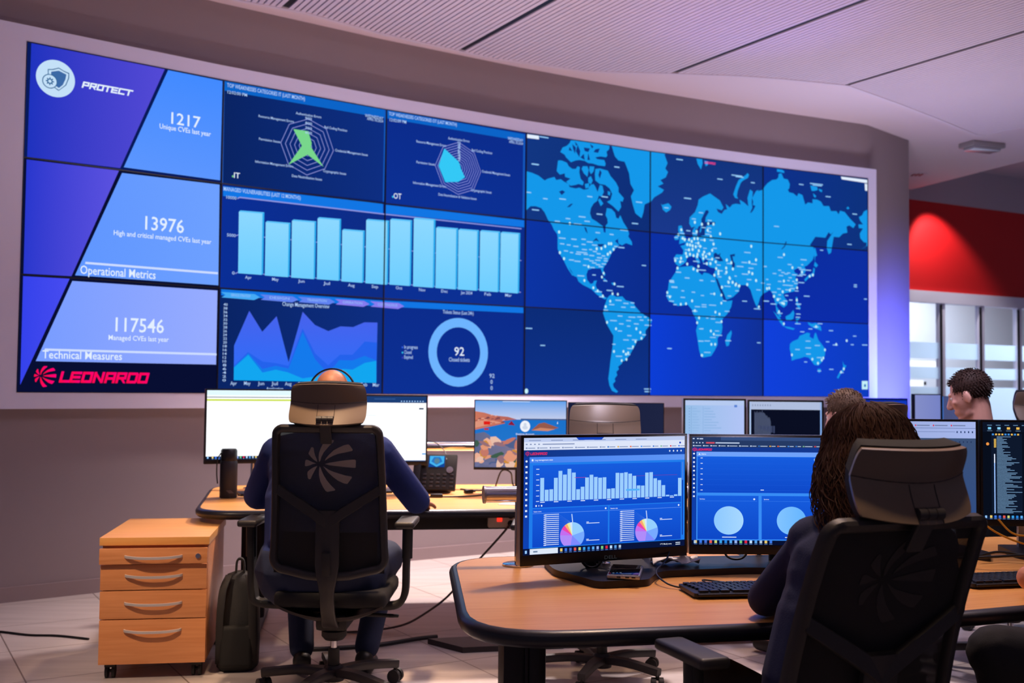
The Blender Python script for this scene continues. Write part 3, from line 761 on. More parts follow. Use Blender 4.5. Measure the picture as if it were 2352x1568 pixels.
('radar_chart','ring',3,[(2.4981,0.905),(2.4981,0.9029),(2.5862,0.8789),(2.5887,0.8803)]),
('radar_chart','ring',3,[(2.5887,0.8803),(2.5862,0.8789),(2.6253,0.8256),(2.6289,0.8255)]),
('radar_chart','ring',3,[(2.6289,0.8255),(2.6253,0.8256),(2.5849,0.7707),(2.5873,0.7691)]),
('radar_chart','ring',3,[(2.5873,0.7691),(2.5849,0.7707),(2.498,0.7517),(2.4979,0.7496)]),
('radar_chart','ring',3,[(2.4979,0.7496),(2.498,0.7517),(2.411,0.7727),(2.4085,0.7711)]),
('radar_chart','ring',3,[(2.4085,0.7711),(2.411,0.7727),(2.3698,0.8266),(2.3662,0.8265)]),
('radar_chart','ring',3,[(2.3662,0.8265),(2.3698,0.8266),(2.4119,0.8827),(2.4094,0.8843)]),
('radar_chart','ring',3,[(2.4094,0.8843),(2.4119,0.8827),(2.4981,0.9029),(2.4981,0.905)]),
('radar_chart','ring',3,[(2.4981,0.8954),(2.4981,0.8933),(2.5749,0.8724),(2.5774,0.8738)]),
('radar_chart','ring',3,[(2.5774,0.8738),(2.5749,0.8724),(2.609,0.8259),(2.6126,0.8259)]),
('radar_chart','ring',3,[(2.6126,0.8259),(2.609,0.8259),(2.5738,0.7781),(2.5762,0.7765)]),
('radar_chart','ring',3,[(2.5762,0.7765),(2.5738,0.7781),(2.498,0.7615),(2.498,0.7594)]),
('radar_chart','ring',3,[(2.498,0.7594),(2.498,0.7615),(2.4222,0.7798),(2.4197,0.7783)]),
('radar_chart','ring',3,[(2.4197,0.7783),(2.4222,0.7798),(2.3863,0.8268),(2.3827,0.8267)]),
('radar_chart','ring',3,[(2.3827,0.8267),(2.3863,0.8268),(2.423,0.8757),(2.4206,0.8773)]),
('radar_chart','ring',3,[(2.4206,0.8773),(2.423,0.8757),(2.4981,0.8933),(2.4981,0.8954)]),
('radar_chart','ring',3,[(2.4982,0.8858),(2.4982,0.8837),(2.5636,0.8659),(2.5661,0.8673)]),
('radar_chart','ring',3,[(2.5661,0.8673),(2.5636,0.8659),(2.5927,0.8263),(2.5963,0.8262)]),
('radar_chart','ring',3,[(2.5963,0.8262),(2.5927,0.8263),(2.5626,0.7855),(2.5651,0.7839)]),
('radar_chart','ring',3,[(2.5651,0.7839),(2.5626,0.7855),(2.4981,0.7714),(2.4981,0.7692)]),
('radar_chart','ring',3,[(2.4981,0.7692),(2.4981,0.7714),(2.4334,0.787),(2.431,0.7854)]),
('radar_chart','ring',3,[(2.431,0.7854),(2.4334,0.787),(2.4029,0.827),(2.3992,0.8269)]),
('radar_chart','ring',3,[(2.3992,0.8269),(2.4029,0.827),(2.4341,0.8687),(2.4317,0.8702)]),
('radar_chart','ring',3,[(2.4317,0.8702),(2.4341,0.8687),(2.4982,0.8837),(2.4982,0.8858)]),
('radar_chart','ring',3,[(2.4982,0.8762),(2.4982,0.8741),(2.5523,0.8593),(2.5548,0.8608)]),
('radar_chart','ring',3,[(2.5548,0.8608),(2.5523,0.8593),(2.5764,0.8266),(2.5799,0.8265)]),
('radar_chart','ring',3,[(2.5799,0.8265),(2.5764,0.8266),(2.5515,0.7929),(2.554,0.7912)]),
('radar_chart','ring',3,[(2.554,0.7912),(2.5515,0.7929),(2.4981,0.7812),(2.4981,0.779)]),
('radar_chart','ring',3,[(2.4981,0.779),(2.4981,0.7812),(2.4447,0.7941),(2.4422,0.7925)]),
('radar_chart','ring',3,[(2.4422,0.7925),(2.4447,0.7941),(2.4194,0.8272),(2.4158,0.8271)]),
('radar_chart','ring',3,[(2.4158,0.8271),(2.4194,0.8272),(2.4452,0.8617),(2.4428,0.8632)]),
('radar_chart','ring',3,[(2.4428,0.8632),(2.4452,0.8617),(2.4982,0.8741),(2.4982,0.8762)]),
('radar_chart','ring',3,[(2.4982,0.8666),(2.4982,0.8645),(2.5411,0.8528),(2.5435,0.8543)]),
('radar_chart','ring',3,[(2.5435,0.8543),(2.5411,0.8528),(2.56,0.8269),(2.5636,0.8269)]),
('radar_chart','ring',3,[(2.5636,0.8269),(2.56,0.8269),(2.5404,0.8003),(2.5429,0.7986)]),
('radar_chart','ring',3,[(2.5429,0.7986),(2.5404,0.8003),(2.4982,0.791),(2.4982,0.7889)]),
('radar_chart','ring',3,[(2.4982,0.7889),(2.4982,0.791),(2.4559,0.8012),(2.4534,0.7997)]),
('radar_chart','ring',3,[(2.4534,0.7997),(2.4559,0.8012),(2.4359,0.8274),(2.4323,0.8274)]),
('radar_chart','ring',3,[(2.4323,0.8274),(2.4359,0.8274),(2.4564,0.8547),(2.4539,0.8562)]),
('radar_chart','ring',3,[(2.4539,0.8562),(2.4564,0.8547),(2.4982,0.8645),(2.4982,0.8666)]),
('radar_chart','ring',3,[(2.4983,0.857),(2.4983,0.8549),(2.5298,0.8463),(2.5322,0.8477)]),
('radar_chart','ring',3,[(2.5322,0.8477),(2.5298,0.8463),(2.5437,0.8273),(2.5473,0.8272)]),
('radar_chart','ring',3,[(2.5473,0.8272),(2.5437,0.8273),(2.5293,0.8076),(2.5317,0.806)]),
('radar_chart','ring',3,[(2.5317,0.806),(2.5293,0.8076),(2.4982,0.8009),(2.4982,0.7987)]),
('radar_chart','ring',3,[(2.4982,0.7987),(2.4982,0.8009),(2.4671,0.8084),(2.4647,0.8068)]),
('radar_chart','ring',3,[(2.4647,0.8068),(2.4671,0.8084),(2.4524,0.8276),(2.4488,0.8276)]),
('radar_chart','ring',3,[(2.4488,0.8276),(2.4524,0.8276),(2.4675,0.8477),(2.465,0.8492)]),
('radar_chart','ring',3,[(2.465,0.8492),(2.4675,0.8477),(2.4983,0.8549),(2.4983,0.857)]),
('radar_chart','ring',3,[(2.4983,0.8474),(2.4983,0.8453),(2.5185,0.8398),(2.521,0.8412)]),
('radar_chart','ring',3,[(2.521,0.8412),(2.5185,0.8398),(2.5274,0.8276),(2.531,0.8275)]),
('radar_chart','ring',3,[(2.531,0.8275),(2.5274,0.8276),(2.5182,0.815),(2.5206,0.8134)]),
('radar_chart','ring',3,[(2.5206,0.8134),(2.5182,0.815),(2.4983,0.8107),(2.4983,0.8085)]),
('radar_chart','ring',3,[(2.4983,0.8085),(2.4983,0.8107),(2.4784,0.8155),(2.4759,0.8139)]),
('radar_chart','ring',3,[(2.4759,0.8139),(2.4784,0.8155),(2.469,0.8278),(2.4653,0.8278)]),
('radar_chart','ring',3,[(2.4653,0.8278),(2.469,0.8278),(2.4786,0.8407),(2.4761,0.8422)]),
('radar_chart','ring',3,[(2.4761,0.8422),(2.4786,0.8407),(2.4983,0.8453),(2.4983,0.8474)]),
('radar_chart','ring',3,[(2.4983,0.8378),(2.4984,0.8357),(2.5072,0.8333),(2.5097,0.8347)]),
('radar_chart','ring',3,[(2.5097,0.8347),(2.5072,0.8333),(2.5111,0.8279),(2.5147,0.8279)]),
('radar_chart','ring',3,[(2.5147,0.8279),(2.5111,0.8279),(2.5071,0.8224),(2.5095,0.8208)]),
('radar_chart','ring',3,[(2.5095,0.8208),(2.5071,0.8224),(2.4983,0.8205),(2.4983,0.8184)]),
('radar_chart','ring',3,[(2.4983,0.8184),(2.4983,0.8205),(2.4896,0.8226),(2.4871,0.8211)]),
('radar_chart','ring',3,[(2.4871,0.8211),(2.4896,0.8226),(2.4855,0.828),(2.4819,0.828)]),
('radar_chart','ring',3,[(2.4819,0.828),(2.4855,0.828),(2.4897,0.8337),(2.4873,0.8352)]),
('radar_chart','ring',3,[(2.4873,0.8352),(2.4897,0.8337),(2.4984,0.8357),(2.4983,0.8378)]),
('radar_chart','cyan',4,[(2.4983,0.8522),(2.5119,0.836),(2.5147,0.8279),(2.5451,0.7972),(2.4981,0.7771),(2.4062,0.7697),(2.3579,0.8264),(2.3961,0.8927)]),
('bar_chart','hdr2',1,[(1.01,0.6596),(1.988,0.6654),(1.989,0.6317),(1.011,0.6276)]),
('bar_chart','hdr2',1,[(2,0.6631),(2.991,0.6628),(2.991,0.6361),(2,0.6324)]),
('bar_chart','navy3',1,[(1.008,0.626),(1.992,0.6303),(1.992,0.3308),(1.003,0.3324)]),
('bar_chart','navy2',1,[(1.998,0.6307),(2.988,0.6343),(2.987,0.3357),(1.998,0.3294)]),
('bar_chart','ring',2,[(1.09,0.6262),(1.105,0.6315),(2.97,0.6317),(2.97,0.6276),(1.105,0.6272),(1.092,0.6228)]),
('bar_chart','ring',2,[(1.086,0.5057),(1.102,0.51),(2.972,0.5098),(2.972,0.5072),(1.102,0.5073),(1.09,0.5033)]),
('bar_chart','ring',2,[(1.087,0.384),(1.102,0.389),(2.97,0.3895),(2.97,0.3864),(1.102,0.3864),(1.091,0.3816)]),
('bar_chart','bar1',3,[(1.104,0.3847),(1.101,0.5828),(1.236,0.5847),(1.238,0.3848)]),
('bar_chart','bar2',3,[(1.101,0.5828),(1.11,0.5877),(1.247,0.5898),(1.236,0.5847)]),
('bar_chart','bar3',3,[(1.236,0.5847),(1.247,0.5898),(1.247,0.3878),(1.238,0.3848)]),
('bar_chart','bar1',3,[(1.257,0.3836),(1.256,0.5578),(1.392,0.5593),(1.393,0.3837)]),
('bar_chart','bar2',3,[(1.256,0.5578),(1.265,0.5627),(1.403,0.5644),(1.392,0.5593)]),
('bar_chart','bar3',3,[(1.392,0.5593),(1.403,0.5644),(1.402,0.3867),(1.393,0.3837)]),
('bar_chart','bar1',3,[(1.413,0.3832),(1.411,0.5718),(1.548,0.5735),(1.549,0.3833)]),
('bar_chart','bar2',3,[(1.411,0.5718),(1.421,0.5769),(1.559,0.5787),(1.548,0.5735)]),
('bar_chart','bar3',3,[(1.548,0.5735),(1.559,0.5787),(1.558,0.3864),(1.549,0.3833)]),
('bar_chart','bar1',3,[(1.569,0.3841),(1.567,0.5887),(1.704,0.5906),(1.705,0.3842)]),
('bar_chart','bar2',3,[(1.567,0.5887),(1.577,0.5939),(1.715,0.5959),(1.704,0.5906)]),
('bar_chart','bar3',3,[(1.704,0.5906),(1.715,0.5959),(1.714,0.3873),(1.705,0.3842)]),
('bar_chart','bar1',3,[(1.723,0.3828),(1.723,0.5577),(1.857,0.5591),(1.857,0.3829)]),
('bar_chart','bar2',3,[(1.723,0.5577),(1.733,0.5629),(1.869,0.5645),(1.857,0.5591)]),
('bar_chart','bar3',3,[(1.857,0.5591),(1.869,0.5645),(1.867,0.3861),(1.857,0.3829)]),
('bar_chart','bar1',3,[(1.878,0.3824),(1.877,0.6011),(2.017,0.603),(2.018,0.3824)]),
('bar_chart','bar2',3,[(1.877,0.6011),(1.888,0.6064),(2.029,0.6085),(2.017,0.603)]),
('bar_chart','bar3',3,[(2.017,0.603),(2.029,0.6085),(2.027,0.3856),(2.018,0.3824)]),
('bar_chart','bar1',3,[(2.037,0.3836),(2.036,0.6118),(2.17,0.6132),(2.17,0.3833)]),
('bar_chart','bar2',3,[(2.036,0.6118),(2.047,0.6172),(2.182,0.6187),(2.17,0.6132)]),
('bar_chart','bar3',3,[(2.17,0.6132),(2.182,0.6187),(2.18,0.3866),(2.17,0.3833)]),
('bar_chart','bar1',3,[(2.194,0.383),(2.193,0.6239),(2.329,0.6254),(2.329,0.3827)]),
('bar_chart','bar2',3,[(2.193,0.6239),(2.204,0.6293),(2.342,0.6311),(2.329,0.6254)]),
('bar_chart','bar3',3,[(2.329,0.6254),(2.342,0.6311),(2.34,0.386),(2.329,0.3827)]),
('bar_chart','bar1',3,[(2.347,0.3826),(2.347,0.5997),(2.488,0.601),(2.487,0.3822)]),
('bar_chart','bar2',3,[(2.347,0.5997),(2.359,0.6052),(2.501,0.6066),(2.488,0.601)]),
('bar_chart','bar3',3,[(2.488,0.601),(2.501,0.6066),(2.498,0.3856),(2.487,0.3822)]),
('bar_chart','bar1',3,[(2.504,0.3826),(2.504,0.6006),(2.639,0.6018),(2.638,0.3823)]),
('bar_chart','bar2',3,[(2.504,0.6006),(2.516,0.6061),(2.652,0.6075),(2.639,0.6018)]),
('bar_chart','bar3',3,[(2.639,0.6018),(2.652,0.6075),(2.649,0.3857),(2.638,0.3823)]),
('bar_chart','bar1',3,[(2.659,0.383),(2.66,0.6037),(2.795,0.605),(2.794,0.3827)]),
('bar_chart','bar2',3,[(2.66,0.6037),(2.672,0.6094),(2.809,0.6108),(2.795,0.605)]),
('bar_chart','bar3',3,[(2.795,0.605),(2.809,0.6108),(2.805,0.3861),(2.794,0.3827)]),
('bar_chart','bar1',3,[(2.811,0.3831),(2.813,0.6056),(2.947,0.6068),(2.945,0.3828)]),
('bar_chart','bar2',3,[(2.813,0.6056),(2.825,0.6113),(2.961,0.6127),(2.947,0.6068)]),
('bar_chart','bar3',3,[(2.947,0.6068),(2.961,0.6127),(2.956,0.3862),(2.945,0.3828)]),
('area_chart','hdr2',1,[(1.012,0.33),(1.995,0.3263),(1.995,0.305),(1.013,0.3106)]),
('area_chart','hdr2',1,[(2.001,0.3265),(2.99,0.3308),(2.991,0.3094),(2.001,0.3052)]),
('area_chart','navy1',1,[(1.004,0.3075),(1.992,0.3049),(1.995,0.002),(1.005,0.002)]),
('donut_chart','navy2',1,[(2.001,0.3052),(2.988,0.3076),(2.99,0.0029),(2.004,0.002)]),
('area_chart','chev1',3,[(1.01,0.3212),(1.201,0.321),(1.232,0.3116),(1.198,0.3016),(1.014,0.3041),(1.036,0.3127)]),
('area_chart','chev2',3,[(1.232,0.3212),(1.425,0.321),(1.458,0.3113),(1.422,0.3012),(1.236,0.3038),(1.259,0.3125)]),
('area_chart','chev2',3,[(1.455,0.3212),(1.651,0.321),(1.685,0.3111),(1.647,0.3007),(1.459,0.3034),(1.483,0.3123)]),
('area_chart','chev3',3,[(1.685,0.3212),(1.871,0.321),(1.907,0.3109),(1.867,0.3003),(1.689,0.303),(1.714,0.312)]),
('area_chart','chev3',3,[(1.911,0.3212),(2.101,0.3207),(2.137,0.3103),(2.097,0.2996),(1.915,0.3026),(1.942,0.3118)]),
('area_chart','area1',2,[(1.09,0.1525),(1.172,0.266),(1.249,0.2002),(1.331,0.253),(1.407,0.1036),(1.486,0.2721),(1.563,0.23),(1.646,0.2115),(1.722,0.2293),(1.804,0.229),(1.876,0.2471),(1.962,0.2484),(1.96,0.039),(1.092,0.0422)]),
('area_chart','area2',3,[(1.092,0.0887),(1.169,0.1331),(1.253,0.1038),(1.33,0.0995),(1.407,0.0916),(1.487,0.2169),(1.566,0.135),(1.649,0.0962),(1.721,0.1329),(1.802,0.1341),(1.88,0.181),(1.96,0.1788),(1.961,0.039),(1.092,0.0422)]),
('area_chart','area3',4,[(1.092,0.0853),(1.171,0.1288),(1.254,0.0797),(1.33,0.0907),(1.407,0.0827),(1.488,0.2047),(1.565,0.1169),(1.625,0.0814),(1.683,0.0912),(1.717,0.1145),(1.803,0.1147),(1.881,0.1316),(1.957,0.1168),(1.96,0.039),(1.092,0.0422)]),
('area_chart','area4',5,[(1.091,0.0822),(1.171,0.1244),(1.254,0.0679),(1.331,0.0783),(1.403,0.0702),(1.493,0.0509),(1.575,0.0583),(1.676,0.0728),(1.743,0.085),(1.804,0.0833),(1.882,0.1074),(1.957,0.1154),(1.96,0.039),(1.092,0.0422)]),
]
WALL_TEXTS = [
('world_map','LEONARDO','pink',4,4.467,0.9786,0.097,0.0092,1),
('status_panel','1217','white',3,0.718,0.8326,0.158,0.0312,0),
('status_panel','Unique CVEs last year','white',3,0.657,0.8118,0.278,0.0134,0),
('status_panel','13976','white',3,0.595,0.4963,0.204,0.0358,0),
('status_panel','High and critical managed CVEs last year','white',3,0.437,0.4702,0.514,0.013,0),
('status_panel','117546','white',3,0.458,0.1835,0.247,0.0363,0),
('status_panel','Managed CVEs last year','white',3,0.425,0.1571,0.307,0.0129,0),
('status_panel','Operational Metrics','white',3,0.279,0.3474,0.376,0.0217,0),
('status_panel','Technical Measures','white',3,0.113,0.098,0.381,0.0199,0),
('status_panel','@disc','icon',3,0.138,0.9079,0,0.054,2),
('status_panel','@disc','icond',7,0.111,0.8968,0,0.021,2),
('status_panel','@disc','icon',8,0.111,0.8968,0,0.0185,2),
('status_panel','@gear','icond',9,0.111,0.8968,0,0.0115,2),
('status_panel','@disc','icon',10,0.111,0.8968,0,0.0046,2),
('status_panel','PROTECT','white',4,0.261,0.895,0.252,0.0193,1),
('logo','LEONARDO','red',3,0.191,0.0288,0.444,0.0326,1),
('logo','@petals','red',3,0.119,0.0455,0,0.0302,2),
('radar_chart','TOP WEAKNESSES CATEGORIES IT (LAST MONTH)','txt',3,1.02,0.9796,0.456,0.0112,0),
('radar_chart','12:02:00 PM','txt',3,1.023,0.9595,0.111,0.0084,0),
('radar_chart','WEDNESDAY','txt',3,1.858,0.9607,0.122,0.0091,0),
('radar_chart','APRIL 03,2024','txt',3,1.872,0.9514,0.107,0.0076,0),
('radar_chart','TOP WEAKNESSES CATEGORIES OT (LAST MONTH)','txt',3,2.017,0.9808,0.466,0.0108,0),
('radar_chart','12:02:09 PM','txt',3,2.023,0.961,0.11,0.0093,0),
('radar_chart','WEDNESDAY','txt',3,2.858,0.9617,0.117,0.0099,0),
('radar_chart','APRIL 03,2024','txt',3,2.868,0.9504,0.107,0.0083,0),
('radar_chart','IT','white',3,1.069,0.6904,0.034,0.0154,0),
('radar_chart','OT','white',3,2.056,0.6889,0.052,0.017,0),
('radar_chart','Authentication Errors','txt',6,1.422,0.9291,0.156,0.0073,0),
('radar_chart','Bad Coding Practices','txt',6,1.599,0.898,0.144,0.0074,0),
('radar_chart','Credential Management Issues','txt',6,1.669,0.8246,0.211,0.0075,0),
('radar_chart','Cryptographic Issues','txt',6,1.596,0.7484,0.145,0.0074,0),
('radar_chart','Data Neutralization Issues','txt',6,1.405,0.7179,0.184,0.0073,0),
('radar_chart','Information Management Errors','txt',6,1.188,0.7487,0.224,0.0071,0),
('radar_chart','Permission Issues','txt',6,1.207,0.8243,0.125,0.0071,0),
('radar_chart','Resource Management Errors','txt',6,1.202,0.8989,0.209,0.0071,0),
('radar_chart','Authentication Errors','txt',6,2.422,0.9281,0.152,0.008,0),
('radar_chart','Bad Coding Practices','txt',6,2.592,0.8971,0.15,0.0081,0),
('radar_chart','Credential Management Issues','txt',6,2.668,0.8236,0.209,0.0081,0),
('radar_chart','Cryptographic Issues','txt',6,2.59,0.7489,0.15,0.0081,0),
('radar_chart','Data Neutralization & Validation Issues','txt',6,2.359,0.7181,0.271,0.0079,0),
('radar_chart','Information Management Errors','txt',6,2.184,0.7493,0.227,0.0078,0),
('radar_chart','Permission Issues','txt',6,2.205,0.8247,0.126,0.0078,0),
('radar_chart','Resource Management Errors','txt',6,2.203,0.8991,0.205,0.0078,0),
('radar_chart','900','txt',6,1.479,0.9172,0.041,0.0073,0),
('radar_chart','800','txt',6,1.48,0.901,0.041,0.0073,0),
('radar_chart','700','txt',6,1.48,0.8848,0.041,0.0073,0),
('radar_chart','600','txt',6,1.481,0.8695,0.041,0.0073,0),
('radar_chart','10','txt',6,2.491,0.9182,0.019,0.0064,0),
('radar_chart','9','txt',6,2.491,0.9103,0.019,0.0064,0),
('radar_chart','8','txt',6,2.491,0.9024,0.019,0.0064,0),
('radar_chart','7','txt',6,2.491,0.8946,0.019,0.0064,0),
('radar_chart','6','txt',6,2.491,0.8867,0.019,0.0064,0),
('radar_chart','5','txt',6,2.491,0.8788,0.019,0.0064,0),
('radar_chart','4','txt',6,2.492,0.871,0.019,0.0064,0),
('radar_chart','3','txt',6,2.492,0.8631,0.019,0.0064,0),
('radar_chart','2','txt',6,2.492,0.8552,0.019,0.0064,0),
('bar_chart','MANAGED VULNERABILITIES (LAST 12 MONTHS)','txt',3,1.013,0.6452,0.448,0.0111,0),
('bar_chart','10000','txt',3,1.029,0.6206,0.057,0.0084,0),
('bar_chart','5000','txt',3,1.037,0.5,0.049,0.0084,0),
('bar_chart','0','txt',3,1.07,0.3797,0.015,0.0084,0),
('bar_chart','Apr','txt',3,1.144,0.369,0.037,0.0084,0),
('bar_chart','May','txt',3,1.3,0.369,0.038,0.0086,0),
('bar_chart','Jun','txt',3,1.455,0.3693,0.039,0.0087,0),
('bar_chart','Jul','txt',3,1.61,0.3676,0.041,0.0088,0),
('bar_chart','Aug','txt',3,1.766,0.367,0.042,0.0089,0),
('bar_chart','Sep','txt',3,1.92,0.3681,0.043,0.0091,0),
('bar_chart','Oct','txt',3,2.079,0.369,0.043,0.0092,0),
('bar_chart','Nov','txt',3,2.235,0.3676,0.044,0.0093,0),
('bar_chart','Dec','txt',3,2.388,0.3679,0.045,0.0095,0),
('bar_chart','Jan 2024','txt',3,2.526,0.3672,0.082,0.0096,0),
('bar_chart','Feb','txt',3,2.697,0.3672,0.048,0.0097,0),
('bar_chart','Mar','txt',3,2.851,0.3682,0.049,0.0098,0),
('area_chart','SERVICE STRATEGY','txtd',4,1.067,0.3096,0.111,0.007,0),
('area_chart','DESIGN','txtd',4,1.288,0.3092,0.116,0.0071,0),
('area_chart','TRANSITION','txtd',4,1.511,0.3088,0.121,0.0073,0),
('area_chart','OPERATION','txtd',4,1.734,0.3082,0.126,0.0074,0),
('area_chart','CONTINUOUS','txtd',4,1.962,0.3078,0.129,0.0076,0),
('area_chart','Change Management Overview','txt',4,1.363,0.2885,0.287,0.0115,0),
('area_chart','40','txt',4,1.026,0.2784,0.023,0.0069,0),
('area_chart','38','txt',4,1.026,0.2664,0.022,0.0069,0),
('area_chart','36','txt',4,1.026,0.2543,0.022,0.0069,0),
('area_chart','34','txt',4,1.027,0.2423,0.022,0.0069,0),
('area_chart','32','txt',4,1.027,0.2302,0.022,0.0069,0),
('area_chart','30','txt',4,1.027,0.2182,0.022,0.0069,0),
('area_chart','28','txt',4,1.027,0.2061,0.022,0.0069,0),
('area_chart','26','txt',4,1.027,0.1941,0.021,0.0069,0),
('area_chart','24','txt',4,1.027,0.1821,0.021,0.0069,0),
('area_chart','22','txt',4,1.028,0.17,0.021,0.0069,0),
('area_chart','20','txt',4,1.028,0.158,0.021,0.0069,0),
('area_chart','18','txt',4,1.028,0.146,0.021,0.0069,0),
('area_chart','16','txt',4,1.028,0.134,0.021,0.0069,0),
('area_chart','14','txt',4,1.028,0.122,0.021,0.0069,0),
('area_chart','12','txt',4,1.028,0.11,0.02,0.0069,0),
('area_chart','10','txt',4,1.028,0.0979,0.02,0.0069,0),
('area_chart','8','txt',4,1.029,0.0859,0.02,0.0069,0),
('area_chart','6','txt',4,1.029,0.0739,0.02,0.0069,0),
('area_chart','4','txt',4,1.029,0.0619,0.02,0.0069,0),
('area_chart','2','txt',4,1.029,0.05,0.02,0.0069,0),
('area_chart','0','txt',4,1.029,0.038,0.019,0.0069,0),
('area_chart','Apr','txt',4,1.073,0.0271,0.036,0.0097,0),
('area_chart','May','txt',4,1.15,0.0276,0.037,0.0098,0),
('area_chart','Jun','txt',4,1.229,0.0276,0.037,0.0098,0),
('area_chart','Jul','txt',4,1.307,0.0276,0.038,0.0099,0),
('area_chart','Aug','txt',4,1.387,0.0271,0.039,0.01,0),
('area_chart','Sep','txt',4,1.466,0.0271,0.039,0.0101,0),
('area_chart','Oct','txt',4,1.548,0.0271,0.04,0.0102,0),
('area_chart','Nov','txt',4,1.631,0.0271,0.041,0.0102,0),
('area_chart','Dec','txt',4,1.708,0.027,0.041,0.0103,0),
('area_chart','Jan','txt',4,1.785,0.027,0.042,0.0104,0),
('area_chart','Feb','txt',4,1.859,0.0269,0.042,0.0105,0),
('area_chart','Mar','txt',4,1.937,0.0264,0.043,0.0105,0),
('area_chart','Application','txt',4,1.278,0.0115,0.099,0.0085,0),
('donut_chart','Tickets Status (Last 24h)','txt',3,2.401,0.2924,0.218,0.011,0),
('donut_chart','@disc','donut',3,2.516,0.1536,0,0.1251,2),
('donut_chart','@disc','navy2',4,2.516,0.1536,0,0.0913,2),
('donut_chart','92','white',5,2.485,0.1419,0.07,0.0269,0),
('donut_chart','Closed tickets','txt',5,2.447,0.12,0.147,0.0126,0),
('donut_chart','In progress','txt',3,2.141,0.1612,0.09,0.0108,0),
('donut_chart','Closed','txt',3,2.141,0.1427,0.049,0.0108,0),
('donut_chart','Expired','txt',3,2.142,0.1256,0.057,0.0107,0),
('donut_chart','92','txt',3,2.74,0.0631,0.038,0.0129,0),
('donut_chart','0','txt',3,2.748,0.0406,0.016,0.0129,0),
('donut_chart','0','txt',3,2.749,0.018,0.016,0.0129,0),
]
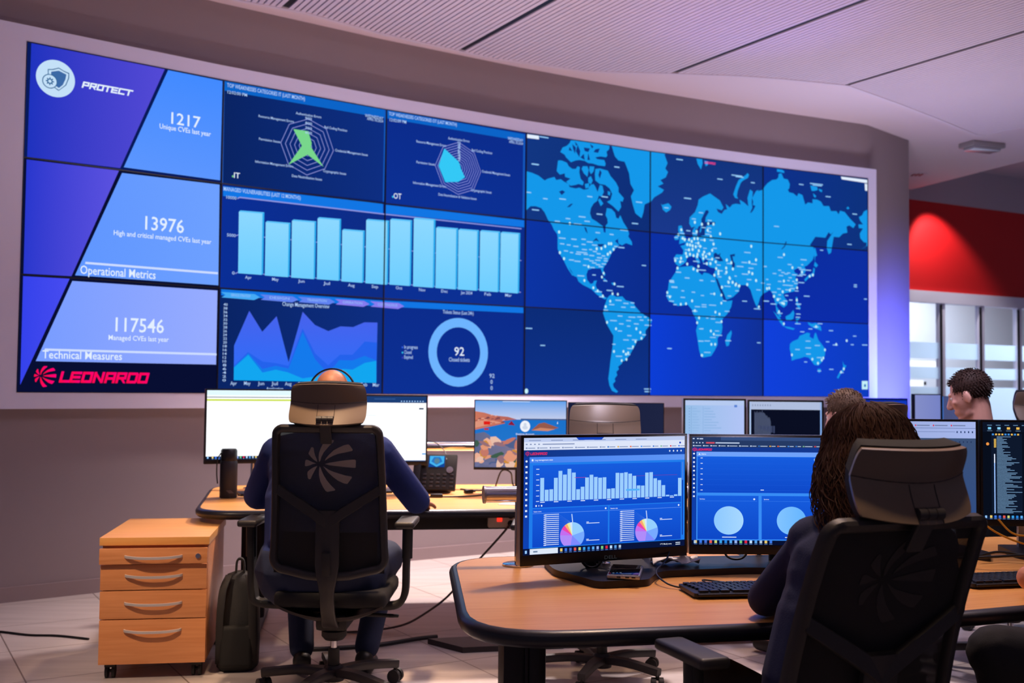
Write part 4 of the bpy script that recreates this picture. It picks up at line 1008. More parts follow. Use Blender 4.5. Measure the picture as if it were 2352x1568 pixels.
MAP_MARKS = [
(0,'dotc',3.256,0.6313,0.0061),(0,'dotc',3.263,0.5513,0.0061),(0,'dotc',3.296,0.5292,0.0061),(0,'dotc',3.49,0.5055,0.0062),(0,'dotc',3.555,0.5793,0.0062),(0,'dotc',3.593,0.5821,0.0062),(0,'dotc',3.624,0.5916,0.0063),(0,'dotc',3.654,0.6036,0.0063),(0,'dotc',3.673,0.6045,0.0063),(0,'dotc',3.693,0.5829,0.0063),(0,'dotc',3.666,0.5693,0.0063),(0,'dotc',3.646,0.5613,0.0063),(0,'dotc',3.339,0.6684,0.0061),(0,'dotc',3.613,0.484,0.0057),(0,'dotc',3.599,0.4684,0.0057),(0,'dotc',3.458,0.4498,0.0057),(0,'dotc',3.702,0.4446,0.0058),(0,'dotc',3.687,0.4048,0.0057),(0,'dotc',3.73,0.4041,0.0058),(0,'dotc',3.668,0.3746,0.0057),(0,'dotc',3.631,0.3517,0.0057),(0,'dotc',3.643,0.2897,0.0057),(0,'dotc',3.717,0.2659,0.0057),(0,'dotc',3.887,0.2696,0.0058),(0,'dotc',3.921,0.255,0.0058),(0,'dotc',3.931,0.2321,0.0058),(0,'dotc',3.88,0.2173,0.0058),(0,'dotc',3.859,0.1961,0.0058),(0,'dotc',3.78,0.1762,0.0058),(0,'dotc',3.801,0.1655,0.0058),(0,'dotc',3.819,0.1712,0.0058),(0,'dotc',3.701,0.175,0.0057),(0,'dotc',3.766,0.1395,0.0057),(0,'dotc',3.805,0.1448,0.0058),(0,'dotc',3.53,0.4237,0.0057),(0,'dotc',3.565,0.4126,0.0057),(0,'dotc',3.607,0.3934,0.0057),(0,'dotc',4.445,0.1701,0.006),(0,'dotc',4.404,0.3053,0.006),(0,'dotc',4.421,0.3259,0.006),(0,'dotc',4.384,0.3552,0.006),(0,'dotc',4.262,0.3786,0.006),(0,'dotc',4.307,0.3819,0.006),(0,'dotc',4.36,0.3956,0.006),(0,'dotc',4.147,0.4238,0.0059),(0,'dotc',4.169,0.4067,0.0059),(0,'dotc',4.382,0.7253,0.0066),(0,'dotc',4.444,0.7196,0.0066),(0,'dotc',4.5,0.7252,0.0066),(0,'dotc',4.546,0.7256,0.0067),(0,'dotc',4.606,0.6867,0.0067),(0,'dotc',4.398,0.6868,0.0066),(0,'dotc',4.495,0.6968,0.0066),(0,'dotc',4.523,0.6717,0.0066),(0,'dotc',4.265,0.6882,0.0065),(0,'dotc',4.278,0.6536,0.0065),(0,'dotc',4.294,0.6487,0.0065),(0,'dotc',4.24,0.6667,0.0065),(0,'dotc',4.332,0.6503,0.0066),(0,'dotc',4.355,0.6439,0.0066),(0,'dotc',4.378,0.656,0.0066),(0,'dotc',4.407,0.6573,0.0066),(0,'dotc',4.468,0.6543,0.0066),(0,'dotc',4.317,0.6292,0.0066),(0,'dotc',4.34,0.6283,0.0066),(0,'dotc',4.363,0.6256,0.0066),(0,'dotc',4.39,0.6229,0.0066),(0,'dotc',4.413,0.6389,0.0066),(0,'dotc',4.429,0.6264,0.0066),(0,'dotc',4.363,0.6107,0.0066),(0,'dotc',4.332,0.6075,0.0066),(0,'dotc',4.417,0.6072,0.0066),(0,'dotc',4.464,0.6035,0.0066),(0,'dotc',4.453,0.5918,0.0066),(0,'dotc',4.406,0.5918,0.0066),(0,'dotc',4.402,0.5824,0.0066),(0,'dotc',4.34,0.5893,0.0066),(0,'dotc',4.371,0.5849,0.0066),(0,'dotc',4.305,0.5916,0.0065),(0,'dotc',4.313,0.5789,0.0065),(0,'dotc',4.263,0.5696,0.0065),(0,'dotc',4.214,0.5585,0.0065),(0,'dotc',4.256,0.5545,0.0065),(0,'dotc',4.317,0.5475,0.0065),(0,'dotc',4.233,0.5278,0.0065),(0,'dotc',4.414,0.5418,0.0066),(0,'dotc',4.406,0.5236,0.0066),(0,'dotc',4.371,0.529,0.0066),(0,'dotc',4.457,0.577,0.0066),(0,'dotc',4.48,0.5854,0.0066),(0,'dotc',4.511,0.5979,0.0066),(0,'dotc',4.535,0.5762,0.0066),(0,'dotc',4.488,0.5557,0.0066),(0,'dotc',4.52,0.5568,0.0066),(0,'dotc',4.547,0.6407,0.0066),(0,'dotc',4.535,0.6139,0.0066),(0,'dotc',4.567,0.5661,0.0066),(0,'dotc',4.666,0.5774,0.0067),(0,'dotc',4.707,0.5675,0.0067),(0,'dotc',4.661,0.5431,0.0067),(0,'dotc',4.721,0.5415,0.0067),(0,'dotc',4.663,0.5261,0.0067),(0,'dotc',4.591,0.5274,0.0067),(0,'dotc',4.591,0.5161,0.0067),(0,'dotc',4.555,0.5092,0.0066),(0,'dotc',4.571,0.538,0.0066),(0,'dotc',4.691,0.5025,0.0067),(0,'dotc',4.683,0.4832,0.0067),(0,'dotc',4.719,0.4844,0.0067),(0,'dotc',4.751,0.4778,0.0067),(0,'dotc',4.776,0.471,0.0067),(0,'dotc',4.853,0.4791,0.0068),(0,'dotc',4.89,0.6455,0.0068),(0,'dotc',4.934,0.5883,0.0068),(0,'dotc',4.872,0.5756,0.0068),(0,'dotc',4.869,0.5333,0.0068),(0,'dotc',4.9,0.5278,0.0068),(0,'dotc',4.935,0.499,0.0068),(0,'dotc',4.623,0.4606,0.0067),(0,'dotc',5.191,0.6205,0.0065),(0,'dotc',5.269,0.5659,0.0065),(0,'dotc',5.358,0.5493,0.0066),(0,'dotc',5.43,0.5333,0.0066),(0,'dotc',5.46,0.5395,0.0066),(0,'dotc',5.309,0.5133,0.0065),(0,'dotc',5.19,0.5045,0.0065),(0,'dotc',5.312,0.4782,0.0065),(0,'dotc',5.245,0.4658,0.0065),(0,'dotc',5.179,0.4572,0.0065),(0,'dotc',5.098,0.4349,0.0065),(0,'dotc',5.309,0.4243,0.0065),(0,'dotc',5.036,0.4672,0.0064),(0,'dotc',5.056,0.4698,0.0064),(0,'dotc',5.131,0.4218,0.0065),(0,'dotc',5.19,0.4052,0.0065),(0,'dotc',4.695,0.4994,0.0059),(0,'dotc',4.68,0.4852,0.0059),(0,'dotc',4.746,0.4735,0.006),(0,'dotc',4.782,0.4712,0.006),(0,'dotc',4.853,0.4783,0.006),(0,'dotc',4.622,0.4594,0.0059),(0,'dotc',4.555,0.4301,0.0059),(0,'dotc',4.618,0.4271,0.0059),(0,'dotc',4.618,0.393,0.0059),(0,'dotc',4.565,0.3534,0.0059),(0,'dotc',4.601,0.3461,0.0059),(0,'dotc',4.62,0.3145,0.0059),(0,'dotc',4.525,0.2731,0.0059),(0,'dotc',4.551,0.2601,0.0059),(0,'dotc',4.53,0.217,0.0059),(0,'dotc',4.563,0.2175,0.0059),(0,'dotc',4.448,0.1692,0.0058),(0,'dotc',4.961,0.3861,0.006),(0,'dotc',5.138,0.4221,0.0061),(0,'dotc',5.175,0.4075,0.0061),(0,'dotc',5.101,0.4352,0.0061),(0,'dotc',5.145,0.3695,0.0061),(0,'dotc',5.189,0.3176,0.0061),(0,'dotc',5.49,0.3108,0.0062),(0,'dotc',5.263,0.1827,0.0061),(0,'dotc',5.574,0.209,0.0062),(0,'dotc',5.558,0.1722,0.0062),(0,'dotc',5.543,0.1634,0.0062),(0,'dotc',5.454,0.166,0.0062),(0,'dotc',5.507,0.1487,0.0062),(0,'dotc',5.755,0.1261,0.0063),(0,'dotc',5.728,0.1114,0.0062),(0,'dotc',5.703,0.0283,0.0062),(0,'dotc',5.784,0.2533,0.0063),(0,'dotc',5.682,0.235,0.0062),(1,'lab',3.023,0.7717,0.0167,0.0022),(1,'lab',3.148,0.7547,0.017,0.0022),(1,'lab',3.068,0.8824,0.027,0.0022),(1,'lab',3.282,0.761,0.0261,0.0022),(1,'lab',3.497,0.7833,0.0208,0.0022),(1,'lab',3.619,0.7894,0.0255,0.0023),(1,'lab',3.437,0.6997,0.0277,0.0022),(1,'lab',3.325,0.6868,0.0182,0.0022),(1,'lab',3.477,0.6842,0.0214,0.0022),(1,'lab',3.242,0.6721,0.02,0.0022),(1,'lab',3.402,0.6692,0.0318,0.0022),(1,'lab',3.563,0.6434,0.0181,0.0023),(1,'lab',3.677,0.6417,0.0165,0.0023),(1,'lab',3.779,0.6638,0.0317,0.0023),(1,'lab',3.905,0.7843,0.0266,0.0023),(1,'lab',3.717,0.9154,0.0215,0.0023),(1,'lab',3.872,0.6955,0.0264,0.0023),(1,'lab',3.577,0.7177,0.0239,0.0023),(1,'lab',3.281,0.6082,0.026,0.0022),(1,'lab',3.373,0.6083,0.0211,0.0022),(1,'lab',3.45,0.6119,0.017,0.0022),(1,'lab',3.499,0.6036,0.0236,0.0022),(1,'lab',3.281,0.5864,0.0166,0.0022),(1,'lab',3.332,0.5842,0.0147,0.0022),(1,'lab',3.389,0.5812,0.0204,0.0022),(1,'lab',3.45,0.5916,0.0163,0.0022),(1,'lab',3.539,0.5927,0.0209,0.0022),(1,'lab',3.311,0.56,0.016,0.0022),(1,'lab',3.355,0.5556,0.0126,0.0022),(1,'lab',3.457,0.5715,0.0206,0.0022),(1,'lab',3.507,0.5737,0.0122,0.0022),(1,'lab',3.541,0.5675,0.0165,0.0022),(1,'lab',3.436,0.5594,0.0426,0.0022),(1,'lab',3.468,0.5531,0.0178,0.0022),(1,'lab',3.516,0.5505,0.0201,0.0022),(1,'lab',3.572,0.5599,0.0163,0.0023),(1,'lab',3.408,0.5519,0.0212,0.0022),(1,'lab',3.475,0.5348,0.0221,0.0022),(1,'lab',3.579,0.5443,0.021,0.0023),(1,'lab',3.611,0.5528,0.0145,0.0023),(1,'lab',3.355,0.5264,0.0193,0.0022),(1,'lab',3.402,0.5231,0.0247,0.0022),(1,'lab',3.514,0.5294,0.0179,0.0022),(1,'lab',3.565,0.5339,0.0217,0.0022),(1,'lab',3.63,0.5429,0.0146,0.0023),(1,'lab',3.63,0.534,0.016,0.0023),(1,'lab',3.536,0.5221,0.018,0.0022),(1,'lab',3.568,0.5164,0.018,0.0022),(1,'lab',3.615,0.521,0.0182,0.0023),(1,'lab',3.461,0.5097,0.0142,0.0022),(1,'lab',3.522,0.5033,0.0197,0.0022),(1,'lab',3.59,0.5094,0.0181,0.0023),(1,'lab',3.134,0.9922,0.0341,0.0022),(1,'lab',3.074,0.7073,0.027,0.0022),(1,'lab',3.713,0.5952,0.0147,0.0023),(1,'lab',3.758,0.5929,0.026,0.0023),(1,'lab',3.43,0.4671,0.0274,0.0021),(1,'lab',3.536,0.4744,0.0139,0.0021),(1,'lab',3.627,0.4544,0.0155,0.0021),(1,'lab',3.751,0.4358,0.0287,0.0021),(1,'lab',3.663,0.4171,0.0248,0.0021),(1,'lab',3.737,0.3801,0.0258,0.0021),(1,'lab',3.681,0.3613,0.0213,0.0021),(1,'lab',3.799,0.3695,0.0216,0.0021),(1,'lab',3.854,0.3731,0.016,0.0021),(1,'lab',3.778,0.3536,0.0187,0.0021),(1,'lab',3.857,0.3558,0.0182,0.0021),(1,'lab',3.633,0.338,0.0183,0.0021),(1,'lab',3.75,0.3177,0.02,0.0021),(1,'lab',3.85,0.3153,0.0291,0.0021),(1,'lab',3.913,0.3176,0.019,0.0021),(1,'lab',3.963,0.3188,0.0118,0.0021),(1,'lab',3.696,0.2978,0.0284,0.0021),(1,'lab',3.822,0.3007,0.0202,0.0021),(1,'lab',3.761,0.2862,0.0186,0.0021),(1,'lab',3.887,0.2891,0.0204,0.0021),(1,'lab',3.931,0.3054,0.0161,0.0021),(1,'lab',4.001,0.3071,0.0179,0.0021),(1,'lab',3.987,0.2857,0.029,0.0021),(1,'lab',3.822,0.2786,0.0144,0.0021),(1,'lab',3.75,0.2577,0.0172,0.0021),(1,'lab',3.829,0.2406,0.0174,0.0021),(1,'lab',3.953,0.2465,0.0162,0.0021),(1,'lab',3.801,0.2228,0.0231,0.0021),(1,'lab',3.701,0.2038,0.0128,0.0021),(1,'lab',3.873,0.2241,0.0218,0.0021),(1,'lab',3.837,0.1888,0.0253,0.0021),(1,'lab',3.816,0.1643,0.0216,0.0021),(1,'lab',3.744,0.1564,0.0257,0.0021),(1,'lab',3.95,0.5281,0.0177,0.0021),(1,'lab',3.033,0.2526,0.0246,0.002),(1,'lab',3.138,0.1896,0.0183,0.002),(1,'lab',4.168,0.194,0.019,0.0021),(1,'lab',3.985,0.0271,0.029,0.0021),(1,'lab',3.985,0.0166,0.0247,0.0021),(1,'lab',4.242,0.5109,0.0222,0.0022),(1,'lab',4.316,0.4898,0.0194,0.0022),(1,'lab',4.184,0.4711,0.0205,0.0022),(1,'lab',4.209,0.447,0.025,0.0022),(1,'lab',4.28,0.4349,0.0119,0.0022),(1,'lab',4.372,0.4319,0.015,0.0022),(1,'lab',4.28,0.4077,0.0193,0.0022),(1,'lab',4.162,0.41,0.0219,0.0022),(1,'lab',4.184,0.3893,0.0205,0.0022),(1,'lab',4.407,0.3723,0.0226,0.0022),(1,'lab',4.384,0.3531,0.0225,0.0022),(1,'lab',4.445,0.281,0.0151,0.0022),(1,'lab',4.439,0.229,0.0226,0.0022),(1,'lab',4.249,0.9812,0.0282,0.0022),(1,'lab',4.319,0.8228,0.0299,0.0022),(1,'lab',3.572,0.4094,0.028,0.0021),(1,'lab',3.6,0.3898,0.021,0.0021),(1,'lab',3.071,0.8834,0.0262,0.002),(1,'lab',4.214,0.3759,0.0147,0.0022),(1,'lab',4.137,0.7737,0.0189,0.0021),(1,'lab',4.436,0.768,0.0196,0.0021),(1,'lab',4.374,0.7391,0.0178,0.0021),(1,'lab',4.513,0.7391,0.0182,0.0021),(1,'lab',4.509,0.7069,0.0181,0.0021),(1,'lab',4.511,0.6911,0.0158,0.0021),(1,'lab',4.46,0.7065,0.018,0.0021),(1,'lab',4.326,0.6872,0.0177,0.0021),(1,'lab',4.382,0.6786,0.0217,0.0021),(1,'lab',4.274,0.6738,0.0192,0.0021),(1,'lab',4.286,0.652,0.0215,0.0021),(1,'lab',4.221,0.6548,0.0152,0.0021),(1,'lab',4.495,0.6799,0.022,0.0021),(1,'lab',4.452,0.6536,0.0219,0.0021),(1,'lab',4.531,0.6562,0.0182,0.0021),(1,'lab',4.317,0.6069,0.0192,0.0021),(1,'lab',4.402,0.6384,0.0179,0.0021),(1,'lab',4.472,0.6196,0.0157,0.0021),(1,'lab',4.559,0.6231,0.0182,0.0021),(1,'lab',4.425,0.6263,0.0195,0.0021),(1,'lab',4.504,0.5976,0.0181,0.0021),(1,'lab',4.515,0.5744,0.026,0.0021),(1,'lab',4.472,0.5551,0.0157,0.0021),(1,'lab',4.222,0.568,0.0198,0.0021),(1,'lab',4.271,0.5569,0.0153,0.0021),(1,'lab',4.394,0.5616,0.0256,0.0021),(1,'lab',4.449,0.5269,0.0313,0.0021),(1,'lab',4.241,0.5115,0.0213,0.0021),(1,'lab',4.318,0.4893,0.0192,0.0021),(1,'lab',4.184,0.4746,0.0189,0.0021),(1,'lab',4.188,0.4674,0.0189,0.0021),(1,'lab',4.207,0.4489,0.025,0.0021),(1,'lab',4.441,0.4841,0.0156,0.0021),(1,'lab',4.543,0.4837,0.0158,0.0021),(1,'lab',4.603,0.5041,0.0159,0.0021),(1,'lab',4.593,0.5535,0.0183,0.0021),(1,'lab',4.691,0.5632,0.0242,0.0021),(1,'lab',4.583,0.5837,0.0183,0.0021),(1,'lab',4.788,0.5545,0.031,0.0022),(1,'lab',4.855,0.6171,0.0288,0.0022),(1,'lab',4.828,0.5732,0.027,0.0022),(1,'lab',4.915,0.5695,0.0273,0.0022),(1,'lab',4.888,0.5504,0.0231,0.0022),(1,'lab',4.833,0.5232,0.0295,0.0022),(1,'lab',4.872,0.5008,0.0206,0.0022),(1,'lab',4.747,0.5119,0.0105,0.0021),(1,'lab',4.615,0.5301,0.0144,0.0021),(1,'lab',4.655,0.5183,0.0104,0.0021),(1,'lab',5.018,0.5628,0.0161,0.0022),(1,'lab',5.038,0.5069,0.0105,0.0022),(1,'lab',4.249,0.981,0.0268,0.0021),(1,'lab',4.319,0.8222,0.0309,0.0021),(1,'lab',4.604,0.9199,0.024,0.0021),(1,'lab',4.905,0.9221,0.0182,0.0022),(1,'lab',4.758,0.9443,0.049,0.0022),(1,'lab',4.783,0.94,0.0368,0.0022),(1,'lab',5.123,0.742,0.0227,0.0021),(1,'lab',5.157,0.6072,0.0236,0.0021),(1,'lab',5.374,0.6043,0.0284,0.0021),(1,'lab',5.244,0.5788,0.0187,0.0021),(1,'lab',5.361,0.5819,0.0095,0.0021),(1,'lab',5.335,0.5677,0.0172,0.0021),(1,'lab',5.361,0.5604,0.0284,0.0021),(1,'lab',5.419,0.5595,0.0242,0.0021),(1,'lab',5.153,0.5508,0.0143,0.0021),(1,'lab',5.182,0.5417,0.0152,0.0021),(1,'lab',5.235,0.5414,0.0144,0.0021),(1,'lab',5.212,0.5366,0.0169,0.0021),(1,'lab',5.105,0.5348,0.0167,0.0021),(1,'lab',5.288,0.535,0.0222,0.0021),(1,'lab',5.339,0.5325,0.0257,0.0021),(1,'lab',5.365,0.5382,0.0301,0.0021),(1,'lab',5.164,0.5278,0.0194,0.0021),(1,'lab',5.248,0.5208,0.0153,0.0021),(1,'lab',5.233,0.5078,0.0119,0.0021),(1,'lab',5.279,0.5056,0.0119,0.0021),(1,'lab',5.153,0.5018,0.0168,0.0021),(1,'lab',5.303,0.497,0.0179,0.0021),(1,'lab',5.352,0.5025,0.0275,0.0021),(1,'lab',5.212,0.487,0.0317,0.0021),(1,'lab',5.258,0.4864,0.017,0.0021),(1,'lab',5.146,0.4691,0.016,0.0021),(1,'lab',5.224,0.4665,0.0195,0.0021),(1,'lab',5.271,0.4738,0.0213,0.0021),(1,'lab',5.309,0.4644,0.0171,0.0021),(1,'lab',5.102,0.4531,0.0217,0.0021),(1,'lab',5.152,0.4432,0.0126,0.0021),(1,'lab',5.216,0.4417,0.0144,0.0021),(1,'lab',5.403,0.4438,0.0268,0.0021),(1,'lab',5.254,0.4229,0.0153,0.0021),(1,'lab',5.144,0.4261,0.0193,0.0021),(1,'lab',5.203,0.4176,0.0194,0.0021),(1,'lab',5.324,0.4073,0.0257,0.0021),(1,'lab',5.169,0.4087,0.021,0.0021),(1,'lab',5.029,0.4128,0.0257,0.0021),(1,'lab',5.094,0.4017,0.0251,0.0021),(1,'lab',5.017,0.5631,0.0166,0.0021),(1,'lab',5.038,0.5071,0.01,0.0021),(1,'lab',4.998,0.49,0.0158,0.0021),(1,'lab',5.052,0.4856,0.0175,0.0021),(1,'lab',5.353,0.9383,0.0216,0.0021),(1,'lab',5.497,0.9479,0.0614,0.0022),(1,'lab',5.505,0.9422,0.0439,0.0022),(1,'lab',5.609,0.8966,0.0239,0.0022),(1,'lab',5.868,0.8299,0.0227,0.0022),(1,'lab',5.815,0.6897,0.0217,0.0022),(1,'lab',5.545,0.653,0.0149,0.0021),(1,'lab',5.872,0.5074,0.0154,0.0022),(1,'lab',5.872,0.4991,0.0154,0.0022),(1,'lab',5.973,0.4455,0.0119,0.0022),(1,'lab',4.673,0.4657,0.0291,0.0019),(1,'lab',4.76,0.4492,0.0162,0.002),(1,'lab',4.692,0.4251,0.016,0.0019),(1,'lab',4.647,0.4033,0.0174,0.0019),(1,'lab',4.54,0.3821,0.0315,0.0019),(1,'lab',4.465,0.3821,0.0213,0.0019),(1,'lab',4.465,0.3733,0.0213,0.0019),(1,'lab',4.67,0.3594,0.0218,0.0019),(1,'lab',4.544,0.3346,0.02,0.0019),(1,'lab',4.544,0.3244,0.02,0.0019),(1,'lab',4.494,0.3266,0.0099,0.0019),(1,'lab',4.591,0.3105,0.0245,0.0019),(1,'lab',4.44,0.2802,0.0184,0.0019),(1,'lab',4.58,0.2742,0.0187,0.0019),(1,'lab',4.594,0.2561,0.0317,0.0019),(1,'lab',4.544,0.2464,0.0257,0.0019),(1,'lab',4.438,0.2296,0.0212,0.0019),(1,'lab',4.494,0.2306,0.0242,0.0019),(1,'lab',4.494,0.1826,0.0284,0.0019),(1,'lab',4.681,0.2351,0.0262,0.0019),(1,'lab',4.961,0.2309,0.0165,0.002),(1,'lab',4.83,0.4069,0.0222,0.002),(1,'lab',4.946,0.3767,0.0301,0.002),(1,'lab',5.028,0.4123,0.0262,0.002),(1,'lab',5.094,0.4013,0.022,0.002),(1,'lab',5.152,0.3626,0.0251,0.002),(1,'lab',5.324,0.4055,0.0226,0.002),(1,'lab',5.321,0.3877,0.018,0.002),(1,'lab',5.324,0.3629,0.021,0.002),(1,'lab',5.32,0.3486,0.021,0.002),(1,'lab',5.319,0.3202,0.0255,0.002),(1,'lab',5.361,0.2855,0.0196,0.002),(1,'lab',5.437,0.2997,0.0182,0.002),(1,'lab',5.528,0.3244,0.023,0.002),(1,'lab',5.49,0.3093,0.0229,0.002),(1,'lab',5.633,0.2955,0.0202,0.002),(1,'lab',5.863,0.275,0.0159,0.0021),(1,'lab',5.839,0.236,0.0142,0.0021),(1,'lab',5.963,0.2364,0.0273,0.0021),(1,'lab',5.414,0.2452,0.0227,0.002),(1,'lab',5.502,0.2273,0.0245,0.002),(1,'lab',5.416,0.2153,0.0273,0.002),(1,'lab',5.316,0.2068,0.021,0.002),(1,'lab',5.418,0.1883,0.0212,0.002),(1,'lab',5.52,0.1739,0.023,0.002),(1,'lab',5.392,0.1531,0.0136,0.002),(1,'lab',5.52,0.1146,0.0168,0.002),(1,'lab',5.635,0.1228,0.0201,0.002),(1,'lab',5.6,0.2453,0.0155,0.002),(1,'lab',5.674,0.232,0.0234,0.002),(1,'lab',5.736,0.1093,0.0172,0.002),(1,'lab',5.972,0.4457,0.0145,0.0021),(1,'lab',4.54,0.4296,0.0215,0.0019),(1,'lab',4.44,0.4829,0.0156,0.0019),(1,'lab',4.543,0.4835,0.0172,0.0019),(1,'lab',4.451,0.4203,0.0142,0.0019),(1,'lab',4.958,0.4592,0.0196,0.002),(0,'dotc',3.018,0.0147,0.0099),(0,'green',1.062,0.6942,0.0035),(0,'cyan',2.05,0.6939,0.0039),(0,'area1',2.128,0.1652,0.0034),(0,'cyan',2.129,0.1467,0.0034),(0,'pur1',2.129,0.129,0.0034)]
# ------------------------------------------------------------------ materials
def wall_material(name, rgb, rgb2, scale=1.5):
    return mat(name, rgb, rough=0.75, noise=rgb2, scale=scale, bump=0.0)


M_WALL = wall_material('taupe_wall_paint', (152, 137, 140), (147, 132, 135))
M_WHITE = mat('white_trim_paint', (232, 231, 255), rough=0.45)  # white paint with the screens' blue glow mixed into its colour
M_CEIL = mat('ceiling_paint', (222, 205, 212), rough=0.8)
M_SLAT = mat('ceiling_slat_white', (214, 200, 210), rough=0.55)
M_GAP = mat('ceiling_gap_dark', (70, 60, 66), rough=0.9)
M_JOINT = mat('ceiling_joint_black', (14, 14, 18), rough=0.5)
M_RED = mat('red_wall_paint', (205, 16, 22), rough=0.6)
M_GREY = mat('grey_soffit_paint', (190, 178, 192), rough=0.8)
M_BLACK = mat('black_plastic', (20, 19, 22), rough=0.42)
M_BLACKM = mat('black_matte_plastic', (24, 22, 24), rough=0.6, bump=0.3, scale=400)
M_EDGE = mat('dark_grey_edge_band', (34, 34, 40), rough=0.33)
M_METAL = mat('grey_metal', (120, 120, 128), rough=0.4, metal=0.9)
M_DKMETAL = mat('dark_metal', (44, 42, 46), rough=0.4, metal=0.6)
M_CHROME = mat('polished_chrome', (225, 222, 222), rough=0.12, metal=1.0)
M_SILVER = mat('silver_plastic', (170, 170, 180), rough=0.3, metal=0.7)
M_WOOD = wood_mat('beech_desk_top', (226, 156, 80), (238, 174, 96))
M_WOODV = wood_mat('beech_cabinet_front', (206, 132, 78), (222, 150, 96))
M_CABLE = mat('cable_rubber', (26, 24, 26), rough=0.5)
M_GREYCABLE = mat('grey_cable', (92, 84, 82), rough=0.5)
M_PAPER = mat('paper_white', (232, 228, 226), rough=0.8)
M_SKIN = mat('skin', (230, 180, 164), rough=0.5, noise=(220, 166, 150), scale=30)
M_SKIN2 = mat('skin_tanned', (206, 140, 104), rough=0.5, noise=(196, 128, 92), scale=30)
M_NAVY = mat('navy_knit', (26, 46, 110), rough=0.9, bump=0.35, scale=220)
M_NAVYD = mat('dark_navy_knit', (20, 30, 72), rough=0.9, bump=0.35, scale=220)
M_JEANS = mat('blue_denim', (24, 36, 68), rough=0.85, bump=0.4, scale=300)
M_DARKPANTS = mat('dark_trousers', (22, 22, 28), rough=0.85, bump=0.3, scale=250)
M_BLACKCLOTH = mat('black_cloth', (16, 16, 20), rough=0.9, bump=0.3, scale=250)
M_SHOE = mat('black_shoe_leather', (16, 15, 16), rough=0.5)


def tile_mat():
    m = bpy.data.materials.new('porcelain_floor_tile')
    m.use_nodes = True
    nt = m.node_tree
    b = nt.nodes['Principled BSDF']
    tc = nt.nodes.new('ShaderNodeTexCoord')
    mp = nt.nodes.new('ShaderNodeMapping')
    mp.inputs['Rotation'].default_value = (0, 0, radians(-31))
    mp.inputs['Location'].default_value = (-0.03, -0.36, 0)
    br = nt.nodes.new('ShaderNodeTexBrick')
    br.offset = 0.0
    br.inputs['Scale'].default_value = 1.0
    br.inputs['Brick Width'].default_value = 0.66
    br.inputs['Row Height'].default_value = 0.65
    br.inputs['Mortar Size'].default_value = 0.004
    br.inputs['Color1'].default_value = (*lin((188, 177, 174)), 1)
    br.inputs['Color2'].default_value = (*lin((182, 171, 168)), 1)
    br.inputs['Mortar'].default_value = (*lin((120, 106, 102)), 1)
    n = nt.nodes.new('ShaderNodeTexNoise')
    mp2 = nt.nodes.new('ShaderNodeMapping')
    mp2.inputs['Rotation'].default_value = (0, 0, radians(-31))
    mp2.inputs['Scale'].default_value = (0.7, 7, 1)
    n.inputs['Scale'].default_value = 2.0
    n.inputs['Detail'].default_value = 5
    mx = nt.nodes.new('ShaderNodeMix')
    mx.data_type = 'RGBA'
    mx.blend_type = 'MULTIPLY'
    mx.inputs[0].default_value = 0.5
    cr = nt.nodes.new('ShaderNodeValToRGB')
    cr.color_ramp.elements[0].color = (0.62, 0.6, 0.6, 1)
    cr.color_ramp.elements[1].color = (1, 1, 1, 1)
    cr.color_ramp.elements[0].position = .3
    cr.color_ramp.elements[1].position = .65
    nt.links.new(tc.outputs['Object'], mp.inputs[0])
    nt.links.new(mp.outputs[0], br.inputs['Vector'])
    nt.links.new(tc.outputs['Object'], mp2.inputs[0])
    nt.links.new(mp2.outputs[0], n.inputs['Vector'])
    nt.links.new(n.outputs['Fac'], cr.inputs[0])
    nt.links.new(br.outputs['Color'], mx.inputs[6])
    nt.links.new(cr.outputs[0], mx.inputs[7])
    nt.links.new(mx.outputs[2], b.inputs['Base Color'])
    b.inputs['Roughness'].default_value = 0.42
    return m


# ------------------------------------------------------------------ the room
bm = B()
box(bm, (1.5, 8.0, -0.05), (16.0, 26.0, 0.1))
struct(obj('floor', bm, tile_mat(), smooth=False))

PW, PH, PZ = 1.3403, 2.265, 1.3403     # screen wall: width of one column, whole height, lower edge
WP = [(-3.156, 6.859), (-2.107, 7.697), (-1.02, 8.482), (0.105, 9.215), (1.264, 9.892), (2.454, 10.512), (3.673, 11.073)]
LEFT = [(-5.45, 4.45), (-4.78, 5.29), (-4.01, 6.12)]
WPATH = LEFT + WP[:] + [(3.80, 11.15), (4.47, 11.81)]


def back_off(path, d):
    """path shifted away from the viewers by d"""
    out = []
    for i, p in enumerate(path):
        a = Vector(path[max(i - 1, 0)])
        b = Vector(path[min(i + 1, len(path) - 1)])
        t = (b - a).normalized()
        out.append((p[0] - t.y * d, p[1] + t.x * d))
    return out


def wall_strip(name, path, z0, z1, d0, d1, m):
    f, r = back_off(path, d0), back_off(path, d1)
    bm = B()
    A = [[bm.verts.new((*p, z)) for p in q] for q, z in ((f, z0), (f, z1), (r, z1), (r, z0))]
    for i in range(len(path) - 1):
        for k in range(4):
            a, b = A[k], A[(k + 1) % 4]
            bm.faces.new((a[i], a[i + 1], b[i + 1], b[i]))
    bm.faces.new([q[0] for q in A])
    bm.faces.new([q[-1] for q in A][::-1])
    return obj(name, bm, m, angle=20)


struct(wall_strip('wall_back', WPATH, 0, 4.7, 0.10, 0.34, M_WALL))
struct(wall_strip('baseboard_back', WPATH, 0.0, 0.095, 0.085, 0.10, mat('baseboard_taupe', (150, 132, 134), rough=0.5)))


def lerp_wall(u):
    k = max(0, min(5, int(math.floor(u))))
    t = u - k
    return (WP[k][0] + (WP[k + 1][0] - WP[k][0]) * t, WP[k][1] + (WP[k + 1][1] - WP[k][1]) * t)


